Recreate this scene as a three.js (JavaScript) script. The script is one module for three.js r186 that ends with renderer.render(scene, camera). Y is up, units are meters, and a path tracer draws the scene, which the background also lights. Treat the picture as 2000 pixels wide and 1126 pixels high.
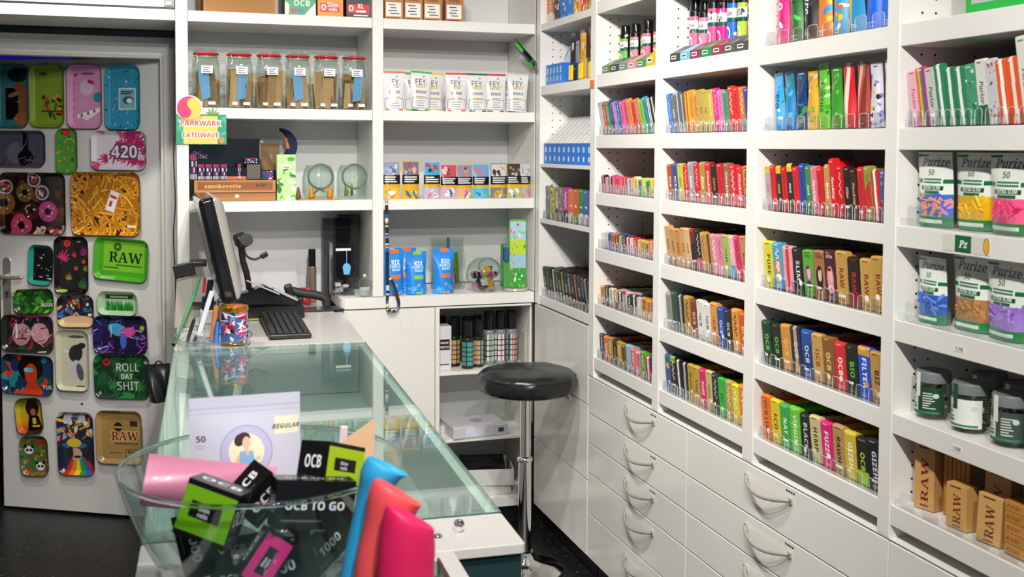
import * as THREE from 'three';
import { mergeGeometries } from 'three/addons/utils/BufferGeometryUtils.js';
import { RoundedBoxGeometry } from 'three/addons/geometries/RoundedBoxGeometry.js';
import { RectAreaLightUniformsLib } from 'three/addons/lights/RectAreaLightUniformsLib.js';

// ------------------------------------------------------------------ camera, light, exposure
const scene = new THREE.Scene();
const camera = new THREE.PerspectiveCamera(2 * Math.atan(563 / 2122.83) * 180 / Math.PI, 2000 / 1126, 0.05, 60);
{
  const yaw = -0.3053026, pitch = 0.04863614, roll = 0.00494554;      // measured from the shelf lines: y down, z forward
  const cy = Math.cos(yaw), sy = Math.sin(yaw), cp = Math.cos(pitch), sp = Math.sin(pitch), cr = Math.cos(roll), sr = Math.sin(roll);
  const r0 = [cy, 0, sy], r1 = [sp * sy, cp, -sp * cy], r2 = [-cp * sy, sp, cp * cy];
  const a0 = r0.map((v, i) => cr * v - sr * r1[i]), a1 = r0.map((v, i) => sr * v + cr * r1[i]), a2 = r2;
  const w = (a) => new THREE.Vector3(a[0], -a[1], -a[2]);
  const m = new THREE.Matrix4().makeBasis(w(a0), w(a1).negate(), w(a2).negate());
  camera.quaternion.setFromRotationMatrix(m);
  camera.position.set(0, 1.65, 0);
  camera.setViewOffset(2000, 1126, 0, 172.37, 2000, 1126);             // shifted lens
  camera.focus = 3.3; camera.userData.fStop = 6.5;
}
scene.background = new THREE.Color(0.02, 0.022, 0.026);
const renderer = new THREE.WebGLRenderer({ antialias: true });
renderer.toneMapping = THREE.LinearToneMapping;
renderer.toneMappingExposure = 0.355;
renderer.shadowMap.enabled = true;
RectAreaLightUniformsLib.init();
const LAMP_CANDELA = 34, LAMP_COLOR = [1.0, 0.955, 0.88];
// ceiling spotlights: over the aisle, over the counter and over the customer side  [x, z, aim x, aim z, share]
const LAMPS = [                                                          // [x, z, aim x, aim y, aim z, share, cone]
  [-0.42, -3.95, -0.42, 0.3, -4.75, 0.55, 0.95], [0.55, -2.75, 1.15, 0.5, -4.1, 0.8, 1.0], [0.38, -1.75, 1.02, 1.1, -3.7, 1.0, 0.95],
  [0.32, -0.75, 1.2, 1.1, -2.7, 1.1, 0.95], [0.3, 0.3, 1.15, 1.1, -1.9, 1.0, 0.95], [0.1, -0.9, 0.22, 1.0, -3.4, 0.3, 0.75],
];
const CEIL = 2.85;

// ------------------------------------------------------------------ helpers
let seed = 7;
const rnd = () => { seed = (seed * 1664525 + 1013904223) >>> 0; return seed / 4294967296; };
const rr = (a, b) => a + (b - a) * rnd();
const pick = (a) => a[Math.floor(rnd() * a.length)];
const V = (x, y, z) => new THREE.Vector3(x, y, z);
const used = new Map();
function numbered(n) { const k = used.get(n) ?? 0; used.set(n, k + 1); return k ? n + '_' + String(k).padStart(3, '0') : n; }
function plain(g) {
  if (g.index) g = g.toNonIndexed();
  for (const k of Object.keys(g.attributes)) if (!['position', 'normal', 'uv'].includes(k)) g.deleteAttribute(k);
  if (!g.attributes.normal) g.computeVertexNormals();
  if (!g.attributes.uv) g.setAttribute('uv', new THREE.BufferAttribute(new Float32Array(g.attributes.position.count * 2), 2));
  g.clearGroups();
  return g;
}
const merge = (gs) => { gs = (Array.isArray(gs) ? gs : [gs]).map(plain); return gs.length === 1 ? gs[0] : mergeGeometries(gs); };
function obj(name, gs, mat, parent = scene) {
  const m = new THREE.Mesh(merge(gs), mat);
  m.name = parent === scene ? numbered(name) : name;
  m.castShadow = m.receiveShadow = true;
  parent.add(m);
  return m;
}
function tag(o, label, category, group) { o.userData.label = label; o.userData.category = category; if (group) o.userData.group = group; return o; }
function thing(name, label, category, [x, y, z] = [0, 0, 0], turn = 0, group) {
  const o = new THREE.Group(); o.name = numbered(name); scene.add(o);
  o.position.set(x, y, z); o.rotation.order = 'YXZ'; o.rotation.y = turn;
  return tag(o, label, category, group);
}
function struct(name, gs, mat) { const m = obj(name, gs, mat); m.userData.kind = 'structure'; return m; }
const at = (g, x, y, z, rx = 0, ry = 0, rz = 0) => { g = g.clone(); if (rx || ry || rz) g.applyMatrix4(new THREE.Matrix4().makeRotationFromEuler(new THREE.Euler(rx, ry, rz, 'YXZ'))); g.translate(x, y, z); return g; };
// a chamfered board between two corners
function panel(x0, x1, y0, y1, z0, z1, c = 0.0012) {
  const w = x1 - x0, h = y1 - y0, d = z1 - z0; c = Math.min(c, w / 3, h / 3, d / 3);
  const s = new THREE.Shape(); s.moveTo(-w / 2 + c, -h / 2 + c); s.lineTo(w / 2 - c, -h / 2 + c); s.lineTo(w / 2 - c, h / 2 - c); s.lineTo(-w / 2 + c, h / 2 - c);
  const g = new THREE.ExtrudeGeometry(s, { depth: d - 2 * c, bevelEnabled: true, bevelSize: c, bevelThickness: c, bevelSegments: 1 });
  g.translate((x0 + x1) / 2, (y0 + y1) / 2, z0 + c); return g;
}
const rbox = (w, h, d, r = 0.003, s = 2) => new RoundedBoxGeometry(w, h, d, s, Math.min(r, w / 2.01, h / 2.01, d / 2.01));
const cyl = (r0, r1, h, n = 24, open = false) => new THREE.CylinderGeometry(r0, r1, h, n, 1, open);
const lathe = (pts, n = 32) => new THREE.LatheGeometry(pts.map(([r, y]) => new THREE.Vector2(r, y)), n);
const tube = (pts, r, n = 24, m = 8) => new THREE.TubeGeometry(new THREE.CatmullRomCurve3(pts.map((p) => V(...p))), n, r, m);
const torus = (R, r, n = 32, m = 8, arc = Math.PI * 2) => new THREE.TorusGeometry(R, r, m, n, arc);
function rrect(w, h, r) {
  const s = new THREE.Shape(), x = -w / 2, y = -h / 2; r = Math.min(r, w / 2.01, h / 2.01);
  s.moveTo(x + r, y); s.lineTo(x + w - r, y); s.absarc(x + w - r, y + r, r, -Math.PI / 2, 0); s.lineTo(x + w, y + h - r); s.absarc(x + w - r, y + h - r, r, 0, Math.PI / 2);
  s.lineTo(x + r, y + h); s.absarc(x + r, y + h - r, r, Math.PI / 2, Math.PI); s.lineTo(x, y + r); s.absarc(x + r, y + r, r, Math.PI, Math.PI * 1.5);
  return s;
}
const ext = (s, d, c = 0, seg = 4) => new THREE.ExtrudeGeometry(s, { depth: Math.max(1e-4, d - 2 * c), bevelEnabled: c > 0, bevelSize: c, bevelThickness: c, bevelOffset: -c, bevelSegments: 1, curveSegments: seg });
// rings of points joined into a skin: loops[i][j] = Vector3
function skin(loops, { closed = true, cap0 = false, cap1 = false, uvf } = {}) {
  const n = loops[0].length, pos = [], uv = [], idx = [];
  loops.forEach((l, i) => l.forEach((p, j) => { pos.push(p.x, p.y, p.z); const t = uvf ? uvf(p, i, j) : [j / n, i / (loops.length - 1)]; uv.push(t[0], t[1]); }));
  for (let i = 0; i + 1 < loops.length; i++) for (let j = 0; j < (closed ? n : n - 1); j++) { const a = i * n + j, b = i * n + (j + 1) % n, c = a + n, d = b + n; idx.push(a, b, d, a, d, c); }
  const cap = (i, flip) => { const c = new THREE.Vector3(); loops[i].forEach((p) => c.add(p)); c.divideScalar(n); const k = pos.length / 3; pos.push(c.x, c.y, c.z); const t = uvf ? uvf(c, i, 0) : [0.5, 0.5]; uv.push(...t); for (let j = 0; j < n; j++) { const a = i * n + j, b = i * n + (j + 1) % n; flip ? idx.push(k, b, a) : idx.push(k, a, b); } };
  if (cap0) cap(0, true); if (cap1) cap(loops.length - 1, false);
  const g = new THREE.BufferGeometry(); g.setAttribute('position', new THREE.Float32BufferAttribute(pos, 3)); g.setAttribute('uv', new THREE.Float32BufferAttribute(uv, 2)); g.setIndex(idx); g.computeVertexNormals(); return g;
}

// ------------------------------------------------------------------ printed surfaces: one shared sheet of artwork, a cell for each print
const pages = [];
class Page {
  constructor() { this.canvas = document.createElement('canvas'); this.canvas.width = this.canvas.height = 2048; this.ctx = this.canvas.getContext('2d'); this.ctx.fillStyle = '#888'; this.ctx.fillRect(0, 0, 2048, 2048); this.x = this.y = this.row = 0; this.mats = {}; this.tex = new THREE.CanvasTexture(this.canvas); this.tex.colorSpace = THREE.SRGBColorSpace; this.tex.anisotropy = 8; }
}
const cells = new Map();
function cell(key, w, h, edge, draw) {
  if (cells.has(key)) return cells.get(key);
  w = Math.round(w); h = Math.round(h);
  let p = pages[pages.length - 1];
  const W = w + 14, H = h + 4;
  if (p && p.x + W > 2048) { p.x = 0; p.y += p.row; p.row = 0; }
  if (!p || p.y + H > 2048) { p = new Page(); pages.push(p); }
  const x = p.x + 2, y = p.y + 2, c = p.ctx;
  p.x += W; p.row = Math.max(p.row, H);
  c.fillStyle = edge; c.fillRect(x - 2, y - 2, W, H);
  c.save(); c.beginPath(); c.rect(x, y, w, h); c.clip(); c.translate(x, y); draw(c, w, h); c.restore();
  const r = { p, u0: (x + 0.5) / 2048, u1: (x + w - 0.5) / 2048, v0: 1 - (y + h - 0.5) / 2048, v1: 1 - (y + 0.5) / 2048, su: (x + w + 7) / 2048, sv: 1 - (y + h / 2) / 2048 };
  cells.set(key, r); return r;
}
const FIN = { paper: { roughness: 0.6 }, card: { roughness: 0.42 }, gloss: { roughness: 0.22 }, film: { roughness: 0.3, clearcoat: 0.5, clearcoatRoughness: 0.15 }, tin: { roughness: 0.25, clearcoat: 0.6, clearcoatRoughness: 0.1 } };
function pmat(c, fin = 'card') { return c.p.mats[fin] ??= new THREE.MeshPhysicalMaterial({ name: 'printed_' + fin, map: c.p.tex, ...FIN[fin] }); }
// put a print on a shape: uv inside 0..1 reads the print, uv (-1,-1) the colour of its edge
function wear(g, c) {
  g = plain(g.clone()); const u = g.attributes.uv;
  for (let i = 0; i < u.count; i++) { const a = u.getX(i), b = u.getY(i); if (a < -0.5) u.setXY(i, c.su, c.sv); else u.setXY(i, c.u0 + (c.u1 - c.u0) * a, c.v0 + (c.v1 - c.v0) * b); }
  return g;
}
// shapes that carry a print: x across, y up from the base, front towards +z
function prism(profile, w) {          // profile of [z, y], counter-clockwise seen from +x
  const pos = [], uv = [], n = profile.length, ys = profile.map((p) => p[1]), h = Math.max(...ys);
  const tri = (...v) => v.forEach(([x, y, z, a, b]) => { pos.push(x, y, z); uv.push(a, b); });
  for (let i = 0; i < n; i++) {
    const [z0, y0] = profile[i], [z1, y1] = profile[(i + 1) % n], nz = y1 - y0, front = nz > 0.25 * Math.hypot(nz, z1 - z0);
    const t = (x, y) => front ? [x / w + 0.5, Math.min(1, y / h)] : [-1, -1], q = (x, y, z) => [x, y, z, ...t(x, y)];
    const a = q(-w / 2, y0, z0), b = q(w / 2, y0, z0), c = q(w / 2, y1, z1), d = q(-w / 2, y1, z1);
    tri(a, b, c, a, c, d);
  }
  const cz = profile.reduce((s, p) => s + p[0], 0) / n, cyy = ys.reduce((s, v) => s + v, 0) / n;
  for (const s of [-1, 1]) for (let i = 0; i < n; i++) { const p = profile[i], q = profile[(i + 1) % n], x = s * w / 2, A = [x, cyy, cz, -1, -1], B = [x, p[1], p[0], -1, -1], C = [x, q[1], q[0], -1, -1]; s < 0 ? tri(A, B, C) : tri(A, C, B); }
  const g = new THREE.BufferGeometry(); g.setAttribute('position', new THREE.Float32BufferAttribute(pos, 3)); g.setAttribute('uv', new THREE.Float32BufferAttribute(uv, 2)); g.computeVertexNormals(); return g;
}
// booklet: rounded fold at the top, a flap edge low on the front
const booklet = (w, h, t) => prism([[t / 2 - 0.0012, 0], [t / 2, 0.0012], [t / 2, h * 0.62], [t / 2 - 0.0008, h * 0.625], [t / 2 - 0.001, h - t * 0.22], [t * 0.22, h], [-t * 0.22, h], [-t / 2, h - t * 0.22], [-t / 2, 0.0012], [-t / 2 + 0.0012, 0]], w);
const carton = (w, h, t, c = 0.001) => prism([[t / 2 - c, 0], [t / 2, c], [t / 2, h - c], [t / 2 - c, h], [-t / 2 + c, h], [-t / 2, h - c], [-t / 2, c], [-t / 2 + c, 0]], w);
// stand-up pouch: flat crimped top, bulging belly, gusset foot; the front carries the print
function pouch(w, h, t, { waist = 0, nu = 8, nv = 10, wob = 0.002, topw = 1 } = {}) {
  const F = [], B = [], s0 = rnd() * 9;
  for (let i = 0; i <= nv; i++) {
    const v = i / nv, f = [], b = [];
    const bul = v < 0.86 ? Math.pow(Math.sin(Math.PI * Math.min(1, 0.5 + 0.5 * (v / 0.86))), 0.8) : 0;
    const ww = w * (1 - waist * Math.sin(Math.PI * Math.min(1, v / 0.85)) * (v < 0.85 ? 1 : 0)) * (1 + (topw - 1) * v);
    for (let j = 0; j <= nu; j++) {
      const u = j / nu, x = (u - 0.5) * ww, e = Math.pow(Math.max(0, 1 - Math.pow(Math.abs(2 * u - 1), 2.2)), 0.6), z = t / 2 * bul * e + 0.0006, k = wob * bul * Math.sin(s0 + u * 7 + v * 5);
      f.push([x, v * h, z + k, u, v]); b.push([x, v * h, -z + k * 0.5, -1, -1]);
    }
    F.push(f); B.push(b);
  }
  const pos = [], uv = [], idx = []; let o = 0;
  for (const [S, flip] of [[F, 0], [B, 1]]) {
    S.forEach((r) => r.forEach((p) => { pos.push(p[0], p[1], p[2]); uv.push(p[3], p[4]); }));
    for (let i = 0; i < nv; i++) for (let j = 0; j < nu; j++) { const a = o + i * (nu + 1) + j, b2 = a + 1, c = a + nu + 1, d = c + 1; flip ? idx.push(a, c, b2, b2, c, d) : idx.push(a, b2, c, b2, d, c); }
    o += (nu + 1) * (nv + 1);
  }
  const N = (nu + 1) * (nv + 1), rim = [];
  for (let j = 0; j < nu; j++) { rim.push([j, j + 1]); }
  const g1 = new THREE.BufferGeometry(); g1.setAttribute('position', new THREE.Float32BufferAttribute(pos, 3)); g1.setAttribute('uv', new THREE.Float32BufferAttribute(uv, 2)); g1.setIndex(idx); g1.computeVertexNormals();
  // bottom and top edges closed
  const q = [], quv = []; const put = (a) => { q.push(pos[a * 3], pos[a * 3 + 1], pos[a * 3 + 2]); quv.push(-1, -1); };
  for (const [i, j] of rim) { [i, N + i, N + j, i, N + j, j].forEach(put); const T = nv * (nu + 1); [T + i, T + j, N + T + j, T + i, N + T + j, N + T + i].forEach(put); }
  const g2 = new THREE.BufferGeometry(); g2.setAttribute('position', new THREE.Float32BufferAttribute(q, 3)); g2.setAttribute('uv', new THREE.Float32BufferAttribute(quv, 2)); g2.computeVertexNormals();
  return mergeGeometries([plain(g1), plain(g2)]);
}
const ORD = ['', 'first', 'second', 'third', 'fourth', 'fifth', 'sixth', 'seventh', 'eighth', 'ninth', 'tenth', 'eleventh', 'twelfth', 'thirteenth', 'fourteenth', 'fifteenth', 'sixteenth', 'seventeenth', 'eighteenth', 'nineteenth', 'twentieth'];

// ------------------------------------------------------------------ materials
const std = (name, r, g, b, rough = 0.5, more = {}) => { const m = new THREE.MeshPhysicalMaterial({ name, roughness: rough, ...more }); m.color.setRGB(r, g, b); return m; };
function noiseTex(n, f, srgb) { const d = new Uint8Array(n * n * 4); for (let i = 0; i < n * n; i++) { const c = f(i % n, Math.floor(i / n)); d.set([c[0], c[1], c[2], 255], i * 4); } const t = new THREE.DataTexture(d, n, n); t.wrapS = t.wrapT = THREE.RepeatWrapping; t.magFilter = t.minFilter = THREE.LinearFilter; if (srgb) t.colorSpace = THREE.SRGBColorSpace; t.needsUpdate = true; return t; }
const M = {
  white: std('white_laminate', 0.80, 0.79, 0.765, 0.34), whiteGloss: std('white_lacquer', 0.78, 0.775, 0.74, 0.13), wall: std('wall_paint', 0.8, 0.79, 0.77, 0.7), shopWall: std('grey_shop_wall', 0.3, 0.3, 0.31, 0.8), backPanel: std('white_back_panel', 0.72, 0.73, 0.74, 0.45),
  ceiling: std('ceiling_paint', 0.55, 0.55, 0.55, 0.8), black: std('black_plastic', 0.012, 0.012, 0.014, 0.35), blackGloss: std('black_gloss_plastic', 0.008, 0.008, 0.01, 0.12), rubber: std('black_rubber', 0.02, 0.02, 0.02, 0.6), darkHole: std('dark_hole', 0.01, 0.01, 0.01, 0.9),
  chrome: std('chrome', 0.86, 0.86, 0.86, 0.06, { metalness: 1 }), nickel: std('brushed_nickel', 0.66, 0.64, 0.6, 0.36, { metalness: 0.75 }), grey: std('grey_plastic', 0.42, 0.43, 0.44, 0.4), lightGrey: std('light_grey_plastic', 0.62, 0.62, 0.62, 0.4),
  leather: std('black_leatherette', 0.012, 0.012, 0.013, 0.28), doorPaint: std('door_paint', 0.70, 0.70, 0.69, 0.42), plinth: std('black_plinth', 0.01, 0.011, 0.012, 0.3),
  corian: std('white_solid_surface', 0.60, 0.585, 0.575, 0.22), teal: std('dark_teal_panel', 0.018, 0.045, 0.05, 0.2), inner: std('case_lining', 0.30, 0.335, 0.33, 0.5),
  red: std('red_plastic', 0.6, 0.02, 0.03, 0.25), clearGlass: std('clear_glass', 0.90, 0.94, 0.915, 0.02, { transmission: 1, thickness: 0, ior: 1.5, side: THREE.DoubleSide }),
  topGlass: std('greenish_float_glass', 0.82, 0.905, 0.885, 0.02, { transmission: 1, thickness: 0, ior: 1.52 }), glassEdge: std('green_glass_edge', 0.03, 0.12, 0.11, 0.1),
  edge: std('polished_acrylic_edge', 0.8, 0.82, 0.84, 0.15, { transmission: 0.45, thickness: 0 }),
  acrylic: std('clear_acrylic', 0.95, 0.96, 0.97, 0.05, { transmission: 1, thickness: 0, ior: 1.49, side: THREE.DoubleSide }),
  bowlGlass: std('thick_glass', 0.92, 0.97, 0.965, 0.02, { transmission: 1, thickness: 0, ior: 1.5, side: THREE.DoubleSide }), bowlRim: std('glass_rim', 0.75, 0.93, 0.94, 0.03, { transmission: 1, thickness: 0.01, ior: 1.45 }),
};

// ------------------------------------------------------------------ the room
{
  const fc = document.createElement('canvas'); fc.width = fc.height = 1024; const q = fc.getContext('2d'); q.fillStyle = '#131313'; q.fillRect(0, 0, 1024, 1024); q.lineCap = 'round';
  for (let i = 0; i < 5200; i++) { const x = rnd() * 1024, y = rnd() * 1024, a = rnd() * 6.3, l = rr(1, 7), v = Math.round(rnd() < 0.16 ? rr(90, 190) : rr(26, 60)); q.strokeStyle = `rgb(${v},${v},${v - 2})`; q.lineWidth = rr(0.8, 2); q.beginPath(); q.moveTo(x, y); q.quadraticCurveTo(x + Math.cos(a) * l, y + Math.sin(a) * l, x + Math.cos(a + 0.7) * l * 1.6, y + Math.sin(a + 0.7) * l * 1.6); q.stroke(); }
  const sp = new THREE.CanvasTexture(fc); sp.wrapS = sp.wrapT = THREE.RepeatWrapping; sp.colorSpace = THREE.SRGBColorSpace; sp.repeat.set(1.1, 1.1);
  const bump = noiseTex(256, () => { const v = 90 + rnd() * 90; return [v, v, v]; }); bump.repeat.set(5, 5);
  const fm = new THREE.MeshPhysicalMaterial({ name: 'speckled_black_floor', map: sp, roughness: 0.38, bumpMap: bump, bumpScale: 0.0006 });
  const fg = new THREE.PlaneGeometry(3.9, 9).rotateX(-Math.PI / 2); { const u = fg.attributes.uv, p = fg.attributes.position; for (let i = 0; i < u.count; i++) u.setXY(i, p.getX(i), p.getZ(i)); }
  const slab = new THREE.BoxGeometry(3.9, 0.1, 9); slab.translate(0, -0.051, 0);
  const f = struct('floor', fg, fm); f.position.set(0.05, 0, -2.3); struct('trim_1', slab, M.plinth).position.set(0.05, 0, -2.3);
  struct('ceiling', new THREE.BoxGeometry(3.9, 0.1, 9).translate(0.05, CEIL + 0.05, -2.3), M.ceiling);
  struct('wall_right', new THREE.BoxGeometry(0.1, CEIL, 9).translate(1.95, CEIL / 2, -2.3), M.wall);
  struct('wall_left', new THREE.BoxGeometry(0.1, CEIL, 9).translate(-1.85, CEIL / 2, -2.3), M.shopWall);
  const wz = -4.96;                                                        // shop face at z = -4.90
  struct('wall_back', [new THREE.BoxGeometry(1.923, CEIL, 0.12).translate(0.9385, CEIL / 2, wz), new THREE.BoxGeometry(0.9, CEIL, 0.12).translate(-1.35, CEIL / 2, wz), new THREE.BoxGeometry(0.877, CEIL - 2.03, 0.12).translate(-0.4615, (CEIL + 2.03) / 2, wz)], M.wall);
  struct('wall_front', [new THREE.BoxGeometry(0.6, CEIL, 0.1).translate(-1.5, CEIL / 2, 2.15), new THREE.BoxGeometry(0.9, CEIL, 0.1).translate(1.45, CEIL / 2, 2.15), new THREE.BoxGeometry(2.2, 0.9, 0.1).translate(-0.1, 0.45, 2.15), new THREE.BoxGeometry(2.2, CEIL - 2.3, 0.1).translate(-0.1, (CEIL + 2.3) / 2, 2.15)], M.shopWall);
  const w = struct('window_1', panel(-1.2, 1.0, 0.9, 2.3, 2.15, 2.16), new THREE.MeshStandardMaterial({ name: 'daylight_window', color: 0x9fb4cc, emissive: new THREE.Color(0.55, 0.75, 1.0), emissiveIntensity: 0.9, roughness: 0.2 }));
  const rl = new THREE.RectAreaLight(new THREE.Color(0.6, 0.79, 1.0), 0.8, 2.2, 1.4); rl.position.set(-0.1, 1.6, 2.08); rl.lookAt(-0.1, 1.6, -5); scene.add(rl); rl.name = 'window_daylight';
  // dark store room behind the open door, with a blue lit strip
  struct('wall_store', [new THREE.BoxGeometry(2.6, CEIL, 0.1).translate(-0.5, CEIL / 2, -6.55), new THREE.BoxGeometry(0.1, CEIL, 1.5).translate(0.55, CEIL / 2, -5.8)], M.shopWall);
  const led = thing('blue_light_panel', 'blue glowing light strip in dark store room above open door', 'light', [-0.95, 2.12, -6.47]);
  obj('housing', panel(-0.5, 0.5, -0.06, 0.06, -0.03, -0.005), M.black, led);
  for (const x of [-0.26, 0.25]) obj('glowing_panel', panel(x - 0.2, x + 0.2, -0.05, 0.05, -0.005, 0.0), new THREE.MeshStandardMaterial({ name: 'blue_light', color: 0x05051a, emissive: new THREE.Color(0.03, 0.02, 0.7), emissiveIntensity: 0.6 }), led);
  const bl = new THREE.RectAreaLight(new THREE.Color(0.05, 0.04, 1), 0.5, 0.9, 0.1); bl.position.set(-0.95, 2.12, -6.44); bl.lookAt(-0.95, 2.12, -5); scene.add(bl); bl.name = 'blue_light';
}
// ceiling lamps
LAMPS.forEach(([x, z, ax, ay, az, k, cone], i) => {
  const t = thing('ceiling_spotlight', 'white cylinder ceiling spotlight over the shop, ' + ORD[i + 1] + ' of the set', 'lamp', [x, CEIL, z], 0, 'ceiling spotlights');
  obj('housing', lathe([[0, 0], [0.05, 0], [0.05, -0.09], [0.044, -0.09], [0.04, -0.08], [0, -0.08]]), M.white, t);
  obj('lamp_lens', cyl(0.04, 0.04, 0.004).translate(0, -0.083, 0), new THREE.MeshStandardMaterial({ name: 'lamp_glow', color: 0xffffff, emissive: new THREE.Color(...LAMP_COLOR), emissiveIntensity: 14 }), t);
  const s = new THREE.SpotLight(new THREE.Color(...LAMP_COLOR), LAMP_CANDELA * k, 0, cone, 0.75, 2);
  s.position.set(x, CEIL - 0.1, z); s.target.position.set(ax, ay, az); s.castShadow = true; s.shadow.radius = 1.7; s.shadow.mapSize.set(1024, 1024); s.name = 'spotlight'; scene.add(s, s.target);
});
// door, its frame and the dark strip over it
{
  const d = new THREE.Group(); d.name = 'door_1'; d.userData.kind = 'structure'; d.position.set(-0.023, 0, -4.939); d.rotation.y = -29 * Math.PI / 180; scene.add(d);
  obj('door_leaf', panel(-0.812, 0, 0.012, 2.028, -0.04, 0, 0.002), M.doorPaint, d);
  obj('handle_plate', ext(rrect(0.042, 0.27, 0.018), 0.006, 0.0015).translate(-0.773, 1.01, 0), M.nickel, d);
  const lv = obj('handle_lever', [tube([[-0.773, 1.062, 0.004], [-0.773, 1.062, 0.045], [-0.766, 1.062, 0.052], [-0.70, 1.062, 0.052], [-0.668, 1.064, 0.05]], 0.009, 24, 10), new THREE.SphereGeometry(0.009, 10, 8).translate(-0.668, 1.064, 0.05)], M.nickel, d);
  obj('keyhole', [cyl(0.006, 0.006, 0.002, 12).rotateX(Math.PI / 2).translate(-0.773, 0.985, 0.0063), panel(-0.7755, -0.7705, 0.963, 0.985, 0.0058, 0.0073, 0.0003)], M.darkHole, d);
  obj('screw', cyl(0.005, 0.005, 0.003, 10).rotateX(Math.PI / 2).translate(-0.41, 0.501, 0.0005), M.darkHole, d);
  for (const y of [0.3, 1.0, 1.75]) obj('hinge', cyl(0.008, 0.008, 0.09, 12).translate(0.004, y, 0.006), M.nickel, d);
  struct('trim_2', [panel(-0.9, 0.028, 2.03, 2.108, -4.9, -4.884), panel(-0.023, 0.028, 0, 2.03, -4.9, -4.884), panel(-0.95, -0.9, 0, 2.108, -4.9, -4.884)], M.doorPaint);
  struct('trim_3', [panel(-0.9, -0.034, 2.018, 2.03, -4.95, -4.878), panel(-0.035, -0.023, 0, 2.03, -4.925, -4.878)], std('door_seal', 0.62, 0.60, 0.56, 0.5));
  struct('trim_4', panel(-1.1, 0.03, 2.108, 2.15, -4.9, -4.889), M.plinth);
}

// ------------------------------------------------------------------ shelving
function shelfUnit(label, [x, z], turn, { w, u, uR = 0, levels, y0, y1 = 2.62, depth, pegs = false, bottom = true, name = 'shelf_unit' }) {
  const t = thing(name, label, 'shelf', [x, 0, z], turn);
  obj('upright', panel(-u, 0, y0, y1, -depth, 0), M.white, t);
  if (uR) obj('upright', panel(w, w + uR, y0, y1, -depth, 0), M.white, t);
  obj('back_panel', panel(0, w, y0, y1, -depth - 0.012, -depth), M.backPanel, t);
  obj('top_panel', panel(0, w, y1 - 0.03, y1, -depth, 0), M.white, t);
  if (bottom) obj('bottom_panel', panel(0, w, y0, y0 + 0.016, -depth, -0.002), M.white, t);
  for (const [a, b] of levels) obj('shelf', panel(0.0008, w - 0.0008, b, a, -depth, -0.0025), M.white, t);
  if (pegs) {
    const ps = []; for (let k = 0; k < levels.length; k++) { const hi = k ? levels[k - 1][1] : y1, lo = levels[k][0]; for (let y = hi - 0.016; y > lo + 0.02; y -= 0.03) for (const d of [0.057, 0.092, 0.197]) ps.push(cyl(0.0028, 0.0028, 0.0012, 8).rotateZ(Math.PI / 2).translate(0.0002, y, -d)); }
    obj('peg_hole', ps, M.darkHole, t).userData.kind = 'stuff';
  }
  return t;
}
const RX = 1.511, LV = [[2.19, 2.143], [1.92, 1.872], [1.696, 1.648], [1.484, 1.438], [1.277, 1.23], [1.07, 1.025], [0.866, 0.82]], LA = [[2.172, 2.143], [1.911, 1.872], [1.581, 1.566], [1.347, 1.328]];
const BAY = { A: { z: -4.405, w: 0.584, u: 0.052 }, B: { z: -3.770, w: 0.520, u: 0.051 }, C: { z: -3.203, w: 0.548, u: 0.047 }, D: { z: -2.600, w: 0.550, u: 0.055 }, E: { z: -2.007, w: 0.557, u: 0.043 } };
shelfUnit('white corner shelf bay with blue boxes of filters and black paper packs', [RX, BAY.A.z], -Math.PI / 2, { ...BAY.A, levels: LA, y0: 0.975, depth: 0.3, pegs: true, bottom: false });
obj('shelf', panel(0, BAY.A.w, 0.978, 1.017, -0.3, -0.0025), M.white, scene.children[scene.children.length - 1]);
shelfUnit('white shelf bay second from the corner, narrow, with low paper packs', [RX, BAY.B.z], -Math.PI / 2, { ...BAY.B, levels: LV, y0: 0.7905, depth: 0.3, pegs: true, bottom: false });
shelfUnit('white shelf bay third from the corner, with black capped tubes on top', [RX, BAY.C.z], -Math.PI / 2, { ...BAY.C, levels: LV, y0: 0.7905, depth: 0.3, pegs: true, bottom: false });
shelfUnit('white shelf bay fourth from the corner, with the row of red script packs', [RX, BAY.D.z], -Math.PI / 2, { ...BAY.D, levels: LV, y0: 0.7905, depth: 0.3, pegs: true, bottom: false });
shelfUnit('white shelf bay fifth from the corner, with filter bags and lidded jars', [RX, BAY.E.z], -Math.PI / 2, { ...BAY.E, uR: 0.05, levels: LV, y0: 0.7905, depth: 0.3, pegs: true, bottom: false });
// small printed shelf tags on the fifth bay
function tagCard(name, label, cat, txt, w, h, x, y, z, turn, draw) {
  const c = cell('tag' + txt, 128, 128 * h / w, '#e9e7df', draw ?? ((c, W, H) => { c.fillStyle = '#eceae4'; c.fillRect(0, 0, W, H); c.fillStyle = '#333'; c.font = 'bold ' + H * 0.8 + 'px sans-serif'; c.textAlign = 'center'; c.fillText(txt, W / 2, H * 0.8); }));
  const o = tag(obj(name, wear(carton(w, h, 0.0006, 0.0001), c), pmat(c, 'paper')), label, cat); o.position.set(x, y, z); o.rotation.y = turn; return o;
}
tagCard('price_tag', 'tiny printed price on the shelf edge above the lidded jars', 'price tag', '1.10€', 0.03, 0.012, RX + 0.002, 1.243, -1.80, -Math.PI / 2);
tagCard('price_tag', 'tiny printed price on the shelf edge below the lidded jars', 'price tag', '1.50€', 0.03, 0.012, RX + 0.002, 1.04, -1.8, -Math.PI / 2);
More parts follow.
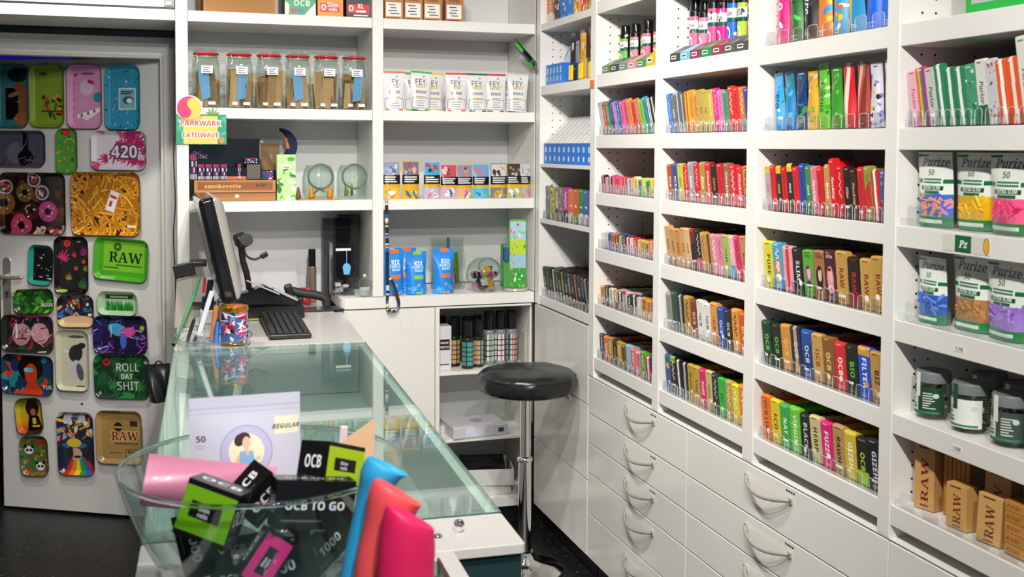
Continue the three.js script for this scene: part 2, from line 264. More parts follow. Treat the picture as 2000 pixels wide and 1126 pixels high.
tagCard('shelf_sticker', 'white tube shaped sticker with green label on shelf edge', 'sticker', 'filter', 0.135, 0.034, RX + 0.002, 1.444, -1.79, -Math.PI / 2, (c, W, H) => { c.fillStyle = '#d8d6cf'; c.fillRect(0, 0, W, H); c.fillStyle = '#14602f'; c.fillRect(W * 0.28, 0, W * 0.34, H); c.fillStyle = '#fff'; c.font = 'italic bold ' + H * 0.6 + 'px serif'; c.fillText('Pz', W * 0.36, H * 0.7); c.fillStyle = '#e0b020'; c.beginPath(); c.ellipse(W * 0.93, H / 2, W * 0.06, H * 0.45, 0, 0, 7); c.fill(); c.strokeStyle = '#333'; c.stroke(); });

// drawers under the shelving
function bowHandle(len) {
  const p = []; for (let i = 0; i <= 12; i++) { const a = i / 12, s = Math.sin(Math.PI * a); p.push([(a - 0.5) * len, -0.016 * s, 0.004 + 0.03 * Math.pow(s, 0.7)]); }
  const g = tube(p, 0.0048, 28, 8); return [g, rbox(0.014, 0.016, 0.006, 0.002).translate(-len / 2, 0, 0.003), rbox(0.014, 0.016, 0.006, 0.002).translate(len / 2, 0, 0.003)];
}
const DR = [0.785, 0.645, 0.53, 0.415, 0.26, 0.088], seam = std('dark_seam', 0.03, 0.03, 0.03, 0.7);
function drawers(label, z0, z1, hx) {
  const t = thing('drawer_cabinet', label, 'drawers', [RX, 0, z0], -Math.PI / 2), w = z1 - z0;
  obj('carcass', panel(0, w, 0.086, 0.787, -0.36, -0.019), seam, t);
  obj('top_board', panel(0, w, 0.7875, 0.79, -0.36, -0.001, 0.0005), M.white, t);
  obj('plinth', panel(0, w, 0, 0.0855, -0.34, -0.045), M.plinth, t);
  for (let i = 0; i < 5; i++) {
    const d = obj('drawer', panel(0.0016, w - 0.0016, DR[i + 1] + 0.0018, DR[i] - 0.0018, -0.0185, 0, 0.0012), M.whiteGloss, t);
    const hd = obj('handle', bowHandle(0.222), M.nickel, d); hd.position.set(hx, DR[i] - 0.036, 0);
    if (i < 3) obj('small_lettering', [0, 1, 2, 3].map((k) => panel(hx + 0.085 + k * 0.011, hx + 0.093 + k * 0.011, DR[i] - 0.017, DR[i] - 0.012, 0, 0.0004, 0.0001)), M.black, d);
  }
  return t;
}
drawers('bank of five white drawers with bow handles beside the stool', -3.815, -2.99, 0.475);
drawers('bank of five white drawers with bow handles, second from the corner', -2.99, -2.006, 0.478);
drawers('bank of five white drawers under the bay of filter bags', -2.006, -1.40, 0.3);
{
  const t = thing('corner_cabinet', 'glossy white corner cabinet with three plain fronts behind the stool', 'cabinet', [RX, 0, -4.457], -Math.PI / 2);
  obj('carcass', panel(0, 0.634, 0.086, 0.972, -0.36, -0.019), seam, t); obj('plinth', panel(0, 0.634, 0, 0.0855, -0.34, -0.045), M.plinth, t);
  for (const [a, b] of [[0.972, 0.672], [0.672, 0.382], [0.382, 0.088]]) obj('front_panel', panel(0.0016, 0.634, b + 0.0018, a - 0.0018, -0.0185, 0), M.whiteGloss, t);
}
// back wall
const BZ = -4.46, LB = [[2.178, 2.136], [1.8, 1.758], [1.43, 1.387]];
shelfUnit('white wall shelf bay with the clip top jars beside the door', [0.073, BZ], 0, { w: 0.728, u: 0.046, levels: LB, y0: 0.977, depth: 0.39, bottom: false });
shelfUnit('white wall shelf bay with the white pouches next to the corner', [0.846, BZ], 0, { w: 0.661, u: 0.045, uR: 0.003, levels: LB, y0: 1.026, depth: 0.39, bottom: false });
{
  const b = thing('bridge_shelf', 'white shelf bridging over the door with grey sliding front', 'shelf', [-1.2, 0, BZ]);
  obj('shelf', panel(0, 1.226, 2.136, 2.178, -0.39, 0), M.white, b);
  obj('track', panel(0, 1.224, 2.1785, 2.186, -0.03, -0.004), M.black, b); obj('sliding_front', panel(0, 1.224, 2.1865, 2.6, -0.03, -0.008), std('silver_sliding_panel', 0.62, 0.66, 0.7, 0.3), b);
  const lk = obj('lock_plate', panel(1.185, 1.222, 2.19, 2.222, -0.008, -0.003), M.grey, b); obj('lock_face', panel(1.193, 1.214, 2.194, 2.208, -0.003, 0), M.lightGrey, lk);
  // ledge with a rounded end where the counter meets it
  const s = new THREE.Shape(); s.moveTo(0.70, 0.0); s.lineTo(1.508, 0); s.lineTo(1.508, 0.385); s.lineTo(0.668, 0.385); s.lineTo(0.668, 0.05); s.quadraticCurveTo(0.668, 0, 0.70, 0);
  const lg = thing('counter_ledge', 'white ledge with a rounded end below the wall shelves', 'ledge', [0, 0.978, BZ + 0.002]);
  obj('board', ext(s, 0.046, 0.001).rotateX(-Math.PI / 2), M.white, lg);
  const c = thing('base_cabinet', 'white base cabinet door beside the open cupboard of spray cans', 'cabinet', [0.655, 0, BZ]);
  obj("carcass", panel(0.02, 0.41, 0.086, 0.972, -0.38, -0.02), seam, c); obj('plinth', panel(0, 0.413, 0, 0.0855, -0.34, -0.045), M.plinth, c); obj('door', panel(0, 0.411, 0.088, 0.972, -0.0195, 0), M.whiteGloss, c);
  const o = thing('open_cupboard', 'white open cupboard with spray cans and boxes behind the stool', 'cupboard', [1.069, 0, BZ]);
  obj('side_panel', panel(0, 0.018, 0.086, 0.972, -0.38, -0.001), M.white, o); obj('side_panel', panel(0.428, 0.437, 0.086, 0.972, -0.38, -0.02), M.white, o);
  obj('back_panel', panel(0.018, 0.428, 0.086, 0.972, -0.39, -0.38), M.backPanel, o); obj('top_board', panel(0.018, 0.428, 0.964, 0.972, -0.38, -0.001), M.white, o);
  for (const [a, d] of [[0.688, 0.012], [0.396, 0.012], [0.131, 0.002]]) obj('shelf', panel(0.0185, 0.4275, a - (a < 0.2 ? 0.045 : 0.014), a, -0.379, -d), M.white, o);
  obj('plinth', panel(0, 0.437, 0, 0.0855, -0.34, -0.045), M.plinth, o);
}

// ------------------------------------------------------------------ glass counter
const CT = -1.9 * Math.PI / 180, CY = 0.975;
{
  const t = thing('glass_counter', 'long display counter with greenish glass top and white till end', 'counter', [0.006, 0, -3.70], CT);
  obj('till_top', panel(0, 0.634, 0.945, CY, -0.74, -0.042, 0.002), M.corian, t);
  obj('till_top_rear', panel(0.09, 0.605, 0.945, CY, -1.12, -0.7405, 0.001), M.corian, t);
  obj('glass_top', panel(0.0, 0.632, CY - 0.008, CY, -0.04, 1.778, 0.0008), M.topGlass, t);
  obj('glass_edge', [panel(0.6321, 0.634, CY - 0.008, CY, -0.04, 1.778, 0.0003), panel(0, 0.634, CY - 0.008, CY, 1.7782, 1.781, 0.0003)], M.glassEdge, t);
  obj('side_panel', panel(0.001, 0.02, 0.06, CY - 0.009, -0.74, 1.78), M.white, t); obj('side_panel', panel(0.612, 0.633, 0.06, CY - 0.009, -0.74, 1.78), M.white, t);
  obj('inner_rail', panel(0.0205, 0.05, CY - 0.03, CY - 0.0085, -0.04, 1.777), M.white, t);
  obj('case_floor', panel(0.0205, 0.6115, 0.78, 0.8, -0.04, 1.779), M.inner, t);
  obj('case_back', panel(0.0205, 0.6115, 0.8005, 0.944, -0.06, -0.0405), M.inner, t);
  obj('plinth', panel(0.03, 0.6, 0, 0.0595, -0.7, 1.85), M.plinth, t);
  const s = obj('end_slab', ext(rrect(0.634, 0.16, 0.008), 0.018, 0.0015).rotateX(-Math.PI / 2).translate(0.317, CY - 0.018, 1.862), M.corian, t);
  obj('lock_button', lathe([[0, 0.003], [0.006, 0.003], [0.0075, 0.0015], [0.0085, 0.0]], 20).translate(0.495, CY + 0.0003, 1.874), M.chrome, s);
  obj('lock_cylinder', [cyl(0.0085, 0.0095, 0.014, 20).rotateX(0.5).translate(0.536, CY + 0.007, 1.856), torus(0.008, 0.002, 20, 6).rotateX(Math.PI / 2 + 0.5).translate(0.536, CY + 0.014, 1.861), panel(0.5345, 0.5375, CY + 0.008, CY + 0.016, 1.864, 1.8655)], M.chrome, s);
  obj('end_panel', panel(0.004, 0.63, 0.06, CY - 0.0185, 1.785, 1.932), M.teal, t);
  const n = thing('second_glass_counter', 'white framed glass case under the glass bowl', 'counter', [-0.058, 0, -1.752], CT);
  obj('glass_top', panel(0.03, 0.475, CY - 0.008, CY - 0.002, 0.03, 1.2), M.topGlass, n);
  obj('frame', [panel(0, 0.0295, CY - 0.03, CY, 0, 1.23, 0.003), panel(0.4755, 0.505, CY - 0.03, CY, 0, 1.23, 0.003), panel(0.03, 0.475, CY - 0.03, CY, 0, 0.0295, 0.003)], M.corian, n);
  obj('seal', [panel(0.4705, 0.4752, CY - 0.001, CY + 0.002, 0.03, 1.2, 0.0005)], std('brown_seal', 0.09, 0.02, 0.02, 0.4), n);
  obj('body', panel(0.01, 0.495, 0.05, 0.80, 0.01, 1.22), M.inner, n); obj('side_panel', panel(0.001, 0.01, 0.05, CY - 0.031, 0.0, 1.23), M.white, n); obj('side_panel', panel(0.495, 0.504, 0.05, CY - 0.031, 0, 1.23), M.white, n);
  obj('plinth', panel(0.03, 0.47, 0, 0.0495, 0.03, 1.2), M.plinth, n);
}
// ------------------------------------------------------------------ bar stool
{
  const t = thing('bar_stool', 'round black padded bar stool on a chrome gas lift foot', 'stool', [1.309, 0, -3.97]);
  obj('base', lathe([[0, 0.04], [0.03, 0.04], [0.034, 0.075], [0.036, 0.075], [0.042, 0.045], [0.07, 0.025], [0.12, 0.014], [0.152, 0.008], [0.157, 0.004], [0.155, 0.001], [0, 0.001]], 64), M.chrome, t);
  obj('base_ring', torus(0.155, 0.003, 64, 6).rotateX(Math.PI / 2).translate(0, 0.0032, 0), M.rubber, t);
  obj('column', [cyl(0.0255, 0.0255, 0.38, 32).translate(0, 0.25, 0), lathe([[0.0255, 0.43], [0.03, 0.432], [0.03, 0.445], [0.02, 0.45]], 32)], M.chrome, t);
  obj('piston', cyl(0.02, 0.02, 0.27, 32).translate(0, 0.57, 0), M.chrome, t);
  obj('seat_plate', rbox(0.17, 0.012, 0.17, 0.004).translate(0.01, 0.702, 0), M.black, t);
  obj('height_lever', [tube([[0.03, 0.694, 0], [0.13, 0.69, 0.03], [0.172, 0.672, 0.05]], 0.0042, 16, 8)], M.nickel, t);
  // padded seat with gathered cover
  const L = [], n = 72, prof = [[0.06, 0.708], [0.165, 0.704], [0.184, 0.712], [0.191, 0.73], [0.192, 0.752], [0.188, 0.77], [0.176, 0.783], [0.15, 0.789], [0.1, 0.7925], [0.05, 0.7935], [0.004, 0.7935]];
  prof.forEach(([r, y], i) => { const l = []; for (let j = 0; j < n; j++) { const a = -j / n * Math.PI * 2, edge = i > 1 && i < 6 ? 1 : 0.25, k = edge * (0.0022 * Math.sin(a * 13 + i * 0.8) + 0.0016 * Math.sin(a * 29 - i)), top = i > 6 ? 0.002 * Math.sin(a * 3 + 1 + i * 0.5) + 0.0025 * Math.sin(r * 40 * Math.cos(a - 0.6)) * (i < 10 ? 1 : 0) : 0; l.push(V(Math.cos(a) * (r + k) + 0.008, y + top, Math.sin(a) * (r + k))); } L.push(l); });
  obj('seat', skin(L, { cap0: true, cap1: true }), M.leather, t);
  obj('piping', torus(0.1885, 0.0032, 72, 6).rotateX(Math.PI / 2).translate(0.008, 0.768, 0), M.leather, t);
}

// ------------------------------------------------------------------ metal trays on the door
const circ = (c, x, y, r, f) => { c.fillStyle = f; c.beginPath(); c.arc(x, y, r, 0, 7); c.fill(); };
const oval = (c, x, y, a, b, f, rot = 0) => { c.fillStyle = f; c.beginPath(); c.ellipse(x, y, a, b, rot, 0, 7); c.fill(); };
const blobs = (c, w, h, cols, n, r0, r1) => { for (let i = 0; i < n; i++) oval(c, rnd() * w, rnd() * h, rr(r0, r1) * w, rr(r0, r1) * w * 0.6, pick(cols), rnd() * 3); };
const strokes = (c, w, h, cols, n, len, lw) => { c.lineCap = 'round'; for (let i = 0; i < n; i++) { const x = rnd() * w, y = rnd() * h, a = rnd() * 6.3, l = len * rr(0.6, 1.3); c.strokeStyle = pick(cols); c.lineWidth = lw * rr(0.7, 1.3); c.beginPath(); c.moveTo(x, y); c.quadraticCurveTo(x + Math.cos(a) * l * 0.5 + rr(-0.2, 0.2) * l, y + Math.sin(a) * l * 0.5, x + Math.cos(a) * l, y + Math.sin(a) * l); c.stroke(); } };
function leaf(c, x, y, s, col, rot = 0) { c.save(); c.translate(x, y); c.rotate(rot); c.fillStyle = col; for (let k = -3; k <= 3; k++) { c.save(); c.rotate(k * 0.42); const l = s * (1 - Math.abs(k) * 0.17); c.beginPath(); c.moveTo(0, 0); c.quadraticCurveTo(-s * 0.14, -l * 0.5, 0, -l); c.quadraticCurveTo(s * 0.14, -l * 0.5, 0, 0); c.fill(); c.restore(); } c.fillRect(-s * 0.02, 0, s * 0.04, s * 0.3); c.restore(); }
const txt = (c, s, x, y, px, f, font = 'sans-serif', al = 'center', st) => { c.font = px + 'px ' + font; c.font = (font.includes('|') ? font.split('|')[0] + ' ' : '') + px + 'px ' + font.split('|').pop(); c.textAlign = al; if (st) { c.strokeStyle = st; c.lineWidth = px * 0.18; c.lineJoin = 'round'; c.strokeText(s, x, y); } c.fillStyle = f; c.fillText(s, x, y); };
const fill = (c, w, h, f) => { c.fillStyle = f; c.fillRect(0, 0, w, h); };
const grad = (c, x0, y0, x1, y1, ...st) => { const g = c.createLinearGradient(x0, y0, x1, y1); st.forEach((s, i) => g.addColorStop(i / (st.length - 1), s)); return g; };
function dish(w, h, r, d = 0.022) {
  const ring = (inset, z) => { const W = w / 2 - inset, H = h / 2 - inset, R = Math.max(0.004, r - inset), o = []; for (let q = 0; q < 4; q++) for (let k = 0; k <= 5; k++) { const a = (q + k / 5) * Math.PI / 2, sx = q === 0 || q === 3 ? 1 : -1, sy = q < 2 ? 1 : -1; o.push(V(sx * (W - R) + Math.cos(a) * R, sy * (H - R) + Math.sin(a) * R, z)); } return o; };
  const k = Math.min(0.02, w * 0.11), uvf = (p) => [Math.min(1, Math.max(0, p.x / w + 0.5)), Math.min(1, Math.max(0, p.y / h + 0.5))];
  const front = skin([ring(k, 0.003), ring(k * 0.8, 0.005), ring(k * 0.3, d - 0.004), ring(k * 0.16, d), ring(k * 0.08, d), ring(k * 0.07, d), ring(0, d - 0.003)], { cap0: true, uvf: (p, i) => i > 4 ? [-1, -1] : uvf(p) });
  const back = skin([ring(0, d - 0.003), ring(k * 0.35, d - 0.006), ring(k * 0.9, 0.001), ring(k + 0.01, 0)], { cap1: true, uvf: () => [-1, -1] });
  return [front, back];
}
const DA = -29 * Math.PI / 180;
function tray(x, y, w, h, tilt, edge, label, key, draw, r = 0.035) {
  const c = cell('tray' + key, w * 760, h * 760, edge, draw), t = thing('metal_tray', label, 'tray', [-0.023 + Math.cos(DA) * x + Math.sin(DA) * 0.001, y, -4.939 - Math.sin(DA) * x + Math.cos(DA) * 0.001], DA, 'metal trays on the door');
  t.rotation.z = tilt; const [f, b] = dish(w * 0.965, h * 0.955, r);
  obj('dish', wear(f, c), pmat(c, 'tin'), t); obj('backing', wear(b, c), pmat(c, 'tin'), t);
}
const GREENS = ['#1d5a20', '#2f7d2a', '#154218', '#4c9a35', '#7bb53c'];
tray(-0.722, 1.865, 0.172, 0.29, 0, '#123f44', 'teal tray with brown figure art, topmost beside the lime tray', 1, (c, w, h) => { fill(c, w, h, '#3a7f86'); oval(c, w * 0.62, h * 0.16, w * 0.3, h * 0.12, '#123236'); leaf(c, w * 0.55, h * 0.22, h * 0.2, '#0c2524'); c.fillStyle = '#100c0a'; c.fillRect(w * 0.25, h * 0.37, w * 0.38, h * 0.5); oval(c, w * 0.68, h * 0.36, w * 0.17, h * 0.09, '#8a5236', 0.4); oval(c, w * 0.78, h * 0.6, w * 0.16, h * 0.2, '#935a3c'); oval(c, w * 0.74, h * 0.86, w * 0.24, h * 0.11, '#a5673f'); oval(c, w * 0.5, h * 0.47, w * 0.2, h * 0.035, '#a46a48', -0.3); strokes(c, w, h, ['#d9a640'], 3, h * 0.1, 3); });
tray(-0.548, 1.865, 0.176, 0.288, 0, '#3c5210', 'lime green tray with small garden print, second of the top row', 2, (c, w, h) => { fill(c, w, h, '#86a528'); oval(c, w * 0.35, h * 0.15, w * 0.12, h * 0.03, '#3f5a10'); for (let i = 0; i < 26; i++) oval(c, w * rr(0.32, 0.86), h * rr(0.5, 0.86), w * rr(0.03, 0.07), h * rr(0.03, 0.06), pick(['#25380c', '#3d5c12', '#16240a', '#7a9a1c', '#c3411f', '#e2a11d']), rnd() * 3); c.fillStyle = '#1c2a08'; c.fillRect(w * 0.28, h * 0.73, w * 0.6, h * 0.02); });
tray(-0.364, 1.861, 0.175, 0.292, 0, '#5a2a52', 'candy pink tray with teal dots, third of the top row', 3, (c, w, h) => { fill(c, w, h, '#dc97c8'); circ(c, w * 0.82, h * 0.51, w * 0.13, '#2f8f9f'); oval(c, w * 0.5, h * 0.36, w * 0.2, h * 0.12, '#e7c3de'); oval(c, w * 0.62, h * 0.27, w * 0.1, h * 0.03, '#c02a6a', 0.3); oval(c, w * 0.42, h * 0.6, w * 0.14, h * 0.1, '#e0a0c8'); for (let i = 0; i < 5; i++) circ(c, w * 0.13, h * (0.3 + i * 0.12), 2, '#7c2f63'); c.fillStyle = '#f3e9f2'; c.beginPath(); c.moveTo(w * 0.22, h * 0.78); c.lineTo(w * 0.88, h * 0.66); c.lineTo(w * 0.88, h * 0.73); c.lineTo(w * 0.5, h * 0.87); c.fill(); for (let i = 0; i < 7; i++) { c.fillStyle = i % 2 ? '#7b3c66' : '#fff'; c.fillRect(w * (0.24 + i * 0.09), h * (0.78 - i * 0.017), w * 0.05, h * 0.05); } oval(c, w * 0.55, h * 0.14, w * 0.2, h * 0.018, '#8a4a7c'); oval(c, w * 0.2, h * 0.16, w * 0.07, h * 0.02, '#c02a6a', -0.4); });
tray(-0.182, 1.857, 0.174, 0.292, 0, '#0d4a66', 'blue tray with confetti and pale card print, end of the top row', 4, (c, w, h) => { fill(c, w, h, '#2b8fb4'); blobs(c, w, h, ['#e8eef4', '#123f66', '#e0c23c', '#d36a8c', '#0f3558', '#8fc7df'], 60, 0.01, 0.035); c.fillStyle = '#7fb4bf'; c.fillRect(w * 0.35, h * 0.36, w * 0.46, h * 0.32); c.strokeStyle = '#dfeef0'; c.lineWidth = 3; c.strokeRect(w * 0.35, h * 0.36, w * 0.46, h * 0.32); oval(c, w * 0.6, h * 0.54, w * 0.15, h * 0.06, '#2d5a78'); oval(c, w * 0.64, h * 0.55, w * 0.08, h * 0.04, '#e9eef2'); c.fillStyle = '#1c4660'; c.fillRect(w * 0.4, h * 0.4, w * 0.34, h * 0.02); c.fillRect(w * 0.4, h * 0.43, w * 0.28, h * 0.02); });
tray(-0.696, 1.633, 0.285, 0.168, 0, '#1f1c26', 'smoky grey tray with dark line drawing under the teal tray', 5, (c, w, h) => { fill(c, w, h, '#575366'); oval(c, w * 0.45, h * 0.62, w * 0.2, h * 0.3, '#6d6a7a'); c.fillStyle = '#0d0b10'; c.fillRect(w * 0.55, h * 0.05, w * 0.1, h * 0.9); oval(c, w * 0.6, h * 0.75, w * 0.14, h * 0.22, '#0d0b10'); strokes(c, w, h, ['#17141c', '#807d8e'], 22, w * 0.16, 2.2); });
tray(-0.455, 1.624, 0.108, 0.208, 0, '#1a3a14', 'slim green tray with red flower and rainbow edge', 6, (c, w, h) => { fill(c, w, h, '#4c9a2e'); blobs(c, w, h, ['#d2332a', '#e6b52c', '#2e5aa0', '#174a1a', '#e27a25'], 22, 0.03, 0.09); circ(c, w * 0.4, h * 0.08, w * 0.18, '#d6231e'); c.strokeStyle = '#c7bf3c'; c.lineWidth = 4; c.beginPath(); c.arc(w * 0.55, h * 0.34, w * 0.22, 3.2, 6.2); c.stroke(); }, 0.03);
tray(-0.204, 1.627, 0.274, 0.178, 0, '#3a1a2c', 'white and magenta leaf camouflage tray reading 420', 7, (c, w, h) => { fill(c, w, h, '#ddd8e4'); for (let i = 0; i < 26; i++) leaf(c, rnd() * w, rnd() * h, h * rr(0.22, 0.4), pick(['#b8246a', '#d2417f', '#a51d5c']), rnd() * 6.3); txt(c, '420', w * 0.57, h * 0.68, h * 0.44, '#e4e2ee', 'bold|sans-serif', 'center', '#5a3a5c'); });
tray(-0.629, 1.391, 0.343, 0.287, 0, '#170d0a', 'large dark tray printed with donuts and sweets', 8, (c, w, h) => { fill(c, w, h, '#1c100c'); blobs(c, w, h, ['#3a1d12', '#5a3016', '#2a1210', '#73401c', '#4a1420'], 46, 0.05, 0.11); for (const [x, y, r, a] of [[0.36, 0.33, 0.13, '#6b5a2a'], [0.7, 0.63, 0.14, '#c2478e'], [0.3, 0.86, 0.16, '#c8486e'], [0.05, 0.5, 0.16, '#8a5a2a'], [0.45, 0.63, 0.12, '#4a1a22']]) { circ(c, w * x, h * y, w * r, a); for (let k = 0; k < 14; k++) circ(c, w * (x + rr(-0.09, 0.09)), h * (y + rr(-0.1, 0.1)), 3, pick(['#e9b6c8', '#e8d08c', '#fff', '#8a1c3c'])); circ(c, w * x, h * y, w * r * 0.32, '#1d0d0a'); } for (const [x, y] of [[0.62, 0.33], [0.08, 0.24], [0.5, 0.12]]) { circ(c, w * x, h * y, w * 0.1, '#b7c0cc'); circ(c, w * x, h * y, w * 0.08, '#4a3540'); blobs(c, 0, 0, ['#fff'], 0, 0, 0); for (let k = 0; k < 8; k++) oval(c, w * (x + rr(-0.05, 0.05)), h * (y + rr(-0.05, 0.05)), 7, 4, pick(['#c33a34', '#ddd', '#d88a5a']), rnd() * 3); } for (let k = 0; k < 16; k++) oval(c, w * rr(0.5, 0.98), h * rr(0.88, 0.99), 12, 6, pick(['#d9ccc4', '#b3323a', '#7a2a2a', '#c98f86']), rnd() * 3); });
tray(-0.27, 1.394, 0.345, 0.291, 0, '#2c1a06', 'large square tray printed with golden french fries', 9, (c, w, h) => { fill(c, w, h, '#6b4210'); fill(c, w, h, '#3a1f06'); for (let q = 0; q < 330; q++) { const sd = seed; strokes(c, w, h, ['#7a4410'], 1, w * 0.22, 10); seed = sd; strokes(c, w, h, ['#c8861c', '#dc9620', '#ec a82c'.replace(' ', ''), '#b8741a', '#f2b03a'], 1, w * 0.22, 7.5); } c.save(); c.translate(w * 0.57, h * 0.46); c.rotate(0.35); c.fillStyle = '#e9e4ee'; c.fillRect(-17, -36, 34, 72); c.fillStyle = '#b3332a'; c.fillRect(-13, -20, 26, 9); c.fillRect(-8, 0, 10, 20); c.restore(); c.fillStyle = '#eee8d8'; c.fillRect(w * 0.78, h * 0.83, 34, 9); });
tray(-0.592, 1.118, 0.13, 0.187, -0.05, '#0d3f3c', 'small black tray with teal rim beside the black leaf tray', 10, (c, w, h) => { fill(c, w, h, '#2b9a90'); c.fillStyle = '#080d0e'; c.fillRect(w * 0.14, h * 0.08, w, h * 0.82); for (let k = 0; k < 14; k++) { c.fillStyle = '#d8dedd'; c.fillRect(w * rr(0.25, 0.85), h * rr(0.1, 0.86), rr(3, 12), 3); } });
tray(-0.441, 1.121, 0.174, 0.267, 0, '#0a0608', 'black tray with pink and green hemp leaves and red badge', 11, (c, w, h) => { fill(c, w, h, '#0b0709'); for (const [x, y, s, col, r] of [[0.85, 0.32, 0.26, '#8e2358', -0.4], [0.18, 0.42, 0.34, '#c22a6c', 0.5], [0.52, 0.36, 0.16, '#c8302c', 0.3], [0.8, 0.47, 0.14, '#d4452a', 0], [0.55, 0.58, 0.14, '#d2562a', 0.7], [0.36, 0.76, 0.2, '#b08a28', 0.1], [0.85, 0.6, 0.2, '#8a8a20', 0.4], [0.75, 0.9, 0.3, '#2f6a34', 0.2]]) leaf(c, w * x, h * y, h * s * 0.7, col, r); circ(c, w * 0.33, h * 0.13, w * 0.1, '#d8251c'); txt(c, 'B', w * 0.33, h * 0.165, w * 0.12, '#3a0606', 'bold|serif'); c.fillStyle = '#cfd2d4'; c.fillRect(w * 0.62, h * 0.09, w * 0.1, 4); oval(c, w * 0.2, h * 0.95, w * 0.15, 5, '#b9c23a'); });
tray(-0.2, 1.152, 0.272, 0.195, -0.06, '#2c6a0a', 'bright green tray with black RAW lettering', 12, (c, w, h) => { fill(c, w, h, '#4ba51c'); c.fillStyle = '#78c22c'; c.fillRect(w * 0.15, h * 0.09, w * 0.74, h * 0.7); txt(c, 'RAW', w * 0.55, h * 0.58, h * 0.34, '#131a0c', 'bold|serif'); c.strokeStyle = '#24420e'; c.lineWidth = 4; for (const r of [0.05, 0.085]) { c.beginPath(); c.arc(w * 0.4, h * 0.22, h * r, 0, 6.3); c.stroke(); } c.fillStyle = '#1c3a0a'; for (let k = 0; k < 14; k++) c.fillRect(w * (0.38 + k * 0.034), h * 0.63, 5, 5); for (let k = 0; k < 9; k++) c.fillRect(w * (0.17 + k * 0.03), h * 0.7, 5, 4); });
tray(-0.63, 0.955, 0.21, 0.117, 0.06, '#163a10', 'small green tray with leafy camouflage near the handle', 13, (c, w, h) => { fill(c, w, h, '#1f4d18'); blobs(c, w, h, GREENS, 60, 0.03, 0.1); txt(c, 'ASUR', w * 0.78, h * 0.75, h * 0.2, '#e8f0e4', 'bold|sans-serif'); });
tray(-0.423, 0.918, 0.187, 0.15, 0.03, '#1a1220', 'small tray with colourful cartoon crowd under the leaf tray', 14, (c, w, h) => { fill(c, w, h, '#1c1420'); blobs(c, w, h * 0.8, ['#d9a07a', '#2f62b5', '#c93a2a', '#e9e2da', '#3a2a6a', '#d8a52c'], 34, 0.04, 0.1); oval(c, w * 0.5, h * 0.85, w * 0.5, h * 0.2, '#e0b98a'); blobs(c, w, h, ['#2f7d2a', '#b8cf3c'], 8, 0.03, 0.06); });
tray(-0.219, 0.959, 0.201, 0.112, 0, '#5f8a60', 'small pale green tray with dark grass print', 15, (c, w, h) => { fill(c, w, h, '#a9c7a0'); c.fillStyle = '#23402a'; c.fillRect(w * 0.16, h * 0.16, w * 0.68, h * 0.18); for (let k = 0; k < 60; k++) { const x = w * rr(0.18, 0.84); c.fillStyle = pick(['#1f7a2c', '#2fa03c', '#145c20']); c.beginPath(); c.moveTo(x - 4, h * 0.78); c.lineTo(x + rr(-8, 8), h * rr(0.3, 0.6)); c.lineTo(x + 4, h * 0.82); c.fill(); } for (let k = 0; k < 9; k++) { c.fillStyle = '#dfe9dc'; c.fillRect(w * (0.28 + k * 0.05), h * 0.22, 5, 6); } });
tray(-0.664, 0.809, 0.272, 0.176, 0, '#3a1210', 'tray with pink cartoon faces above the orange portrait tray', 16, (c, w, h) => { fill(c, w, h, '#1f2a1c'); blobs(c, w, h, ['#1f4d2a', '#7a1c1c', '#26203c', '#8a2c5a'], 24, 0.05, 0.12); oval(c, w * 0.35, h * 0.55, w * 0.17, h * 0.3, '#c98a94', 0.4); oval(c, w * 0.7, h * 0.5, w * 0.17, h * 0.28, '#d39aa6', -0.4); strokes(c, w, h, ['#0d0a10', '#f0d0d8', '#3a1420'], 40, w * 0.14, 3); c.fillStyle = '#c8302a'; c.fillRect(0, 0, w, 7); c.fillRect(w - 7, 0, 7, h); oval(c, w * 0.25, h * 0.3, 5, 6, '#eee'); c.fillStyle = '#eee'; c.fillRect(w * 0.235, h * 0.35, 8, h * 0.3); });
tray(-0.208, 0.821, 0.272, 0.176, 0.03, '#120a2a', 'dark purple tray with neon cyan and magenta shapes', 17, (c, w, h) => { fill(c, w, h, '#150f38'); blobs(c, w, h, ['#221a5c', '#2c1648', '#0c0a20'], 24, 0.06, 0.14); oval(c, w * 0.42, h * 0.38, w * 0.18, h * 0.16, '#3f9ad0', 0.3); oval(c, w * 0.6, h * 0.45, w * 0.16, h * 0.13, '#c8348e', -0.2); oval(c, w * 0.52, h * 0.68, w * 0.06, h * 0.2, '#3c62c8'); circ(c, w * 0.87, h * 0.34, 9, '#9ac23c'); strokes(c, w, h, ['#49b6e0', '#e058b0', '#8a4ae0', '#e0d8f0'], 34, w * 0.16, 2.6); for (let k = 0; k < 5; k++) oval(c, w * 0.62, h * 0.42 + k * 3, 22 - k * 3, 6, '#d64a9c', 0.2); });
tray(-0.442, 0.699, 0.17, 0.288, 0.01, '#8a8a74', 'cream tray with a plain dark and white abstract shape', 18, (c, w, h) => { fill(c, w, h, '#cdcab0'); oval(c, w * 0.56, h * 0.13, w * 0.24, 5, '#55523f'); oval(c, w * 0.54, h * 0.4, w * 0.2, h * 0.14, '#1b1a1e', 0.3); oval(c, w * 0.7, h * 0.28, w * 0.14, h * 0.05, '#1b1a1e', -0.3); oval(c, w * 0.5, h * 0.66, w * 0.13, h * 0.16, '#c6c2cf', 0.25); oval(c, w * 0.66, h * 0.7, w * 0.1, h * 0.14, '#55515f', -0.2); oval(c, w * 0.26, h * 0.37, w * 0.09, h * 0.03, '#e0ddd4'); c.fillStyle = '#4a4838'; c.fillRect(w * 0.55, h * 0.92, w * 0.25, 4); });
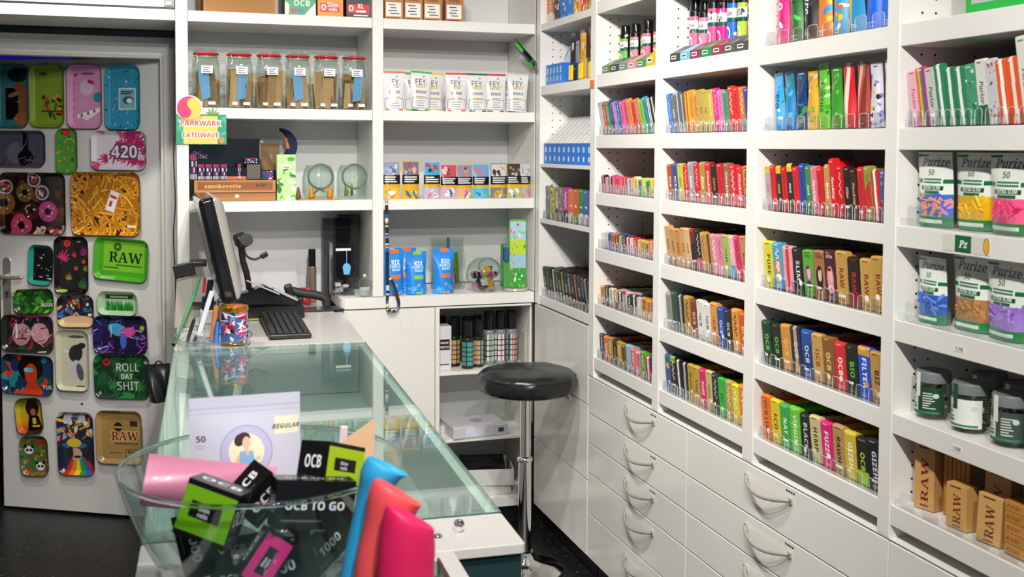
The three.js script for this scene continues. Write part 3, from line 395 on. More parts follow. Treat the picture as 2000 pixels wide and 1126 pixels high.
tray(-0.668, 0.624, 0.27, 0.186, -0.02, '#1c0c14', 'tray with orange red portrait in blue glasses', 19, (c, w, h) => { fill(c, w, h, '#173a5c'); blobs(c, w, h, ['#1f5a3c', '#1a2a6c', '#c8452a', '#2a8a9a', '#0f1a30'], 30, 0.05, 0.12); oval(c, w * 0.52, h * 0.35, w * 0.24, h * 0.33, '#1a0c0c'); oval(c, w * 0.53, h * 0.5, w * 0.12, h * 0.27, '#c9401c'); c.fillStyle = '#c23a1a'; c.beginPath(); c.moveTo(w * 0.4, h * 0.9); c.lineTo(w * 0.48, h * 0.68); c.lineTo(w * 0.62, h * 0.68); c.lineTo(w * 0.82, h); c.lineTo(w * 0.25, h); c.fill(); oval(c, w * 0.5, h * 0.4, w * 0.08, h * 0.06, '#57b5dc'); oval(c, w * 0.44, h * 0.4, w * 0.05, h * 0.06, '#7ac8e4'); txt(c, 'YUM', w * 0.86, h * 0.86, h * 0.14, '#f0d8c0', 'bold|sans-serif'); });
tray(-0.202, 0.638, 0.280, 0.205, 0.03, '#0c2c14', 'dark green leaf tray reading ROLL DAT SHIT', 20, (c, w, h) => { fill(c, w, h, '#10341c'); for (let i = 0; i < 22; i++) leaf(c, rnd() * w, rnd() * h, h * rr(0.25, 0.5), pick(['#1d5a30', '#2f7d40', '#174a26', '#276a38']), rnd() * 6.3); circ(c, w * 0.2, h * 0.2, h * 0.085, '#c8251c'); circ(c, w * 0.2, h * 0.2, h * 0.035, '#3a0a08'); txt(c, 'ROLL', w * 0.57, h * 0.4, h * 0.25, '#dfe6e0', 'sans-serif'); txt(c, 'DAT', w * 0.55, h * 0.58, h * 0.16, '#dfe6e0', 'bold|sans-serif'); txt(c, 'SHIT', w * 0.57, h * 0.82, h * 0.26, '#dfe6e0', 'sans-serif'); oval(c, w * 0.9, h * 0.2, 8, 6, '#b9c8d8'); });
tray(-0.661, 0.438, 0.14, 0.17, 0.1, '#1a0d08', 'small red yellow green tray with dark haired figure', 21, (c, w, h) => { fill(c, w, h, grad(c, 0, 0, 0, h, '#3a5a18', '#b8b02a', '#d8a020', '#c8381c')); oval(c, w * 0.55, h * 0.3, w * 0.24, h * 0.26, '#24100a'); oval(c, w * 0.57, h * 0.42, w * 0.1, h * 0.1, '#a5664a'); c.fillStyle = '#100a0a'; c.beginPath(); c.moveTo(w * 0.3, h); c.lineTo(w * 0.4, h * 0.52); c.lineTo(w * 0.75, h * 0.52); c.lineTo(w * 0.9, h); c.fill(); c.fillStyle = '#d8c020'; c.fillRect(w * 0.52, h * 0.58, 14, 22); c.fillRect(w * 0.5, h * 0.78, 30, 7); });
tray(-0.639, 0.258, 0.147, 0.19, 0.05, '#16240f', 'small green tray with black and white bear faces', 22, (c, w, h) => { fill(c, w, h, '#55683a'); blobs(c, w, h, ['#2f7d2a', '#c8402a', '#d8b030', '#245a20', '#8a9a60', '#b86a2a'], 46, 0.04, 0.1); for (const [x, y] of [[0.25, 0.38], [0.62, 0.78]]) { oval(c, w * x, h * y, 17, 15, '#e2e6ea'); circ(c, w * x - 7, h * y, 5, '#141418'); circ(c, w * x + 7, h * y, 5, '#141418'); circ(c, w * x - 14, h * y - 13, 6, '#141418'); circ(c, w * x + 14, h * y - 13, 6, '#141418'); } circ(c, w * 0.72, h * 0.2, 12, '#c8251c'); });
tray(-0.432, 0.325, 0.187, 0.297, 0.03, '#101018', 'rainbow tray with yellow banded hat and moustache face', 23, (c, w, h) => { fill(c, w, h, '#1b2540'); blobs(c, w, h * 0.2, ['#c8322a', '#2f8a3c', '#e0c030', '#2a5aa8'], 24, 0.04, 0.09); blobs(c, w, h * 0.45, ['#8fa6c8', '#6a88b0', '#d8dce6'], 16, 0.08, 0.16); for (let k = 0; k < 6; k++) { c.fillStyle = ['#c8281c', '#e07a1c', '#e8d02a', '#2f9a3c', '#2a62b8', '#c8281c'][k]; c.beginPath(); c.moveTo(w * (0.1 + k * 0.16), h); c.lineTo(w * (0.26 + k * 0.16), h); c.lineTo(w * (0.42 + k * 0.06), h * 0.72); c.lineTo(w * (0.34 + k * 0.06), h * 0.72); c.fill(); } strokes(c, w * 0.8, h * 0.4, ['#e0962a', '#d86a1c', '#6a1c10'], 16, w * 0.2, 7); oval(c, w * 0.42, h * 0.54, w * 0.34, h * 0.05, '#2a66a8'); oval(c, w * 0.4, h * 0.5, w * 0.2, h * 0.07, '#d8c028'); oval(c, w * 0.45, h * 0.68, w * 0.16, h * 0.1, '#d0a088'); oval(c, w * 0.48, h * 0.72, w * 0.1, h * 0.02, '#1a1210'); oval(c, w * 0.3, h * 0.66, w * 0.07, h * 0.1, '#141014'); oval(c, w * 0.78, h * 0.66, w * 0.12, h * 0.12, '#2a1c20'); });
tray(-0.218, 0.366, 0.232, 0.248, 0.03, '#5a4420', 'tan cardboard coloured tray with dark red RAW lettering', 24, (c, w, h) => { fill(c, w, h, '#b08e54'); c.fillStyle = '#3a2a18'; c.fillRect(w * 0.14, 0, w * 0.4, 8); txt(c, 'RAW', w * 0.58, h * 0.57, h * 0.22, '#7a1c18', 'bold|serif', 'center', '#e0c080'); circ(c, w * 0.44, h * 0.32, w * 0.09, '#2a2018'); c.fillStyle = '#d8b878'; c.fillRect(w * 0.36, h * 0.31, w * 0.16, 6); c.fillStyle = '#4a2a1c'; c.fillRect(w * 0.7, h * 0.2, w * 0.16, 20); for (let k = 0; k < 10; k++) c.fillRect(w * (0.36 + k * 0.05), h * 0.62, 7, 4); c.strokeStyle = '#4a3018'; c.lineWidth = 2; c.strokeRect(w * 0.58, h * 0.74, w * 0.3, 26); txt(c, 'Buoo', w * 0.73, h * 0.81, 15, '#2a1a10', 'bold|monospace'); c.fillStyle = '#6a4a28'; c.fillRect(w * 0.24, h * 0.8, w * 0.26, 3); });

// ------------------------------------------------------------------ packs on the right-hand shelving
// spec: colour words ; base colour ; text ; text colour ; style ; accent
function drawPack(c, w, h, [, col, text = '', tc = '#fff', st = 'v', acc = '#fff']) {
  fill(c, w, h, col);
  if (st === 's') { const cols = acc.split('/'); cols.forEach((k, i) => { c.fillStyle = k; c.fillRect(w * (i + 0.5) / (cols.length + 0.5), 0, w / (cols.length + 2), h); }); }
  if (st === 'f') { for (let i = 0; i < 16; i++) oval(c, rnd() * w, h * rr(0.05, 0.95), w * rr(0.06, 0.2), w * rr(0.05, 0.14), pick(acc.split('/')), rnd() * 3); }
  if (st === 'p') { oval(c, w * 0.5, h * 0.55, w * 0.33, h * 0.24, acc); oval(c, w * 0.54, h * 0.5, w * 0.18, h * 0.14, '#e8bfae'); c.fillStyle = '#2a1418'; c.fillRect(w * 0.3, h * 0.36, w * 0.3, h * 0.05); oval(c, w * 0.5, h * 0.75, w * 0.3, h * 0.08, tc); }
  if (st === 'b' || st === 'vb') { c.fillStyle = acc; c.fillRect(0, h * 0.7, w, h * 0.3); }
  if (st === 't' || st === 'vt') { c.fillStyle = acc; c.fillRect(0, 0, w, h * 0.17); }
  if (st === 'd') { c.fillStyle = acc; c.beginPath(); c.moveTo(0, h * 0.45); c.lineTo(w, h * 0.25); c.lineTo(w, h * 0.75); c.lineTo(0, h * 0.9); c.fill(); }
  if (st === 'o') { oval(c, w / 2, h * 0.3, w * 0.3, w * 0.3, acc); }
  if (text) {
    if ('pho'.includes(st)) { c.font = 'bold ' + w * 0.26 + 'px sans-serif'; c.fillStyle = tc; c.textAlign = 'center'; c.fillText(text, w / 2, st === 'o' ? h * 0.62 : h * 0.16); }
    else { c.save(); c.translate(w * 0.5, h * 0.5); c.rotate(Math.PI / 2); c.textAlign = 'center'; const it = /[a-z]/.test(text); let px = w * 0.52; c.font = (it ? 'italic bold ' : 'bold ') + px + 'px ' + (it ? 'serif' : 'sans-serif'); px *= Math.min(1, h * 0.8 / c.measureText(text).width); c.font = (it ? 'italic bold ' : 'bold ') + px + 'px ' + (it ? 'serif' : 'sans-serif'); c.fillStyle = tc; c.fillText(text, 0, px * 0.34); c.restore(); }
  }
  const z = h * rr(0.72, 0.84), d2 = 'sf'.includes(st) ? 0 : 1; if (d2) { c.fillStyle = rnd() < 0.5 ? acc : '#f0ece4'; if (rnd() < 0.5) oval(c, w * rr(0.3, 0.7), z, w * 0.17, w * 0.17, c.fillStyle); else c.fillRect(w * 0.12, z, w * rr(0.3, 0.75), h * 0.05); if (!text) { c.fillStyle = rnd() < 0.5 ? '#f4f0ea' : '#2a2624'; c.strokeStyle = c.fillStyle; c.lineWidth = w * rr(0.05, 0.1); c.lineCap = 'round'; c.beginPath(); c.moveTo(w * 0.5, h * 0.14); for (let k = 0; k < 7; k++) c.quadraticCurveTo(w * (k % 2 ? 0.2 : 0.8), h * (0.17 + k * 0.07), w * rr(0.4, 0.6), h * (0.2 + k * 0.07)); c.stroke(); } }
  c.fillStyle = tc; c.globalAlpha = 0.75; for (let k = 0; k < 3; k++) c.fillRect(w * 0.16, h * (0.9 + k * 0.025), w * rr(0.3, 0.66), h * 0.011); c.fillRect(w * 0.2, h * 0.045, w * rr(0.3, 0.6), h * 0.02); c.globalAlpha = 1;
}
const parse = (s) => s.split('|').map((r) => r.trim().split(';').map((v) => v.trim()));
const packGeo = new Map(), stock = [];
function shapeOf(kind, w, h, t, cl) { const k = [kind, w.toFixed(4), h.toFixed(4), t.toFixed(4), cl.u0, cl.v0].join(); if (!packGeo.has(k)) packGeo.set(k, wear(kind === 'pouch' ? pouch(w, h, t) : kind === 'carton' ? carton(w, h, t) : booklet(w, h, t), cl)); return packGeo.get(k); }
const toWorld = (bay, x, y, d) => [RX + d, y, BAY[bay].z + x];
function onePack(bay, x, y, d, kind, w, h, t, s, label, o = {}) {
  const cl = cell('pack' + s.join() + (w / h).toFixed(2), o.px ?? 56, (o.px ?? 56) * h / w, s[1], (c, W, H) => drawPack(c, W, H, s));
  const m = new THREE.Mesh(shapeOf(kind, w, h, t, cl), pmat(cl, o.fin ?? (kind === 'pouch' ? 'film' : 'card')));
  m.name = numbered(o.name ?? (kind === 'pouch' ? 'foil_pouch' : kind === 'carton' ? 'small_carton' : 'paper_pack')); m.castShadow = m.receiveShadow = true; scene.add(m);
  const ln = o.lean ?? 0.1, ro = o.roll ?? 0; m.position.set(...toWorld(bay, x, y + 0.0022 + t / 2 * Math.sin(Math.abs(ln)) + w / 2 * Math.sin(Math.abs(ro)), d)); m.rotation.order = 'YXZ'; m.rotation.set(o.lean ?? 0.1, -Math.PI / 2 + (o.yaw ?? 0), o.roll ?? 0);
  return tag(m, label, o.cat ?? 'pack', o.group);
}
const BAYNAME = { A: 'corner bay', B: 'second bay', C: 'third bay', D: 'fourth bay', E: 'fifth bay' };
function packRow(bay, lvl, shelfName, specs, { h = 0.115, t = 0.02, kind = 'booklet', lean = 0.1, x0 = 0.018, x1, gap = 0.004, noun = 'paper pack', back = 5, d = 0.024, hj = 0.006, stops = true, px, shift = 0 } = {}) {
  const B = BAY[bay], n = specs.length, end = x1 ?? B.w - 0.01, slot = (end - x0) / n, group = noun + 's on the ' + shelfName + ' of the ' + BAYNAME[bay];
  specs.forEach((s, i) => {
    const w = slot - gap, hh = h + hj * (rnd() - 0.5) * 2 + (+s[6] || 0), x = x0 + slot * (i + 0.5), roll = rr(0.0, 0.06) + shift;
    onePack(bay, x, lvl, d + t / 2, kind, w, hh, t, s, `${s[0]} ${noun}, ${ORD[i + 1]} from corner end, ${shelfName}, ${BAYNAME[bay]}`, { lean, roll, group, px });
    for (let k = 1; k <= back; k++) stock.push([bay, x, lvl, d + t / 2 + k * (t + 0.002), w * 0.97, (hh - rr(0.002, 0.008)), t, lean * (1 - k * 0.1), s[1]]);
  });
  if (!stops) return;
  const tr = thing('divider_tray', `clear acrylic divider tray on the ${shelfName} of the ${BAYNAME[bay]}`, 'shelf divider', [RX + 0.006, lvl, B.z], -Math.PI / 2, 'clear acrylic divider trays');
  obj('base_strip', panel(x0 - 0.004, end + 0.004, 0.0002, 0.0018, -0.03, 0.0, 0.0003), M.acrylic, tr);
  const sw = slot * 0.66, sh = 0.034, stop = ext(rrect(sw, sh, 0.007), 0.0016, 0, 3).translate(0, sh / 2 + 0.002, -0.0026), div = ext((() => { const s = new THREE.Shape(); s.moveTo(0, 0); s.lineTo(0.012, 0); s.lineTo(0.012, 0.014); s.quadraticCurveTo(0.006, 0.016, 0.006, 0.024); s.quadraticCurveTo(0.006, 0.036, -0.01, 0.036); s.lineTo(-0.12, 0.036); s.lineTo(-0.12, 0); return s; })(), 0.0014, 0, 3).rotateY(-Math.PI / 2).translate(0.0007, 0.002, -0.014);
  const foot = rbox(0.006, 0.009, 0.007, 0.001, 1).translate(0, 0.0065, -0.004);
  const put = (nm, g, x) => { const m = new THREE.Mesh(g, M.acrylic); m.name = nm; m.position.x = x; m.castShadow = m.receiveShadow = true; tr.add(m); };
  const eg = (() => { const a = sw / 2, p = [[-a, 0.003], [-a, sh * 0.5], [-a, sh * 0.86], [-a + 0.003, sh], [0, sh + 0.001], [a - 0.003, sh], [a, sh * 0.86], [a, sh * 0.5], [a, 0.003]]; return plain(tube(p.map(([x, y]) => [x, y, -0.001]), 0.0009, 18, 4)); })();
  const G = [plain(stop), plain(div), plain(foot)];
  for (let i = 0; i <= n; i++) { const x = x0 + slot * i; put('divider', G[1], x); put('clip_foot', G[2], x); if (i < n) { put('front_stop', G[0], x + slot / 2); const e = new THREE.Mesh(eg, M.edge); e.name = 'stop_edge'; e.castShadow = e.receiveShadow = true; tr.children[tr.children.length - 1].add(e); } }
}
const FROM = (k) => ['', 'lowest shelf above drawers', 'second shelf above drawers', 'third shelf above drawers', 'fourth shelf above drawers', 'fifth shelf above drawers', 'sixth shelf above drawers'][k];
// --- corner bay
packRow('A', 1.017, 'lowest shelf', parse('black;#141416;OCB;#ddd|black;#1a1a1c;|black;#121214;OCB;#aaa|black and white;#161618;;#fff;s;#eee|plum;#3a1a30;|black;#141416;ELEM;#ccc|lime edged black;#15181a;;#b8d82c;s;#a8cc28|black;#131315;OCB;#ddd|slate;#2a2e33;|black;#141416;RIZ;#bbb|orange edged;#1a1a1c;;#e2572a;s;#e2572a|dark grey;#26282c;OCB;#ddd|black;#141416;|grey striped;#2a2a2e;;#fff;s;#999|black and green;#12161a;B7;#2f9a5c'), { h: 0.125, back: 7, hj: 0.004, lean: 0.12 });
packRow('A', 1.347, 'second shelf', parse('grey;#6a6e70;S;#222;f;#333/#bbb|yellow marbled;#a8a23c;;#fff;f;#555/#d8d060/#888|skull print;#9a8068;;#222;p;#7a6a58|grey;#77706a;;#222;f;#444/#caa|magenta;#c0228a;;#222;b;#2a1a2a|orange;#d8702a;1;#fff;vb;#c8b8a8|orange red;#cf5a28;4;#fff;vb;#8a8a3c|green;#2f7a3c;1;#fff;vb;#c8d0c0|blue;#2a5ea8;F;#fff;vb;#c0a8c8|purple;#7a3c7c;;#fff;b;#b87a5a'), { h: 0.135, back: 3, hj: 0.003, lean: 0.02, noun: 'tip pack' });
for (let i = 0; i < 10; i++) {                                       // blue boxes with raised white card lids
  const x = 0.03 + i * 0.0555, t = thing('filter_box', `blue counter box with raised white lid, ${ORD[i + 1]} from corner end`, 'box', toWorld('A', x + 0.0, 1.5812, 0.055), -Math.PI / 2, 'blue filter boxes in the corner bay');
  const s = ['blue', '#1f6fd0', 'B', '#e8f0fa', 'o', '#1f6fd0'], cl = cell('bluebox', 60, 130, '#1f6fd0', (c, w, h) => { fill(c, w, h, '#2277d8'); txt(c, 'B', w * 0.5, h * 0.42, h * 0.34, '#eaf3fc', 'bold|sans-serif'); c.fillStyle = '#dfeefb'; c.fillRect(w * 0.35, h * 0.62, w * 0.3, h * 0.22); c.fillStyle = '#144e9c'; c.fillRect(0, 0, w, h * 0.04); });
  const g = carton(0.05, 0.085, 0.075); obj('box_body', wear(g, cl), pmat(cl, 'card'), t);
  const lid = obj('lid_flap', panel(-0.0235, 0.0235, 0, 0.16, -0.0006, 0.0006, 0.0002), std('white_card', 0.78, 0.78, 0.79, 0.55), t); lid.position.set(0, 0.0855, 0.036); lid.rotation.x = -0.8;
  obj('blue_mark', panel(-0.008, 0.004, 0.05, 0.053, 0.0006, 0.0009, 0.0001), std('blue_ink', 0.05, 0.16, 0.55, 0.5), lid);
}
// --- packs, second bay
packRow('B', 0.866, FROM(1), parse('navy;#1c2a5c;;#fff|orange;#e0781c;OCB;#fff|gold;#b8902c;;#222|dark brown;#2a2018;OCB;#d8b040|gold;#c09a30;;#222|brown gold;#7a5a20;|pale blue;#8ab4cc;|salmon pink;#d8706c;|pink;#e0889c;|green;#5aa038;|red outlined;#b02a3c;;#fff;s;#e8e0e0|navy;#20305c;'), { h: 0.085, back: 8, noun: 'short pack' });
packRow('B', 1.07, FROM(2), parse('orange;#d88a28;|dark brown;#2c2420;|white;#ddd8d0;;#333|tan and red;#c0a070;;#a02020;b;#b02828|black striped;#1c1a1a;;#fff;s;#eee|pink white;#d0c0c0;;#c02050;t;#c8204c|black;#161616;|black and white;#222;;#fff;s;#ddd|pale grey;#c8c4bc;;#333|gold;#b88428;|orange;#d8842c;|blue;#2a5aa8;'), { h: 0.068, back: 9, noun: 'short pack' });
packRow('B', 1.277, FROM(3), parse('white;#ddd;;#555|pale grey;#c8c8cc;;#555|blue;#2a62b0;|orange red;#d85a28;|dark;#3a3a34;|tan;#b89860;|black;#26221e;|red and white;#c83030;;#fff;s;#fff|white dotted;#e0dcd8;O;#222|red;#c82c38;|tan gold;#c4a050;|gold;#c8a048;|gold;#bc9440;|orange;#d87a34;|brown orange;#b85a24;'), { h: 0.056, back: 6, noun: 'short pack' });
packRow('B', 1.484, FROM(4), parse('black and pink;#2a2230;;#f08;s;#e870a0|pink;#e080b0;|black;#201c24;;#fff;s;#ddd|hot pink;#e82c78;|pink red;#e8406c;|pink red;#e03058;|red;#e02c2c;|blue striped;#3a8ac8;;#fff;s;#fff|orange;#e8a03c;|cream yellow;#e0d890;|teal dotted;#38a0a0;;#e03;o;#e02848|yellow green;#c8d04c;|green;#2c9a58;|yellow;#e0c038;|black patterned;#28281e;;#fff;f;#eee/#666'), { h: 0.06, back: 4, noun: 'short pack' });
packRow('B', 1.696, FROM(5), parse('clear grey;#b0b4b4;;#666|red;#d83030;|green;#2c9a58;|navy;#2a3a80;|lilac;#b088c8;|blue;#2c5ab0;|pink;#e86a9a;|rose;#e0507c;|orange;#e8913c;|red;#dc3434;|tan red;#c87a5a;|lime;#8cc83c;|teal;#2c9aa0;|black and white;#222;;#fff;s;#fff/#eee|black striped;#1c1c1c;;#fff;s;#ddd'), { h: 0.12, t: 0.012, back: 6, lean: 0.16, shift: 0.1, noun: 'sleeve' });
// --- third bay
packRow('C', 0.866, FROM(1), parse('blue star;#24508c;;#e0c020;o;#e8c828|black green;#1a1e1a;;#8ac83c;t;#7ab82c|black and white;#1c1c1c;;#fff;s;#e8e8e8|black;#18181a;;#fff;s;#bbb|gold;#b8962c;Beyond;#2a2010|gold;#c0a03c;King;#2a2010|magenta;#d8206c;FUZZ;#fff|pale gold;#c8b878;Slim;#3a3018|charcoal;#2c2a2a;|bright green;#28b83c;RIZ;#0e4a18|tan;#c09a54;|yellow;#e0d02c;;#333|orange;#e8842c;'), { h: 0.116, back: 8 });
packRow('C', 1.07, FROM(2), parse('grey;#8a908c;|dark green;#1c4438;|black green;#1a2420;;#fff;s;#aaa|gold;#b88c34;|brown;#7a3418;OCB;#e8d0b0|white;#dcdcda;OCB;#333|white;#e2e0dc;OCB;#222|tan orange;#d89a44;OCB;#7a2010|blue;#24489c;OCB;#d8e0f0|black;#20242c;OCB;#ddd|orange tan;#dc9438;|orange;#c85a20;OCB;#f0d8a0'), { h: 0.118, back: 8 });
packRow('C', 1.277, FROM(3), parse('tan;#c49a64;RAW;#3a1c10|tan;#bf9458;RAW;#3a1c10|tan orange;#c88a3c;RAW;#7a2018|tan;#c8a068;OCB;#7a2010|cream tan;#d8b47c;OCB;#a02c18|red and black;#7a1c1c;;#fff;d;#1c1818|black;#221c1a;;#d8b;b;#c85a7c|tan;#c09050;|gold tan;#b8863c;;#222;s;#3a2a18|pink;#dc8aa0;|pink;#d88098;|lime green;#9ab858;PURE;#1c2c10|pale blue pink;#e0a8b4;;#fff;b;#4a9ac8|red pink;#d8305c;|tan red;#c08a5c;King;#222'), { h: 0.12, back: 8, lean: 0.12, shift: 0.05 });
packRow('C', 1.484, FROM(4), parse('rust red;#a8402c;OCB;#f0d8c0|blue;#1c4a9c;OCB;#e8f0fa|yellow green;#c8c048;BIO;#2a6a30|red;#d42028;|silver;#9aa0a4;Slim;#fff|red;#d01c2c;|gold;#b08a3c;Blue;#fff|red;#d4202a;Smoking;#fff|black;#1c1a18;Slim;#c8a84c|red;#cc1c28;|brown;#8a6448;Smoking;#f0e0c8|red;#d42430;|red;#d8262c;Smoking;#fff|gold black;#b88c3c;;#222;b;#222'), { h: 0.118, back: 4 });
packRow('C', 1.696, FROM(5), parse('bright blue;#2474c8;|grey;#6c7074;SMK;#ddd|grey striped;#606468;;#fff;s;#bbb|grey striped;#585c60;;#fff;s;#aaa|yellow;#e8b820;;#d82c20;s;#d82c20|orange;#e89430;;#d8402c;t;#e8a020|gold tan;#c8964c;|olive gold;#b8a050;RIZ;#6a5a20|gold;#c0a848;FIL;#6a5a20|gold;#c8b054;;#7a6a28|magenta;#d82c8c;|pink;#e878b0;|green teal;#3c9a78;|red;#d8342c;|red;#e03030;|orange grey;#c87a3c;;#fff;b;#888|indigo;#3a4a9c;'), { h: 0.125, t: 0.014, back: 4, shift: 0.05 });
// --- fourth bay
packRow('D', 0.866, FROM(1), parse('orange;#e8741c;OCB LINE;#3a1c08|yellow;#e0c828;ECO;#2a2a10|green;#3aa848;NAT;#e8f4e0|lime green;#6cc83c;VIRGIN;#eaf8e0|black;#1c1e1e;BLACK;#ddd|cream;#d0c48c;HEMP;#2a2418|magenta;#dc2078;FUZZH;#fff|tan;#b8945c;RAWH;#2a1c10|yellow;#d4bc34;GIZEH;#fff|black and green;#1a1c1c;OCB;#b8e03c;vb;#9ac83c|black;#161618;GIZEH;#f0f0f0'), { h: 0.118, back: 9, px: 72 });
packRow('D', 1.07, FROM(2), parse('green and black;#16301c;OCB;#5cd83c|black with green;#151c18;OCB;#5cc83c|orange tan;#d0903c;OCB;#e8c070|dark navy;#1c2c4c;OCB;#d0d8e8;s;#c8a060|blue;#24509c;OCB;#d8e4f4;d;#1c3c7c|gold;#c89c54;OCB;#8a2c18|brown gold;#8a5c2c;OCB;#f0d8a0|red;#d42a2c;OCB;#fff|black green;#1c2418;BIO;#6cd02c|royal blue;#2450c8;FILTER;#fff;vt;#d8a02c|gold tan;#c0924c;RIZ;#2a1c10'), { h: 0.12, back: 9, px: 72 });
packRow('D', 1.277, FROM(3), parse('yellow;#d8cc2c;PURE;#3a3a10|sky blue;#4a9cc8;;#fff;p;#d8803c|pink and red;#e0a0ac;;#fff;s;#d82c3c|black;#1c1a1a;SLIM;#e8e8e4|green;#5ca83c;Juicy;#1c3a14;p;#9a5a9c|brown;#a87048;KING;#1c120c;p;#1c1410|pink portrait;#4a1a28;billie;#f0c0cc;p;#e88aa4|tan;#c49a4c;RAW;#8a1c18|black and red;#221a16;RAW;#c8242c;vb;#8a1c20|tan;#c8a050;RAW;#8a1c18|tan;#c09848;RAW;#8a1c18'), { h: 0.122, back: 8, px: 72 });
packRow('D', 1.484, FROM(4), parse('red and grey;#a8a0a8;Smk;#c81c24;t;#e0b828|red;#d4202a;|black and yellow;#2a2a24;Smk;#e8d040;t;#e0b828|red;#d01c26;|black;#242820;Smk;#fff;t;#d8c02c|red;#d8242c;|blue;#2848a8;;#fff|green;#3a8a48;Smk;#f4f0e8|pink;#e07890;Smoking;#fff|red;#d42028;|tan;#c09858;Brown;#fff|tall red;#d81c24;Smoking;#fff;v;#fff;0.022|red;#cc1a24;|black;#241c1a;Slim;#e8d8c0|dark brown;#3a1c1a;Smoking;#e0c078|red;#d4222c;|olive;#8a9a3c;;#fff;d;#c83a2c|red white striped;#d03030;;#fff;s;#fff|multicoloured;#4a5a8c;;#fff;f;#e0a030/#c83a2c/#3a9ac8'), { h: 0.122, back: 4, px: 60 });
// --- fifth bay, tall slim packs
packRow('E', 1.696, FROM(5), parse('pale pink;#e4b4c4;Purize;#c82c6c|rainbow;#d83c3c;;#fff;s;#e88030/#e8d82c/#3aa84c/#2c5cc0/#8a3cb0|pale grey;#c8c8c4;Purize;#2a2a2a|white green;#2c8a5c;;#fff;s;#f0f4f0|green white;#2a8458;;#fff;s;#eef4ee|green white;#2c8a5c;;#fff;s;#f0f4f0|green floral;#4a9a78;;#fff;f;#1c6a48/#c8e8d8/#2a8a5c|white and green;#dcdcd4;Purize;#222;b;#1c6a40|orange floral;#c8ccd0;;#fff;f;#e0582c/#2c5a6c/#d8402c|orange white;#e8602c;;#fff;s;#fff|orange;#e05a28;;#fff;s;#f4e0d8|tall white;#dcdcd4;Purize;#1c6a40;v;#fff;0.038|yellow;#e0b820;;#7a6a18;v;#fff;0.036|grey;#a8a8a4;Slim;#333|purple;#6c48b8;|purple;#7854c4;|purple;#7050c0;|purple;#7c5ac8;'), { h: 0.125, t: 0.014, back: 4, shift: 0.05, px: 60, gap: 0.003 });
{
  const box = new THREE.BoxGeometry(1, 1, 1).translate(0, 0.5, 0), im = new THREE.InstancedMesh(box, new THREE.MeshStandardMaterial({ name: 'stocked_pack_card', roughness: 0.5 }), stock.length), m = new THREE.Matrix4(), q = new THREE.Quaternion(), e = new THREE.Euler(0, 0, 0, 'YXZ'), col = new THREE.Color();
  stock.forEach(([bay, x, y, d, w, h, t, lean, c], i) => { e.set(lean, -Math.PI / 2, 0.03); m.compose(V(...toWorld(bay, x, y + 0.0006, d)), q.setFromEuler(e), V(w, h, t)); im.setMatrixAt(i, m); im.setColorAt(i, col.set(c).multiplyScalar(0.9)); });
  im.name = 'stocked_packs'; im.userData.kind = 'stuff'; tag(im, 'further paper packs stocked behind the front ones on the shelves', 'packs'); im.castShadow = im.receiveShadow = true; scene.add(im);
}

// ------------------------------------------------------------------ other goods on the right-hand shelving
const mats = new Map();
const hexm = (hex, rough = 0.4, more = {}) => { const k = hex + rough + JSON.stringify(more); if (!mats.has(k)) mats.set(k, new THREE.MeshPhysicalMaterial({ name: 'colour_' + hex.slice(1), color: hex, roughness: rough, ...more })); return mats.get(k); };
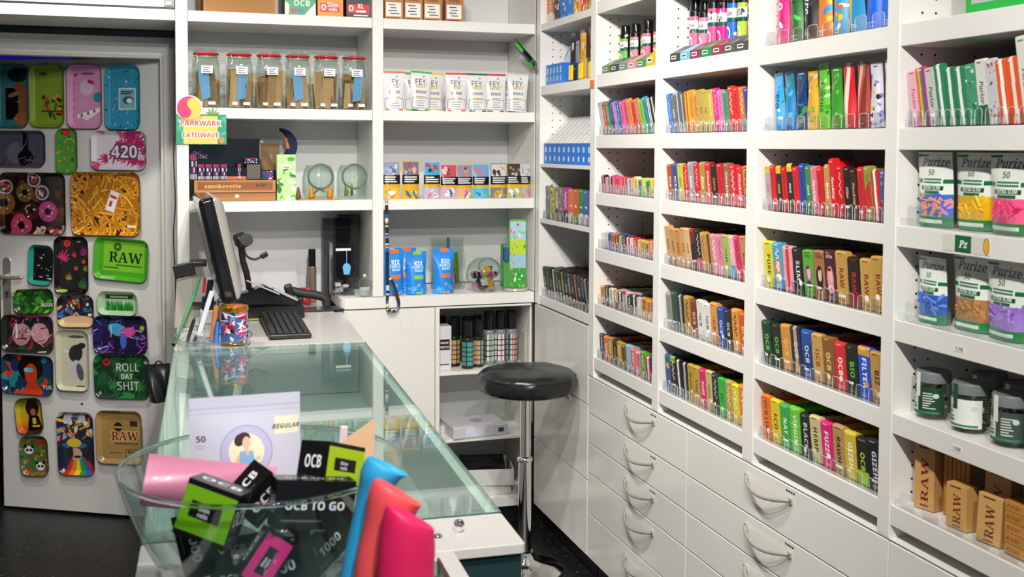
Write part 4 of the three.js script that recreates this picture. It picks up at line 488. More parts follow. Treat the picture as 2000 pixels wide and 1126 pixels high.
// corner bay, top two shelves
packRow('A', 2.172, 'top shelf', parse('orange and white;#e0762c;OCB;#f4f0e8;vb;#f0e8e0|navy and cream;#1c2c4c;;#e8d8c0;f;#e8d8c0/#e0762c|bright blue;#1c78d8;;#cfe4f8;f;#cfe4f8/#0f5cb0|bright blue;#2080e0;8;#e8f4fc;o;#1468c0|yellow and red;#e8b020;;#fff;f;#e0402c/#f4e8d0|red;#d8342c;;#fff;f;#f0c030/#fff|lime;#9ac83c;;#fff;f;#e0402c/#f0d040'), { h: 0.13, t: 0.03, back: 1, stops: false, noun: 'lighter box', lean: 0, kind: 'carton' });
{
  const t = thing('lighter_counter_box', 'blue counter box of lighters with white curved back card', 'display box', toWorld('A', 0.12, 1.9118, 0.06), -Math.PI / 2);
  const cl = cell('bbb', 200, 64, '#1f6fd0', (c, w, h) => { fill(c, w, h, '#2b86dc'); for (let i = 0; i < 5; i++) { txt(c, 'B', w * (0.1 + i * 0.2), h * 0.45, h * 0.42, '#e8f2fb', 'bold|sans-serif'); c.fillStyle = '#cfe2f5'; c.fillRect(w * (0.08 + i * 0.2), h * 0.6, 8, 14); } });
  obj('tray_box', wear(carton(0.2, 0.085, 0.08), cl), pmat(cl), t);
  const s = new THREE.Shape(); s.moveTo(-0.095, 0); s.lineTo(0.095, 0); s.lineTo(0.095, 0.09); s.quadraticCurveTo(-0.04, 0.1, -0.095, 0); const bc = obj('back_card', ext(s, 0.0015).translate(0, 0.085, -0.035), hexm('#e4e8ec', 0.5), t); obj('blue_line', tube([[-0.065, 0.115, -0.033], [-0.02, 0.148, -0.033], [0.08, 0.163, -0.033]], 0.002, 12, 5), hexm('#1f6fd0'), bc);
  const k = thing('lighter_card', 'black blister card with green lighters tilted off the shelf', 'blister card', toWorld('A', 0.02, 1.985, -0.02), -Math.PI / 2); k.rotation.x = 0.55; k.rotation.z = 0.62;
  const bc2 = cell('blackcard', 80, 190, '#0c0c0e', (c, w, h) => { fill(c, w, h, '#121214'); blobs(c, w, h, ['#3aa83c', '#8aa8c8', '#c83a6c', '#2a2a30', '#e8e8e8'], 22, 0.06, 0.16); });
  obj('card', wear(carton(0.075, 0.16, 0.002, 0.0003), bc2), pmat(bc2, 'gloss'), k);
  for (const [x, y, h] of [[-0.018, 0.03, '#3aa83c'], [0.01, 0.05, '#2a2a30'], [0.018, 0.1, '#3cc84a']]) obj('lighter', rbox(0.014, 0.05, 0.01, 0.004).translate(x, y + 0.02, 0.006), hexm(h, 0.25), k);
  const specs = [['black', '#1c1a20', 0], ['pink', '#e0407c', 0.02], ['yellow', '#e8b820', -0.02], ['dark red', '#6a1420', 0.03], ['golden yellow', '#e0a818', -0.03], ['orange', '#e07a28', 0]];
  specs.forEach(([nm, h, dy], i) => {
    const x = 0.262 + i * 0.056, c = thing('lighter_card', `${nm} lighter card, ${ORD[i + 1]} from corner end behind the blue box`, 'blister card', toWorld('A', x, 1.9118, 0.05 + (i % 2) * 0.02), -Math.PI / 2, 'lighter cards in the corner bay'); c.rotation.z = i === 3 ? 0.08 : rr(-0.03, 0.03);
    const cl2 = cell('lc' + nm, 60, 150, h, (q, w, H) => { fill(q, w, H, h); q.fillStyle = '#e8e4e8'; q.fillRect(w * 0.3, H * 0.2, w * 0.4, H * 0.14); blobs(q, w, H, [h, '#2a2030', '#e8c030', '#c83030'], 10, 0.06, 0.12); });
    obj('card', wear(carton(0.054, 0.195 + dy * 0.5, 0.002, 0.0003).translate(0, 0.004, 0), cl2), pmat(cl2, 'gloss'), c);
    for (const xx of [-0.01, 0.011]) obj('lighter', [rbox(0.015, 0.062, 0.012, 0.005).translate(xx, 0.04, 0.008)], hexm(i % 2 ? '#e8b81c' : '#e8c430', 0.2), c);
  });
}
// upright tubes with black caps, in small display trays with sloping fronts
function tubesRow(bay, cols, boxes) {
  const B = BAY[bay], n = cols.length, st = (B.w - 0.06) / n;
  cols.forEach(([nm, h, hh], i) => {
    const x = 0.045 + st * (i + 0.5), t = thing('capped_tube', `${nm} tube with black cap, ${ORD[i + 1]} from corner end, top shelf, ${BAYNAME[bay]}`, 'tube', toWorld(bay, x, 1.9206, 0.085 + (i % 3) * 0.012), -Math.PI / 2, 'black capped tubes in the ' + BAYNAME[bay]), r = Math.min(0.021, st * 0.47), H = hh ?? 0.175;
    const cl = cell('tube' + h, 70, 160, '#141416', (c, w, q) => { fill(c, w, q, h); c.fillStyle = '#151517'; c.fillRect(0, 0, w, q * 0.12); c.fillStyle = '#f2eef0'; c.fillRect(0, q * 0.2, w, q * 0.16); c.fillStyle = '#1c5a4c'; c.fillRect(0, q * 0.36, w, q * 0.07); txt(c, 'FRESH', w * 0.5, q * 0.33, w * 0.24, '#222', 'bold|sans-serif'); blobs(c, w, q, [h, '#ffffff', '#2a2a2e'], 8, 0.05, 0.12); oval(c, w / 2, q * 0.62, w * 0.28, w * 0.28, '#f0e8ec'); oval(c, w / 2, q * 0.62, w * 0.2, w * 0.2, h); });
    const g = lathe([[0, 0], [r * 0.95, 0], [r, 0.003], [r, H * 0.8], [r * 0.92, H * 0.82], [0, H * 0.82]], 20).rotateY(Math.PI); const u = g.attributes.uv, p = g.attributes.position; for (let k = 0; k < u.count; k++) { const zz = p.getZ(k); u.setXY(k, zz > -0.001 ? Math.min(1, Math.max(0, p.getX(k) / r / 2 + 0.5)) : -1, zz > -0.001 ? Math.min(1, p.getY(k) / (H * 0.82)) : -1); }
    const b = obj('body', wear(g, cl), pmat(cl, 'gloss'), t); obj('cap', lathe([[r * 0.86, H * 0.815], [r * 0.86, H * 0.97], [r * 0.75, H], [0, H]], 16), M.blackGloss, t);
  });
  const bw = (B.w - 0.06) / boxes.length;
  boxes.forEach(([nm, h, hh], i) => {
    const t = thing('tube_display_tray', `${nm} sloped display tray, ${ORD[i + 1]} from corner end, top shelf, ${BAYNAME[bay]}`, 'display tray', toWorld(bay, 0.045 + bw * (i + 0.5), 1.9206, 0.035), -Math.PI / 2, 'display trays under the tubes of the ' + BAYNAME[bay]);
    const cl = cell('dtray' + h, 110, 60, h, (c, w, q) => { fill(c, w, q, h); c.fillStyle = '#f4f2f0'; c.fillRect(w * 0.15, q * 0.62, w * 0.5, q * 0.22); c.fillStyle = '#222'; c.fillRect(w * 0.2, q * 0.68, w * 0.4, q * 0.09); txt(c, 'O', w * 0.75, q * 0.5, q * 0.34, '#e8e8e4', 'bold|serif'); });
    obj('tray', wear(prism([[0.028, 0], [0.028, 0.026], [-0.022, 0.052 + (hh ?? 0)], [-0.026, 0.052 + (hh ?? 0)], [-0.026, 0]], bw * 0.94), cl), pmat(cl), t);
  });
}
tubesRow('B', [['green', '#6ab04c'], ['pink', '#e08090'], ['leaf green', '#78a848'], ['rose pink', '#e86a88'], ['coral pink', '#e87078'], ['pale green', '#a8c890', 0.19], ['yellow', '#e0b020', 0.2]], [['olive', '#5a7a3c'], ['dark', '#3a3a3c'], ['grey green', '#6a8a7c'], ['pink', '#e08a94'], ['green', '#3c8a54'], ['yellow green', '#c8b020', 0.02]]);
tubesRow('C', [['rose', '#e06a8c', 0.2], ['pink', '#e880a0', 0.19], ['teal', '#3c9a8c', 0.195], ['hot pink', '#e8508c', 0.215], ['fuchsia', '#d8288c', 0.21], ['orange blue', '#e0803c', 0.215], ['cobalt blue', '#2c6ac8', 0.216], ['lime', '#b0d048', 0.213], ['coral', '#e07878', 0.216], ['salmon', '#e88a88', 0.214], ['pink orange', '#e07a6c', 0.216], ['orange', '#e0884c', 0.217]], [['charcoal', '#3a3a3c'], ['pale blue', '#6ab4c8'], ['burgundy', '#8a2c4c'], ['emerald green', '#1c8a4c'], ['wine red', '#9a2c48'], ['grey', '#5a5a5c'], ['dark grey', '#4a4a4c']]);
// filled pouches, fourth bay
packRow('D', 1.92, FROM(6), parse('hot pink;#e02c80;O;#fff;f;#f4a8c8/#c81c68/#fff|green and black;#2a6a34;;#fff;f;#3cc84a/#1c2a1c|black;#202022;Pure;#e8e8e8;f;#3a3a3c/#ddd|orange and blue;#e07a2c;;#fff;f;#2c8ac8/#e8b830/#fff|sky blue;#3c9ac8;;#fff;f;#e8c030/#e0622c/#fff|blue striped;#2c8ac0;;#fff;s;#e8b020/#2c8ac0|royal blue;#1468e0;;#cfe0fa;t;#1258c8|royal blue glossy;#1a70ea;BIO;#e8f0fc;o;#1a70ea'), { h: 0.2, t: 0.034, kind: 'pouch', back: 0, lean: 0.06, noun: 'pouch', px: 100, d: 0.034, gap: 0.01 });
packRow('D', 1.696, FROM(5), parse('sky blue;#3a9cd4;BIO;#1c3a5c;f;#3a8a3c/#d8e4e8/#2c7ac0|blue green;#2878b8;;#1c2c4c;f;#2f7d2a/#4ab0d8|navy;#1c3a6c;;#fff;f;#2c6ab0/#3a8a3c|yellow orange;#d8a028;;#fff;f;#5a7ac8/#e8d8b0/#7aa83c|large lime green;#5cb82c;Cactus;#1c4a10;f;#2f7d2a/#e8e0d0/#3a9a2c;0.016|dark green;#3a8a2c;;#fff;f;#2a6a20/#6ab840|red;#c8202c;;#fff;s;#e8d0c0|red brown;#a8483c;;#fff;s;#d8a888/#7a3028|white and violet;#d4d2e0;;#222;f;#8a84c8/#e0c030/#222|white;#e0dfe4;4;#c8242c;b;#8a82c0'), { h: 0.15, t: 0.034, kind: 'pouch', back: 0, lean: 0.07, noun: 'pouch', px: 90, d: 0.034, gap: 0.009 });
// fifth bay: picture carton on top
for (const [x, w, nm, h, k] of [[0.25, 0.2, 'green framed picture carton with grey print on the top shelf', '#2cb048', 1], [0.46, 0.19, 'green framed picture carton with pink print on the top shelf', '#28a844', 2]]) {
  const cl = cell('gpic' + k, 200, 200, h, (c, W, H) => { fill(c, W, H, h); c.fillStyle = k === 1 ? '#b8bcc4' : '#e4e0e2'; c.fillRect(W * 0.08, H * 0.06, W * 0.84, H * 0.82); blobs(c, W * 0.9, H * 0.85, k === 1 ? ['#888c98', '#d8dce4', '#5a5e6a'] : ['#d8706c', '#e8c8c0', '#8a4a44'], 40, 0.03, 0.1); c.fillStyle = h; c.fillRect(0, H * 0.88, W, H * 0.12); c.fillRect(W * 0.9, 0, W * 0.1, H); });
  const o = tag(obj('picture_carton', wear(carton(w, 0.2, 0.06), cl), pmat(cl)), nm, 'carton'); o.position.set(...toWorld('E', x, 1.9206, 0.075)); o.rotation.y = -Math.PI / 2;
}
// bags of filter tips
function filterBag(lvl, shelfName, i, x, w, h, nm, cols, num, yaw = 0) {
  const t = thing('filter_bag', `white green bag of ${nm} filter tips, ${shelfName}`, 'bag', toWorld('E', x, lvl + 0.003, 0.055 + (i % 2) * 0.01), -Math.PI / 2 + yaw, 'filter bags in the fifth bay'); t.rotation.x = 0.07;
  const cl = cell('fbag' + nm, 150, 150 * h / w, '#d8dcd6', (c, W, H) => { fill(c, W, H, '#dfe2de'); c.fillStyle = '#cdd1cc'; c.fillRect(0, H * 0.02, W, H * 0.03); c.fillStyle = '#174a30'; c.fillRect(W * 0.02, H * 0.03, W * 0.3, H * 0.03); txt(c, 'Purize', W * 0.52, H * 0.19, W * 0.24, '#23352b', 'italic bold|serif'); txt(c, num, W * 0.45, H * 0.31, W * 0.17, '#3a6a4e', 'bold|sans-serif'); c.fillStyle = '#1c6a3c'; c.fillRect(0, H * 0.36, W, H * 0.055); c.fillStyle = '#e8efe9'; c.fillRect(W * 0.2, H * 0.335, W * 0.6, H * 0.1); c.fillStyle = '#3f7558'; c.fillRect(W * 0.24, H * 0.35, W * 0.52, H * 0.025); c.fillRect(W * 0.24, H * 0.39, W * 0.52, H * 0.025); c.fillStyle = '#15502c'; c.fillRect(W * 0.18, H * 0.45, W * 0.64, H * 0.055); txt(c, 'EXTRA SLIM', W * 0.5, H * 0.493, W * 0.09, '#e4efe6', 'bold|sans-serif'); c.fillStyle = '#205f38'; c.fillRect(W * 0.28, H * 0.515, W * 0.44, H * 0.04); c.fillStyle = pick(cols); c.fillRect(0, H * 0.56, W, H * 0.3); blobs(c, W, 0, cols, 0, 0, 0); for (let k = 0; k < 30; k++) { oval(c, rnd() * W, H * rr(0.57, 0.86), W * 0.1, W * 0.035, pick(cols), rnd() * 3); } c.fillStyle = '#1d7a3e'; c.fillRect(0, H * 0.86, W, H * 0.14); c.fillStyle = '#e0e6e0'; c.fillRect(W * 0.12, H * 0.9, W * 0.7, H * 0.05); c.fillStyle = '#27904a'; c.beginPath(); c.moveTo(0, H * 0.58); c.lineTo(W * 0.1, H * 0.7); c.lineTo(W * 0.05, H); c.lineTo(0, H); c.fill(); });
  obj('bag', wear(pouch(w, h, 0.042), cl), pmat(cl, 'film'), t);
  cols.forEach((h2) => { const gs = []; for (let k = 0; k < Math.ceil(20 / cols.length); k++) gs.push(at(cyl(0.0036, 0.0036, 0.024, 10), rr(-0.26, 0.26) * w, h * rr(0.21, 0.39), 0.0145 + rr(0, 0.002), 0, rr(-0.06, 0.06), rnd() * 3.1)); obj('filter_tips', gs, hexm(h2, 0.5), t).userData.kind = 'stuff'; });
}
[['mixed blue and orange', ['#3a6ac0', '#e89a3c', '#d88aa8'], '50'], ['yellow', ['#e8b81c', '#dcA814'], '60'], ['bright pink', ['#e83c78', '#d82c68', '#f05a8c'], '50'], ['salmon', ['#e08a78', '#d87868'], '50'], ['white', ['#e4e2dc'], '50']].forEach(([n, c, k], i) => filterBag(1.484, FROM(4), i, 0.068 + i * 0.109, 0.104, 0.157, n, c, k, rr(-0.05, 0.05)));
[['blue', ['#3a6ac8', '#2c58b0', '#6a8ad8'], '50'], ['brown', ['#a87848', '#986a3c', '#b88a58'], '50'], ['purple', ['#9a78cc', '#8a68c0', '#b090dc'], '50'], ['golden yellow', ['#e8c020', '#e0b018', '#d8a010'], '50'], ['teal', ['#3a9a90'], '50']].forEach(([n, c, k], i) => filterBag(1.277, FROM(3), i, 0.066 + i * 0.108, i === 0 ? 0.09 : 0.103, i === 0 ? 0.14 : 0.152, n, c, k, rr(-0.04, 0.04)));
// lidded jars
function lidJar(x, d, nm, cols, lab, n) {
  const t = thing('lidded_jar', `round grey lidded jar, ${nm} of shelf`, 'jar', toWorld('E', x, 1.0706, d), -Math.PI / 2, 'lidded jars in the fifth bay'), R = 0.037;
  obj('glass_body', lathe([[0, 0.001], [R * 0.92, 0.001], [R, 0.006], [R, 0.075], [R * 0.93, 0.083]], 28), M.clearGlass, t);
  obj('lid', lathe([[R * 0.97, 0.08], [R * 0.99, 0.081], [R * 0.99, 0.1], [R * 0.94, 0.103], [R * 0.9, 0.101], [0, 0.101]], 28), hexm('#767c7c', 0.35), t);
  const cl = cell('jarlab' + lab, 120, 90, '#1c4a30', (c, w, h) => { fill(c, w, h, lab); c.fillStyle = '#dfe4df'; c.beginPath(); c.moveTo(w * 0.2, h * 0.95); c.lineTo(w * 0.2, h * 0.4); c.lineTo(w * 0.35, h * 0.2); c.lineTo(w * 0.5, h * 0.4); c.lineTo(w * 0.5, h * 0.95); c.fill(); txt(c, 'Purize', w * 0.35, h * 0.36, h * 0.14, '#1c3a2a', 'italic bold|serif'); txt(c, '90', w * 0.35, h * 0.56, h * 0.18, '#1c4a30', 'bold|sans-serif'); c.fillStyle = '#3f7558'; c.fillRect(w * 0.23, h * 0.62, w * 0.24, h * 0.06); c.fillRect(w * 0.23, h * 0.72, w * 0.24, h * 0.09); c.fillStyle = '#d8ddd6'; for (let k = 0; k < 7; k++) c.fillRect(w * 0.6, h * (0.2 + k * 0.09), w * rr(0.12, 0.25), h * 0.04); oval(c, w * 0.85, h * 0.3, w * 0.06, h * 0.09, '#c8d8c8'); c.fillStyle = '#2f7d4a'; c.fillRect(w * 0.08, h * 0.88, w * 0.84, h * 0.08); });
  const g = new THREE.CylinderGeometry(R + 0.0005, R + 0.0005, 0.058, 20, 1, true, -1.5, 3.0).translate(0, 0.042, 0); obj('label', wear(g, cl), pmat(cl, 'paper'), t);
  obj('seal_strip', panel(-0.006, 0.006, 0.05, 0.1015, R + 0.0006, R + 0.0012, 0.0002), hexm(lab === '#e4e6e2' ? '#1c4a34' : '#e0e4e0', 0.5), t);
  const gs = []; for (let k = 0; k < n; k++) { const a = rnd() * 6.3, r = R * rr(0.3, 0.82); gs.push(at(cyl(0.0035, 0.0035, 0.026, 8), Math.cos(a) * r * 0.8, rr(0.018, 0.066), Math.sin(a) * r * 0.8, rnd() * 3, rnd() * 3, 0)); }
  cols.forEach((h, i) => { const part = gs.filter((_, k) => k % cols.length === i); obj('filter_tips', part, hexm(h, 0.5), t).userData.kind = 'stuff'; });
}
lidJar(0.06, 0.06, 'dark green label nearest the upright', ['#dcdcd4', '#2c6a44'], '#143c28', 30); lidJar(0.178, 0.058, 'white label and white tips, second in front', ['#e4e2da', '#cfcdc6'], '#e4e6e2', 34); lidJar(0.29, 0.06, 'purple tips and green label, third in front', ['#9a78cc', '#8a68c0', '#e0dce8'], '#3a4c44', 40); lidJar(0.385, 0.062, 'brown and orange tips, fourth in front', ['#b8783c', '#8a5a28', '#d89a5c'], '#1c6a3c', 40); lidJar(0.475, 0.058, 'pale tips and cream label, fifth in front', ['#d8ccb0'], '#cfc8b4', 30);
[[0.12, 'first'], [0.215, 'second'], [0.305, 'third'], [0.395, 'fourth'], [0.49, 'fifth']].forEach(([x, o], i) => lidJar(x, 0.155, o + ' of the row behind', ['#c8c4b8', '#3a6a50'], '#2a4a3a', 18));
// brown cone packs on the lowest shelf
{
  const dst = (nm, h, t2, tc) => cell('cone' + nm, 80, 150, h, (c, w, H) => { fill(c, w, H, h); c.save(); c.translate(w * 0.5, H * 0.55); c.rotate(-Math.PI / 2); txt(c, t2, 0, w * 0.2, w * 0.5, tc, 'bold|serif'); c.restore(); c.fillStyle = tc; c.fillRect(w * 0.2, H * 0.05, w * 0.5, 5); c.fillRect(w * 0.3, H * 0.92, w * 0.4, 4); });
  const put = (nm, label, x, d, w, h, t, col, yaw = 0, roll = 0, name = 'cone_pack') => { const cl = dst(nm, col, 'RAW', '#6a1814'), o = tag(obj(name, wear(carton(w, h, t), cl), pmat(cl)), label, 'carton', 'brown cone packs on the lowest shelf'); o.rotation.order = 'YXZ'; o.position.set(...toWorld('E', x, 0.8682 + w / 2 * Math.sin(Math.abs(roll)), d)); o.rotation.set(0, -Math.PI / 2 + yaw, roll); };
  put('a', 'tall brown RAW cone box at the corner end of the lowest shelf', 0.05, 0.07, 0.05, 0.145, 0.05, '#c0935a', 0.25);
  put('b', 'small brown RAW cone pack standing in the lowest shelf', 0.175, 0.045, 0.055, 0.092, 0.03, '#c79a58', 0.1);
  put('c', 'tall brown RAW box leaning behind the notched pack', 0.235, 0.09, 0.062, 0.135, 0.035, '#b98a54', 0.15, -0.06);
  put('d', 'brown RAW pack with notched top before the tall box', 0.268, 0.035, 0.055, 0.098, 0.012, '#c9a060', 0.2, -0.05);
  const wd = tag(obj('wooden_cone_rack', [0, 1, 2, 3, 4, 5].map((k) => panel(-0.03 + k * 0.011, -0.0205 + k * 0.011, 0, 0.132, -0.012, 0.012, 0.001)), hexm('#b9772f', 0.5)), 'slatted orange brown wooden rack beside the tall cone box', 'rack'); wd.position.set(...toWorld('E', 0.118, 0.868, 0.085)); wd.rotation.y = -Math.PI / 2 + 0.2;
  for (let k = 0; k < 5; k++) { const cl = cell('flatraw' + (k % 2), 150, 40, '#a8752f', (c, w, h) => { fill(c, w, h, k % 2 ? '#b88238' : '#c08a40'); txt(c, 'RAW', w * 0.2, h * 0.66, h * 0.5, '#a02c18', 'italic bold|serif'); c.fillStyle = '#3a2410'; c.fillRect(w * 0.72, h * 0.2, w * 0.2, h * 0.6); c.fillRect(0, h * 0.94, w, 2); }); const o = tag(obj('flat_cone_box', wear(carton(0.105, 0.0205, 0.12), cl), pmat(cl)), `flat brown box, ${ORD[k + 1]} from the bottom of the stack of five`, 'carton', 'stack of flat brown boxes'); o.position.set(...toWorld('E', 0.365, 0.8682 + k * 0.0212, 0.09)); o.rotation.y = -Math.PI / 2; }
  for (let j = 0; j < 2; j++) for (let k = 0; k < 3; k++) { const cl = cell('blk' + k + j, 60, 60, '#16130e', (c, w, h) => { fill(c, w, h, '#1a1712'); c.strokeStyle = '#e0dccc'; c.lineWidth = 3; c.strokeRect(4, 4, w - 8, h - 8); txt(c, 'oa'[j], w / 2, h * 0.66, h * 0.5, '#e8e4d8', 'bold|sans-serif'); }); const o = tag(obj('black_tip_box', wear(carton(0.042, 0.0345, 0.1), cl), pmat(cl)), `small black box in the ${['bottom', 'middle', 'top'][k]} row of the block, ${j ? 'outer' : 'corner side'} column`, 'carton', 'block of small black boxes'); o.position.set(...toWorld('E', 0.447 + j * 0.044, 0.8682 + k * 0.0352, 0.075)); o.rotation.y = -Math.PI / 2; }
  const tr = thing('divider_tray', 'clear acrylic divider tray before the brown cone packs', 'shelf divider', [RX + 0.004, 0.8662, BAY.E.z], -Math.PI / 2, 'clear acrylic divider trays');
  obj('front_rail', panel(0.01, 0.54, 0.0004, 0.02, -0.0016, 0, 0.0003), M.acrylic, tr);
  for (let k = 0; k < 7; k++) obj('front_stop', ext(rrect(0.05, 0.036, 0.007), 0.0016, 0, 3).translate(0.05 + k * 0.075, 0.02, -0.004), M.acrylic, tr);
}
for (const [lv, nm] of [[1.484, FROM(4)], [1.277, FROM(3)]]) { const tr = thing('divider_tray', `clear acrylic front rail before the filter bags, ${nm}`, 'shelf divider', [RX + 0.004, lv + 0.0004, BAY.E.z], -Math.PI / 2, 'clear acrylic divider trays'); obj('front_rail', panel(0.01, 0.54, 0.0004, 0.018, -0.0016, 0, 0.0003), M.acrylic, tr); for (let k = 0; k < 6; k++) { obj('front_stop', ext(rrect(0.06, 0.04, 0.007), 0.0016, 0, 3).translate(0.06 + k * 0.085, 0.022, -0.004), M.acrylic, tr); obj('wire_loop', torus(0.013, 0.0012, 12, 5, Math.PI / 2).rotateY(Math.PI / 2).translate(0.02 + k * 0.085, 0.03, -0.012), M.acrylic, tr); } }
tag(obj('orange_tab', [panel(-0.002, 0.0, 0, 0.03, -0.02, 0.02, 0.0005)], hexm('#e8762c', 0.5)), 'orange paper tab stuck on the upright beside the corner bay', 'tab').position.set(RX - 0.0012, 1.872, -3.80);

// ------------------------------------------------------------------ goods on the wall shelves
const LX = (px) => 0.073 + (px - 369) * 0.728 / 359, QX = (px) => 0.846 + (px - 749) * 0.663 / 296;     // places along the two wall bays, measured from their uprights
function printed(name, label, cat, key, g, [x, y, z], { turn = 0, lean = 0, roll = 0, fin = 'card', edge = '#888', w = 100, h = 140, group } = {}, draw) {
  const cl = cell(key, w, h, edge, draw), m = tag(obj(name, wear(g, cl), pmat(cl, fin)), label, cat, group);
  m.position.set(x, y, z); m.rotation.order = 'YXZ'; m.rotation.set(lean, turn, roll); return m;
}
// top shelf, door side: brown display carton and three paper boxes
{
  const t = thing('brown_display_carton', 'open brown cardboard display carton on the top shelf beside the door', 'carton', [LX(468), 2.1788, -4.60]);
  obj('tray', prism([[0.1, 0], [0.1, 0.09], [0.096, 0.09], [0.096, 0.004], [-0.1, 0.004], [-0.1, 0]], 0.27), hexm('#c18d52', 0.7), t);
  for (const s of [-1, 1]) obj('side_wall', ext((() => { const q = new THREE.Shape(); q.moveTo(-0.1, 0); q.lineTo(0.098, 0); q.lineTo(0.098, 0.09); q.lineTo(-0.1, 0.16); return q; })(), 0.004).rotateY(-Math.PI / 2).translate(s * 0.137 + 0.002, 0, 0), hexm('#cf9f62', 0.7), t);
  obj('back_wall', panel(-0.155, 0.155, 0, 0.22, -0.106, -0.102), hexm('#d4a768', 0.7), t);
  const mk = (i, x, w, label, edge, draw) => printed('paper_box', label, 'box', 'topbox' + i, carton(w, 0.2, 0.12), [x, 2.1788, -4.56], { edge, w: 110, h: 190 }, draw);
  mk(1, LX(586), 0.124, 'green and white box reading OCB on the top shelf', '#1f9a5c', (c, w, h) => { fill(c, w, h, '#2aa868'); c.fillStyle = '#f2f4f2'; c.beginPath(); c.moveTo(w, h * 0.72); c.lineTo(w, h); c.lineTo(w * 0.6, h); c.fill(); c.fillStyle = '#eaf4ee'; c.beginPath(); c.moveTo(0, h * 0.7); c.lineTo(w * 0.16, h * 0.78); c.lineTo(w * 0.12, h); c.lineTo(0, h); c.fill(); txt(c, 'OCB', w * 0.55, h * 0.8, w * 0.27, '#eef6f0', 'bold|sans-serif'); c.fillStyle = '#d02c4c'; c.fillRect(w * 0.2, h * 0.86, w * 0.17, h * 0.08); c.fillStyle = '#2c7cc8'; c.fillRect(w * 0.4, h * 0.86, w * 0.2, h * 0.08); });
  mk(2, LX(646), 0.104, 'orange box with red panel between green and black boxes', '#e8891c', (c, w, h) => { fill(c, w, h, '#ee9424'); c.fillStyle = '#d42c24'; c.fillRect(w * 0.1, h * 0.72, w * 0.75, h * 0.18); txt(c, 'O', w * 0.24, h * 0.86, w * 0.3, '#fff', 'bold|sans-serif'); txt(c, 'Slim', w * 0.6, h * 0.8, w * 0.22, '#fff', 'bold|sans-serif'); txt(c, 'rolls', w * 0.6, h * 0.88, w * 0.16, '#fff', 'bold|sans-serif'); });
  mk(3, LX(703), 0.1, 'black box with red panel reading XL on the top shelf', '#26262a', (c, w, h) => { fill(c, w, h, '#2b2b2f'); c.fillStyle = '#d42028'; c.fillRect(w * 0.06, h * 0.72, w * 0.88, h * 0.18); txt(c, 'O', w * 0.2, h * 0.86, w * 0.3, '#fff', 'bold|sans-serif'); txt(c, 'XL', w * 0.58, h * 0.8, w * 0.22, '#fff', 'bold|sans-serif'); c.fillStyle = '#fff'; c.fillRect(w * 0.4, h * 0.84, w * 0.4, 8); c.fillRect(w * 0.3, h * 0.93, w * 0.6, 5); });
}
// clip-top jars of brown sachets
[403, 466, 524, 581, 638, 695].forEach((px, i) => {
  const x = LX(px) + 0.002, t = thing('clip_top_jar', `glass clip top jar of brown sachets, ${ORD[i + 1]} from the door`, 'jar', [x, 1.8006, -4.53], rr(-0.1, 0.1), 'clip top jars on the wall shelf');
  const ring = (r, y, sq) => { const o = []; for (let k = 0; k < 32; k++) { const a = k / 32 * Math.PI * 2, p = sq; const cs = Math.cos(a), sn = Math.sin(a); const f = 1 / Math.pow(Math.pow(Math.abs(cs), p) + Math.pow(Math.abs(sn), p), 1 / p); o.push(V(cs * r * f, y, -sn * r * f)); } return o; };
  obj('glass_body', skin([ring(0.047, 0.002, 4), ring(0.053, 0.006, 5), ring(0.0535, 0.02, 5), ring(0.0535, 0.155, 5), ring(0.052, 0.175, 4), ring(0.046, 0.194, 2.5), ring(0.044, 0.2, 2), ring(0.044, 0.21, 2)], { cap0: true }), M.clearGlass, t); obj('glass_inner', skin([ring(0.044, 0.006, 4), ring(0.05, 0.01, 5), ring(0.05, 0.155, 5), ring(0.0485, 0.174, 4), ring(0.042, 0.194, 2.5), ring(0.041, 0.21, 2)], { cap0: true }), M.clearGlass, t);
  obj('seal_ring', torus(0.0465, 0.0042, 40, 8).rotateX(Math.PI / 2).translate(0, 0.2145, 0), M.red, t);
  obj('glass_lid', lathe([[0.0465, 0.219], [0.047, 0.222], [0.046, 0.228], [0.04, 0.232], [0, 0.232]], 32), M.clearGlass, t);
  const w = obj('wire_clip', [torus(0.0478, 0.0013, 40, 6).rotateX(Math.PI / 2).translate(0, 0.203, 0), tube([[-0.047, 0.206, 0.012], [-0.051, 0.19, 0.018], [-0.047, 0.168, 0.028], [-0.038, 0.166, 0.046], [-0.03, 0.185, 0.047], [-0.034, 0.21, 0.036]], 0.0013, 20, 5), tube([[0.0478, 0.203, 0], [0.046, 0.225, 0], [0, 0.2335, 0], [-0.046, 0.225, 0], [-0.0478, 0.203, 0]], 0.0013, 24, 5)], M.nickel, t);
  // sachets and cards inside
  for (let k = 0; k < 12; k++) { const c = ['#a97f58', '#b98d62', '#c49a6c', '#8a6646'][(k + i) % 4], h = rr(0.095, 0.155), m = obj('sachet', pouch(rr(0.03, 0.045), h, 0.008, { nu: 4, nv: 6 }), hexm(c, 0.65), t); m.position.set((k % 3 - 1) * 0.026 + rr(-0.005, 0.005), 0.005, -0.034 + Math.floor(k / 3) * 0.021); m.rotation.set(rr(-0.06, 0.06), rr(-0.7, 0.7), rr(-0.12, 0.12)); }
  if ([0, 1, 3, 5].includes(i)) { const b = obj('blue_card', ext((() => { const s = new THREE.Shape(); s.moveTo(-0.016, 0); s.lineTo(0.018, 0.01); s.lineTo(0.02, 0.1); s.quadraticCurveTo(0.018, 0.135, 0, 0.14); s.quadraticCurveTo(-0.018, 0.135, -0.02, 0.1); return s; })(), 0.001, 0, 6), hexm('#6a9fd6', 0.5), t); b.position.set(0.002, 0.03, 0.046); b.rotation.z = [0.1, -0.08, 0, 0.06, 0, -0.12][i]; }
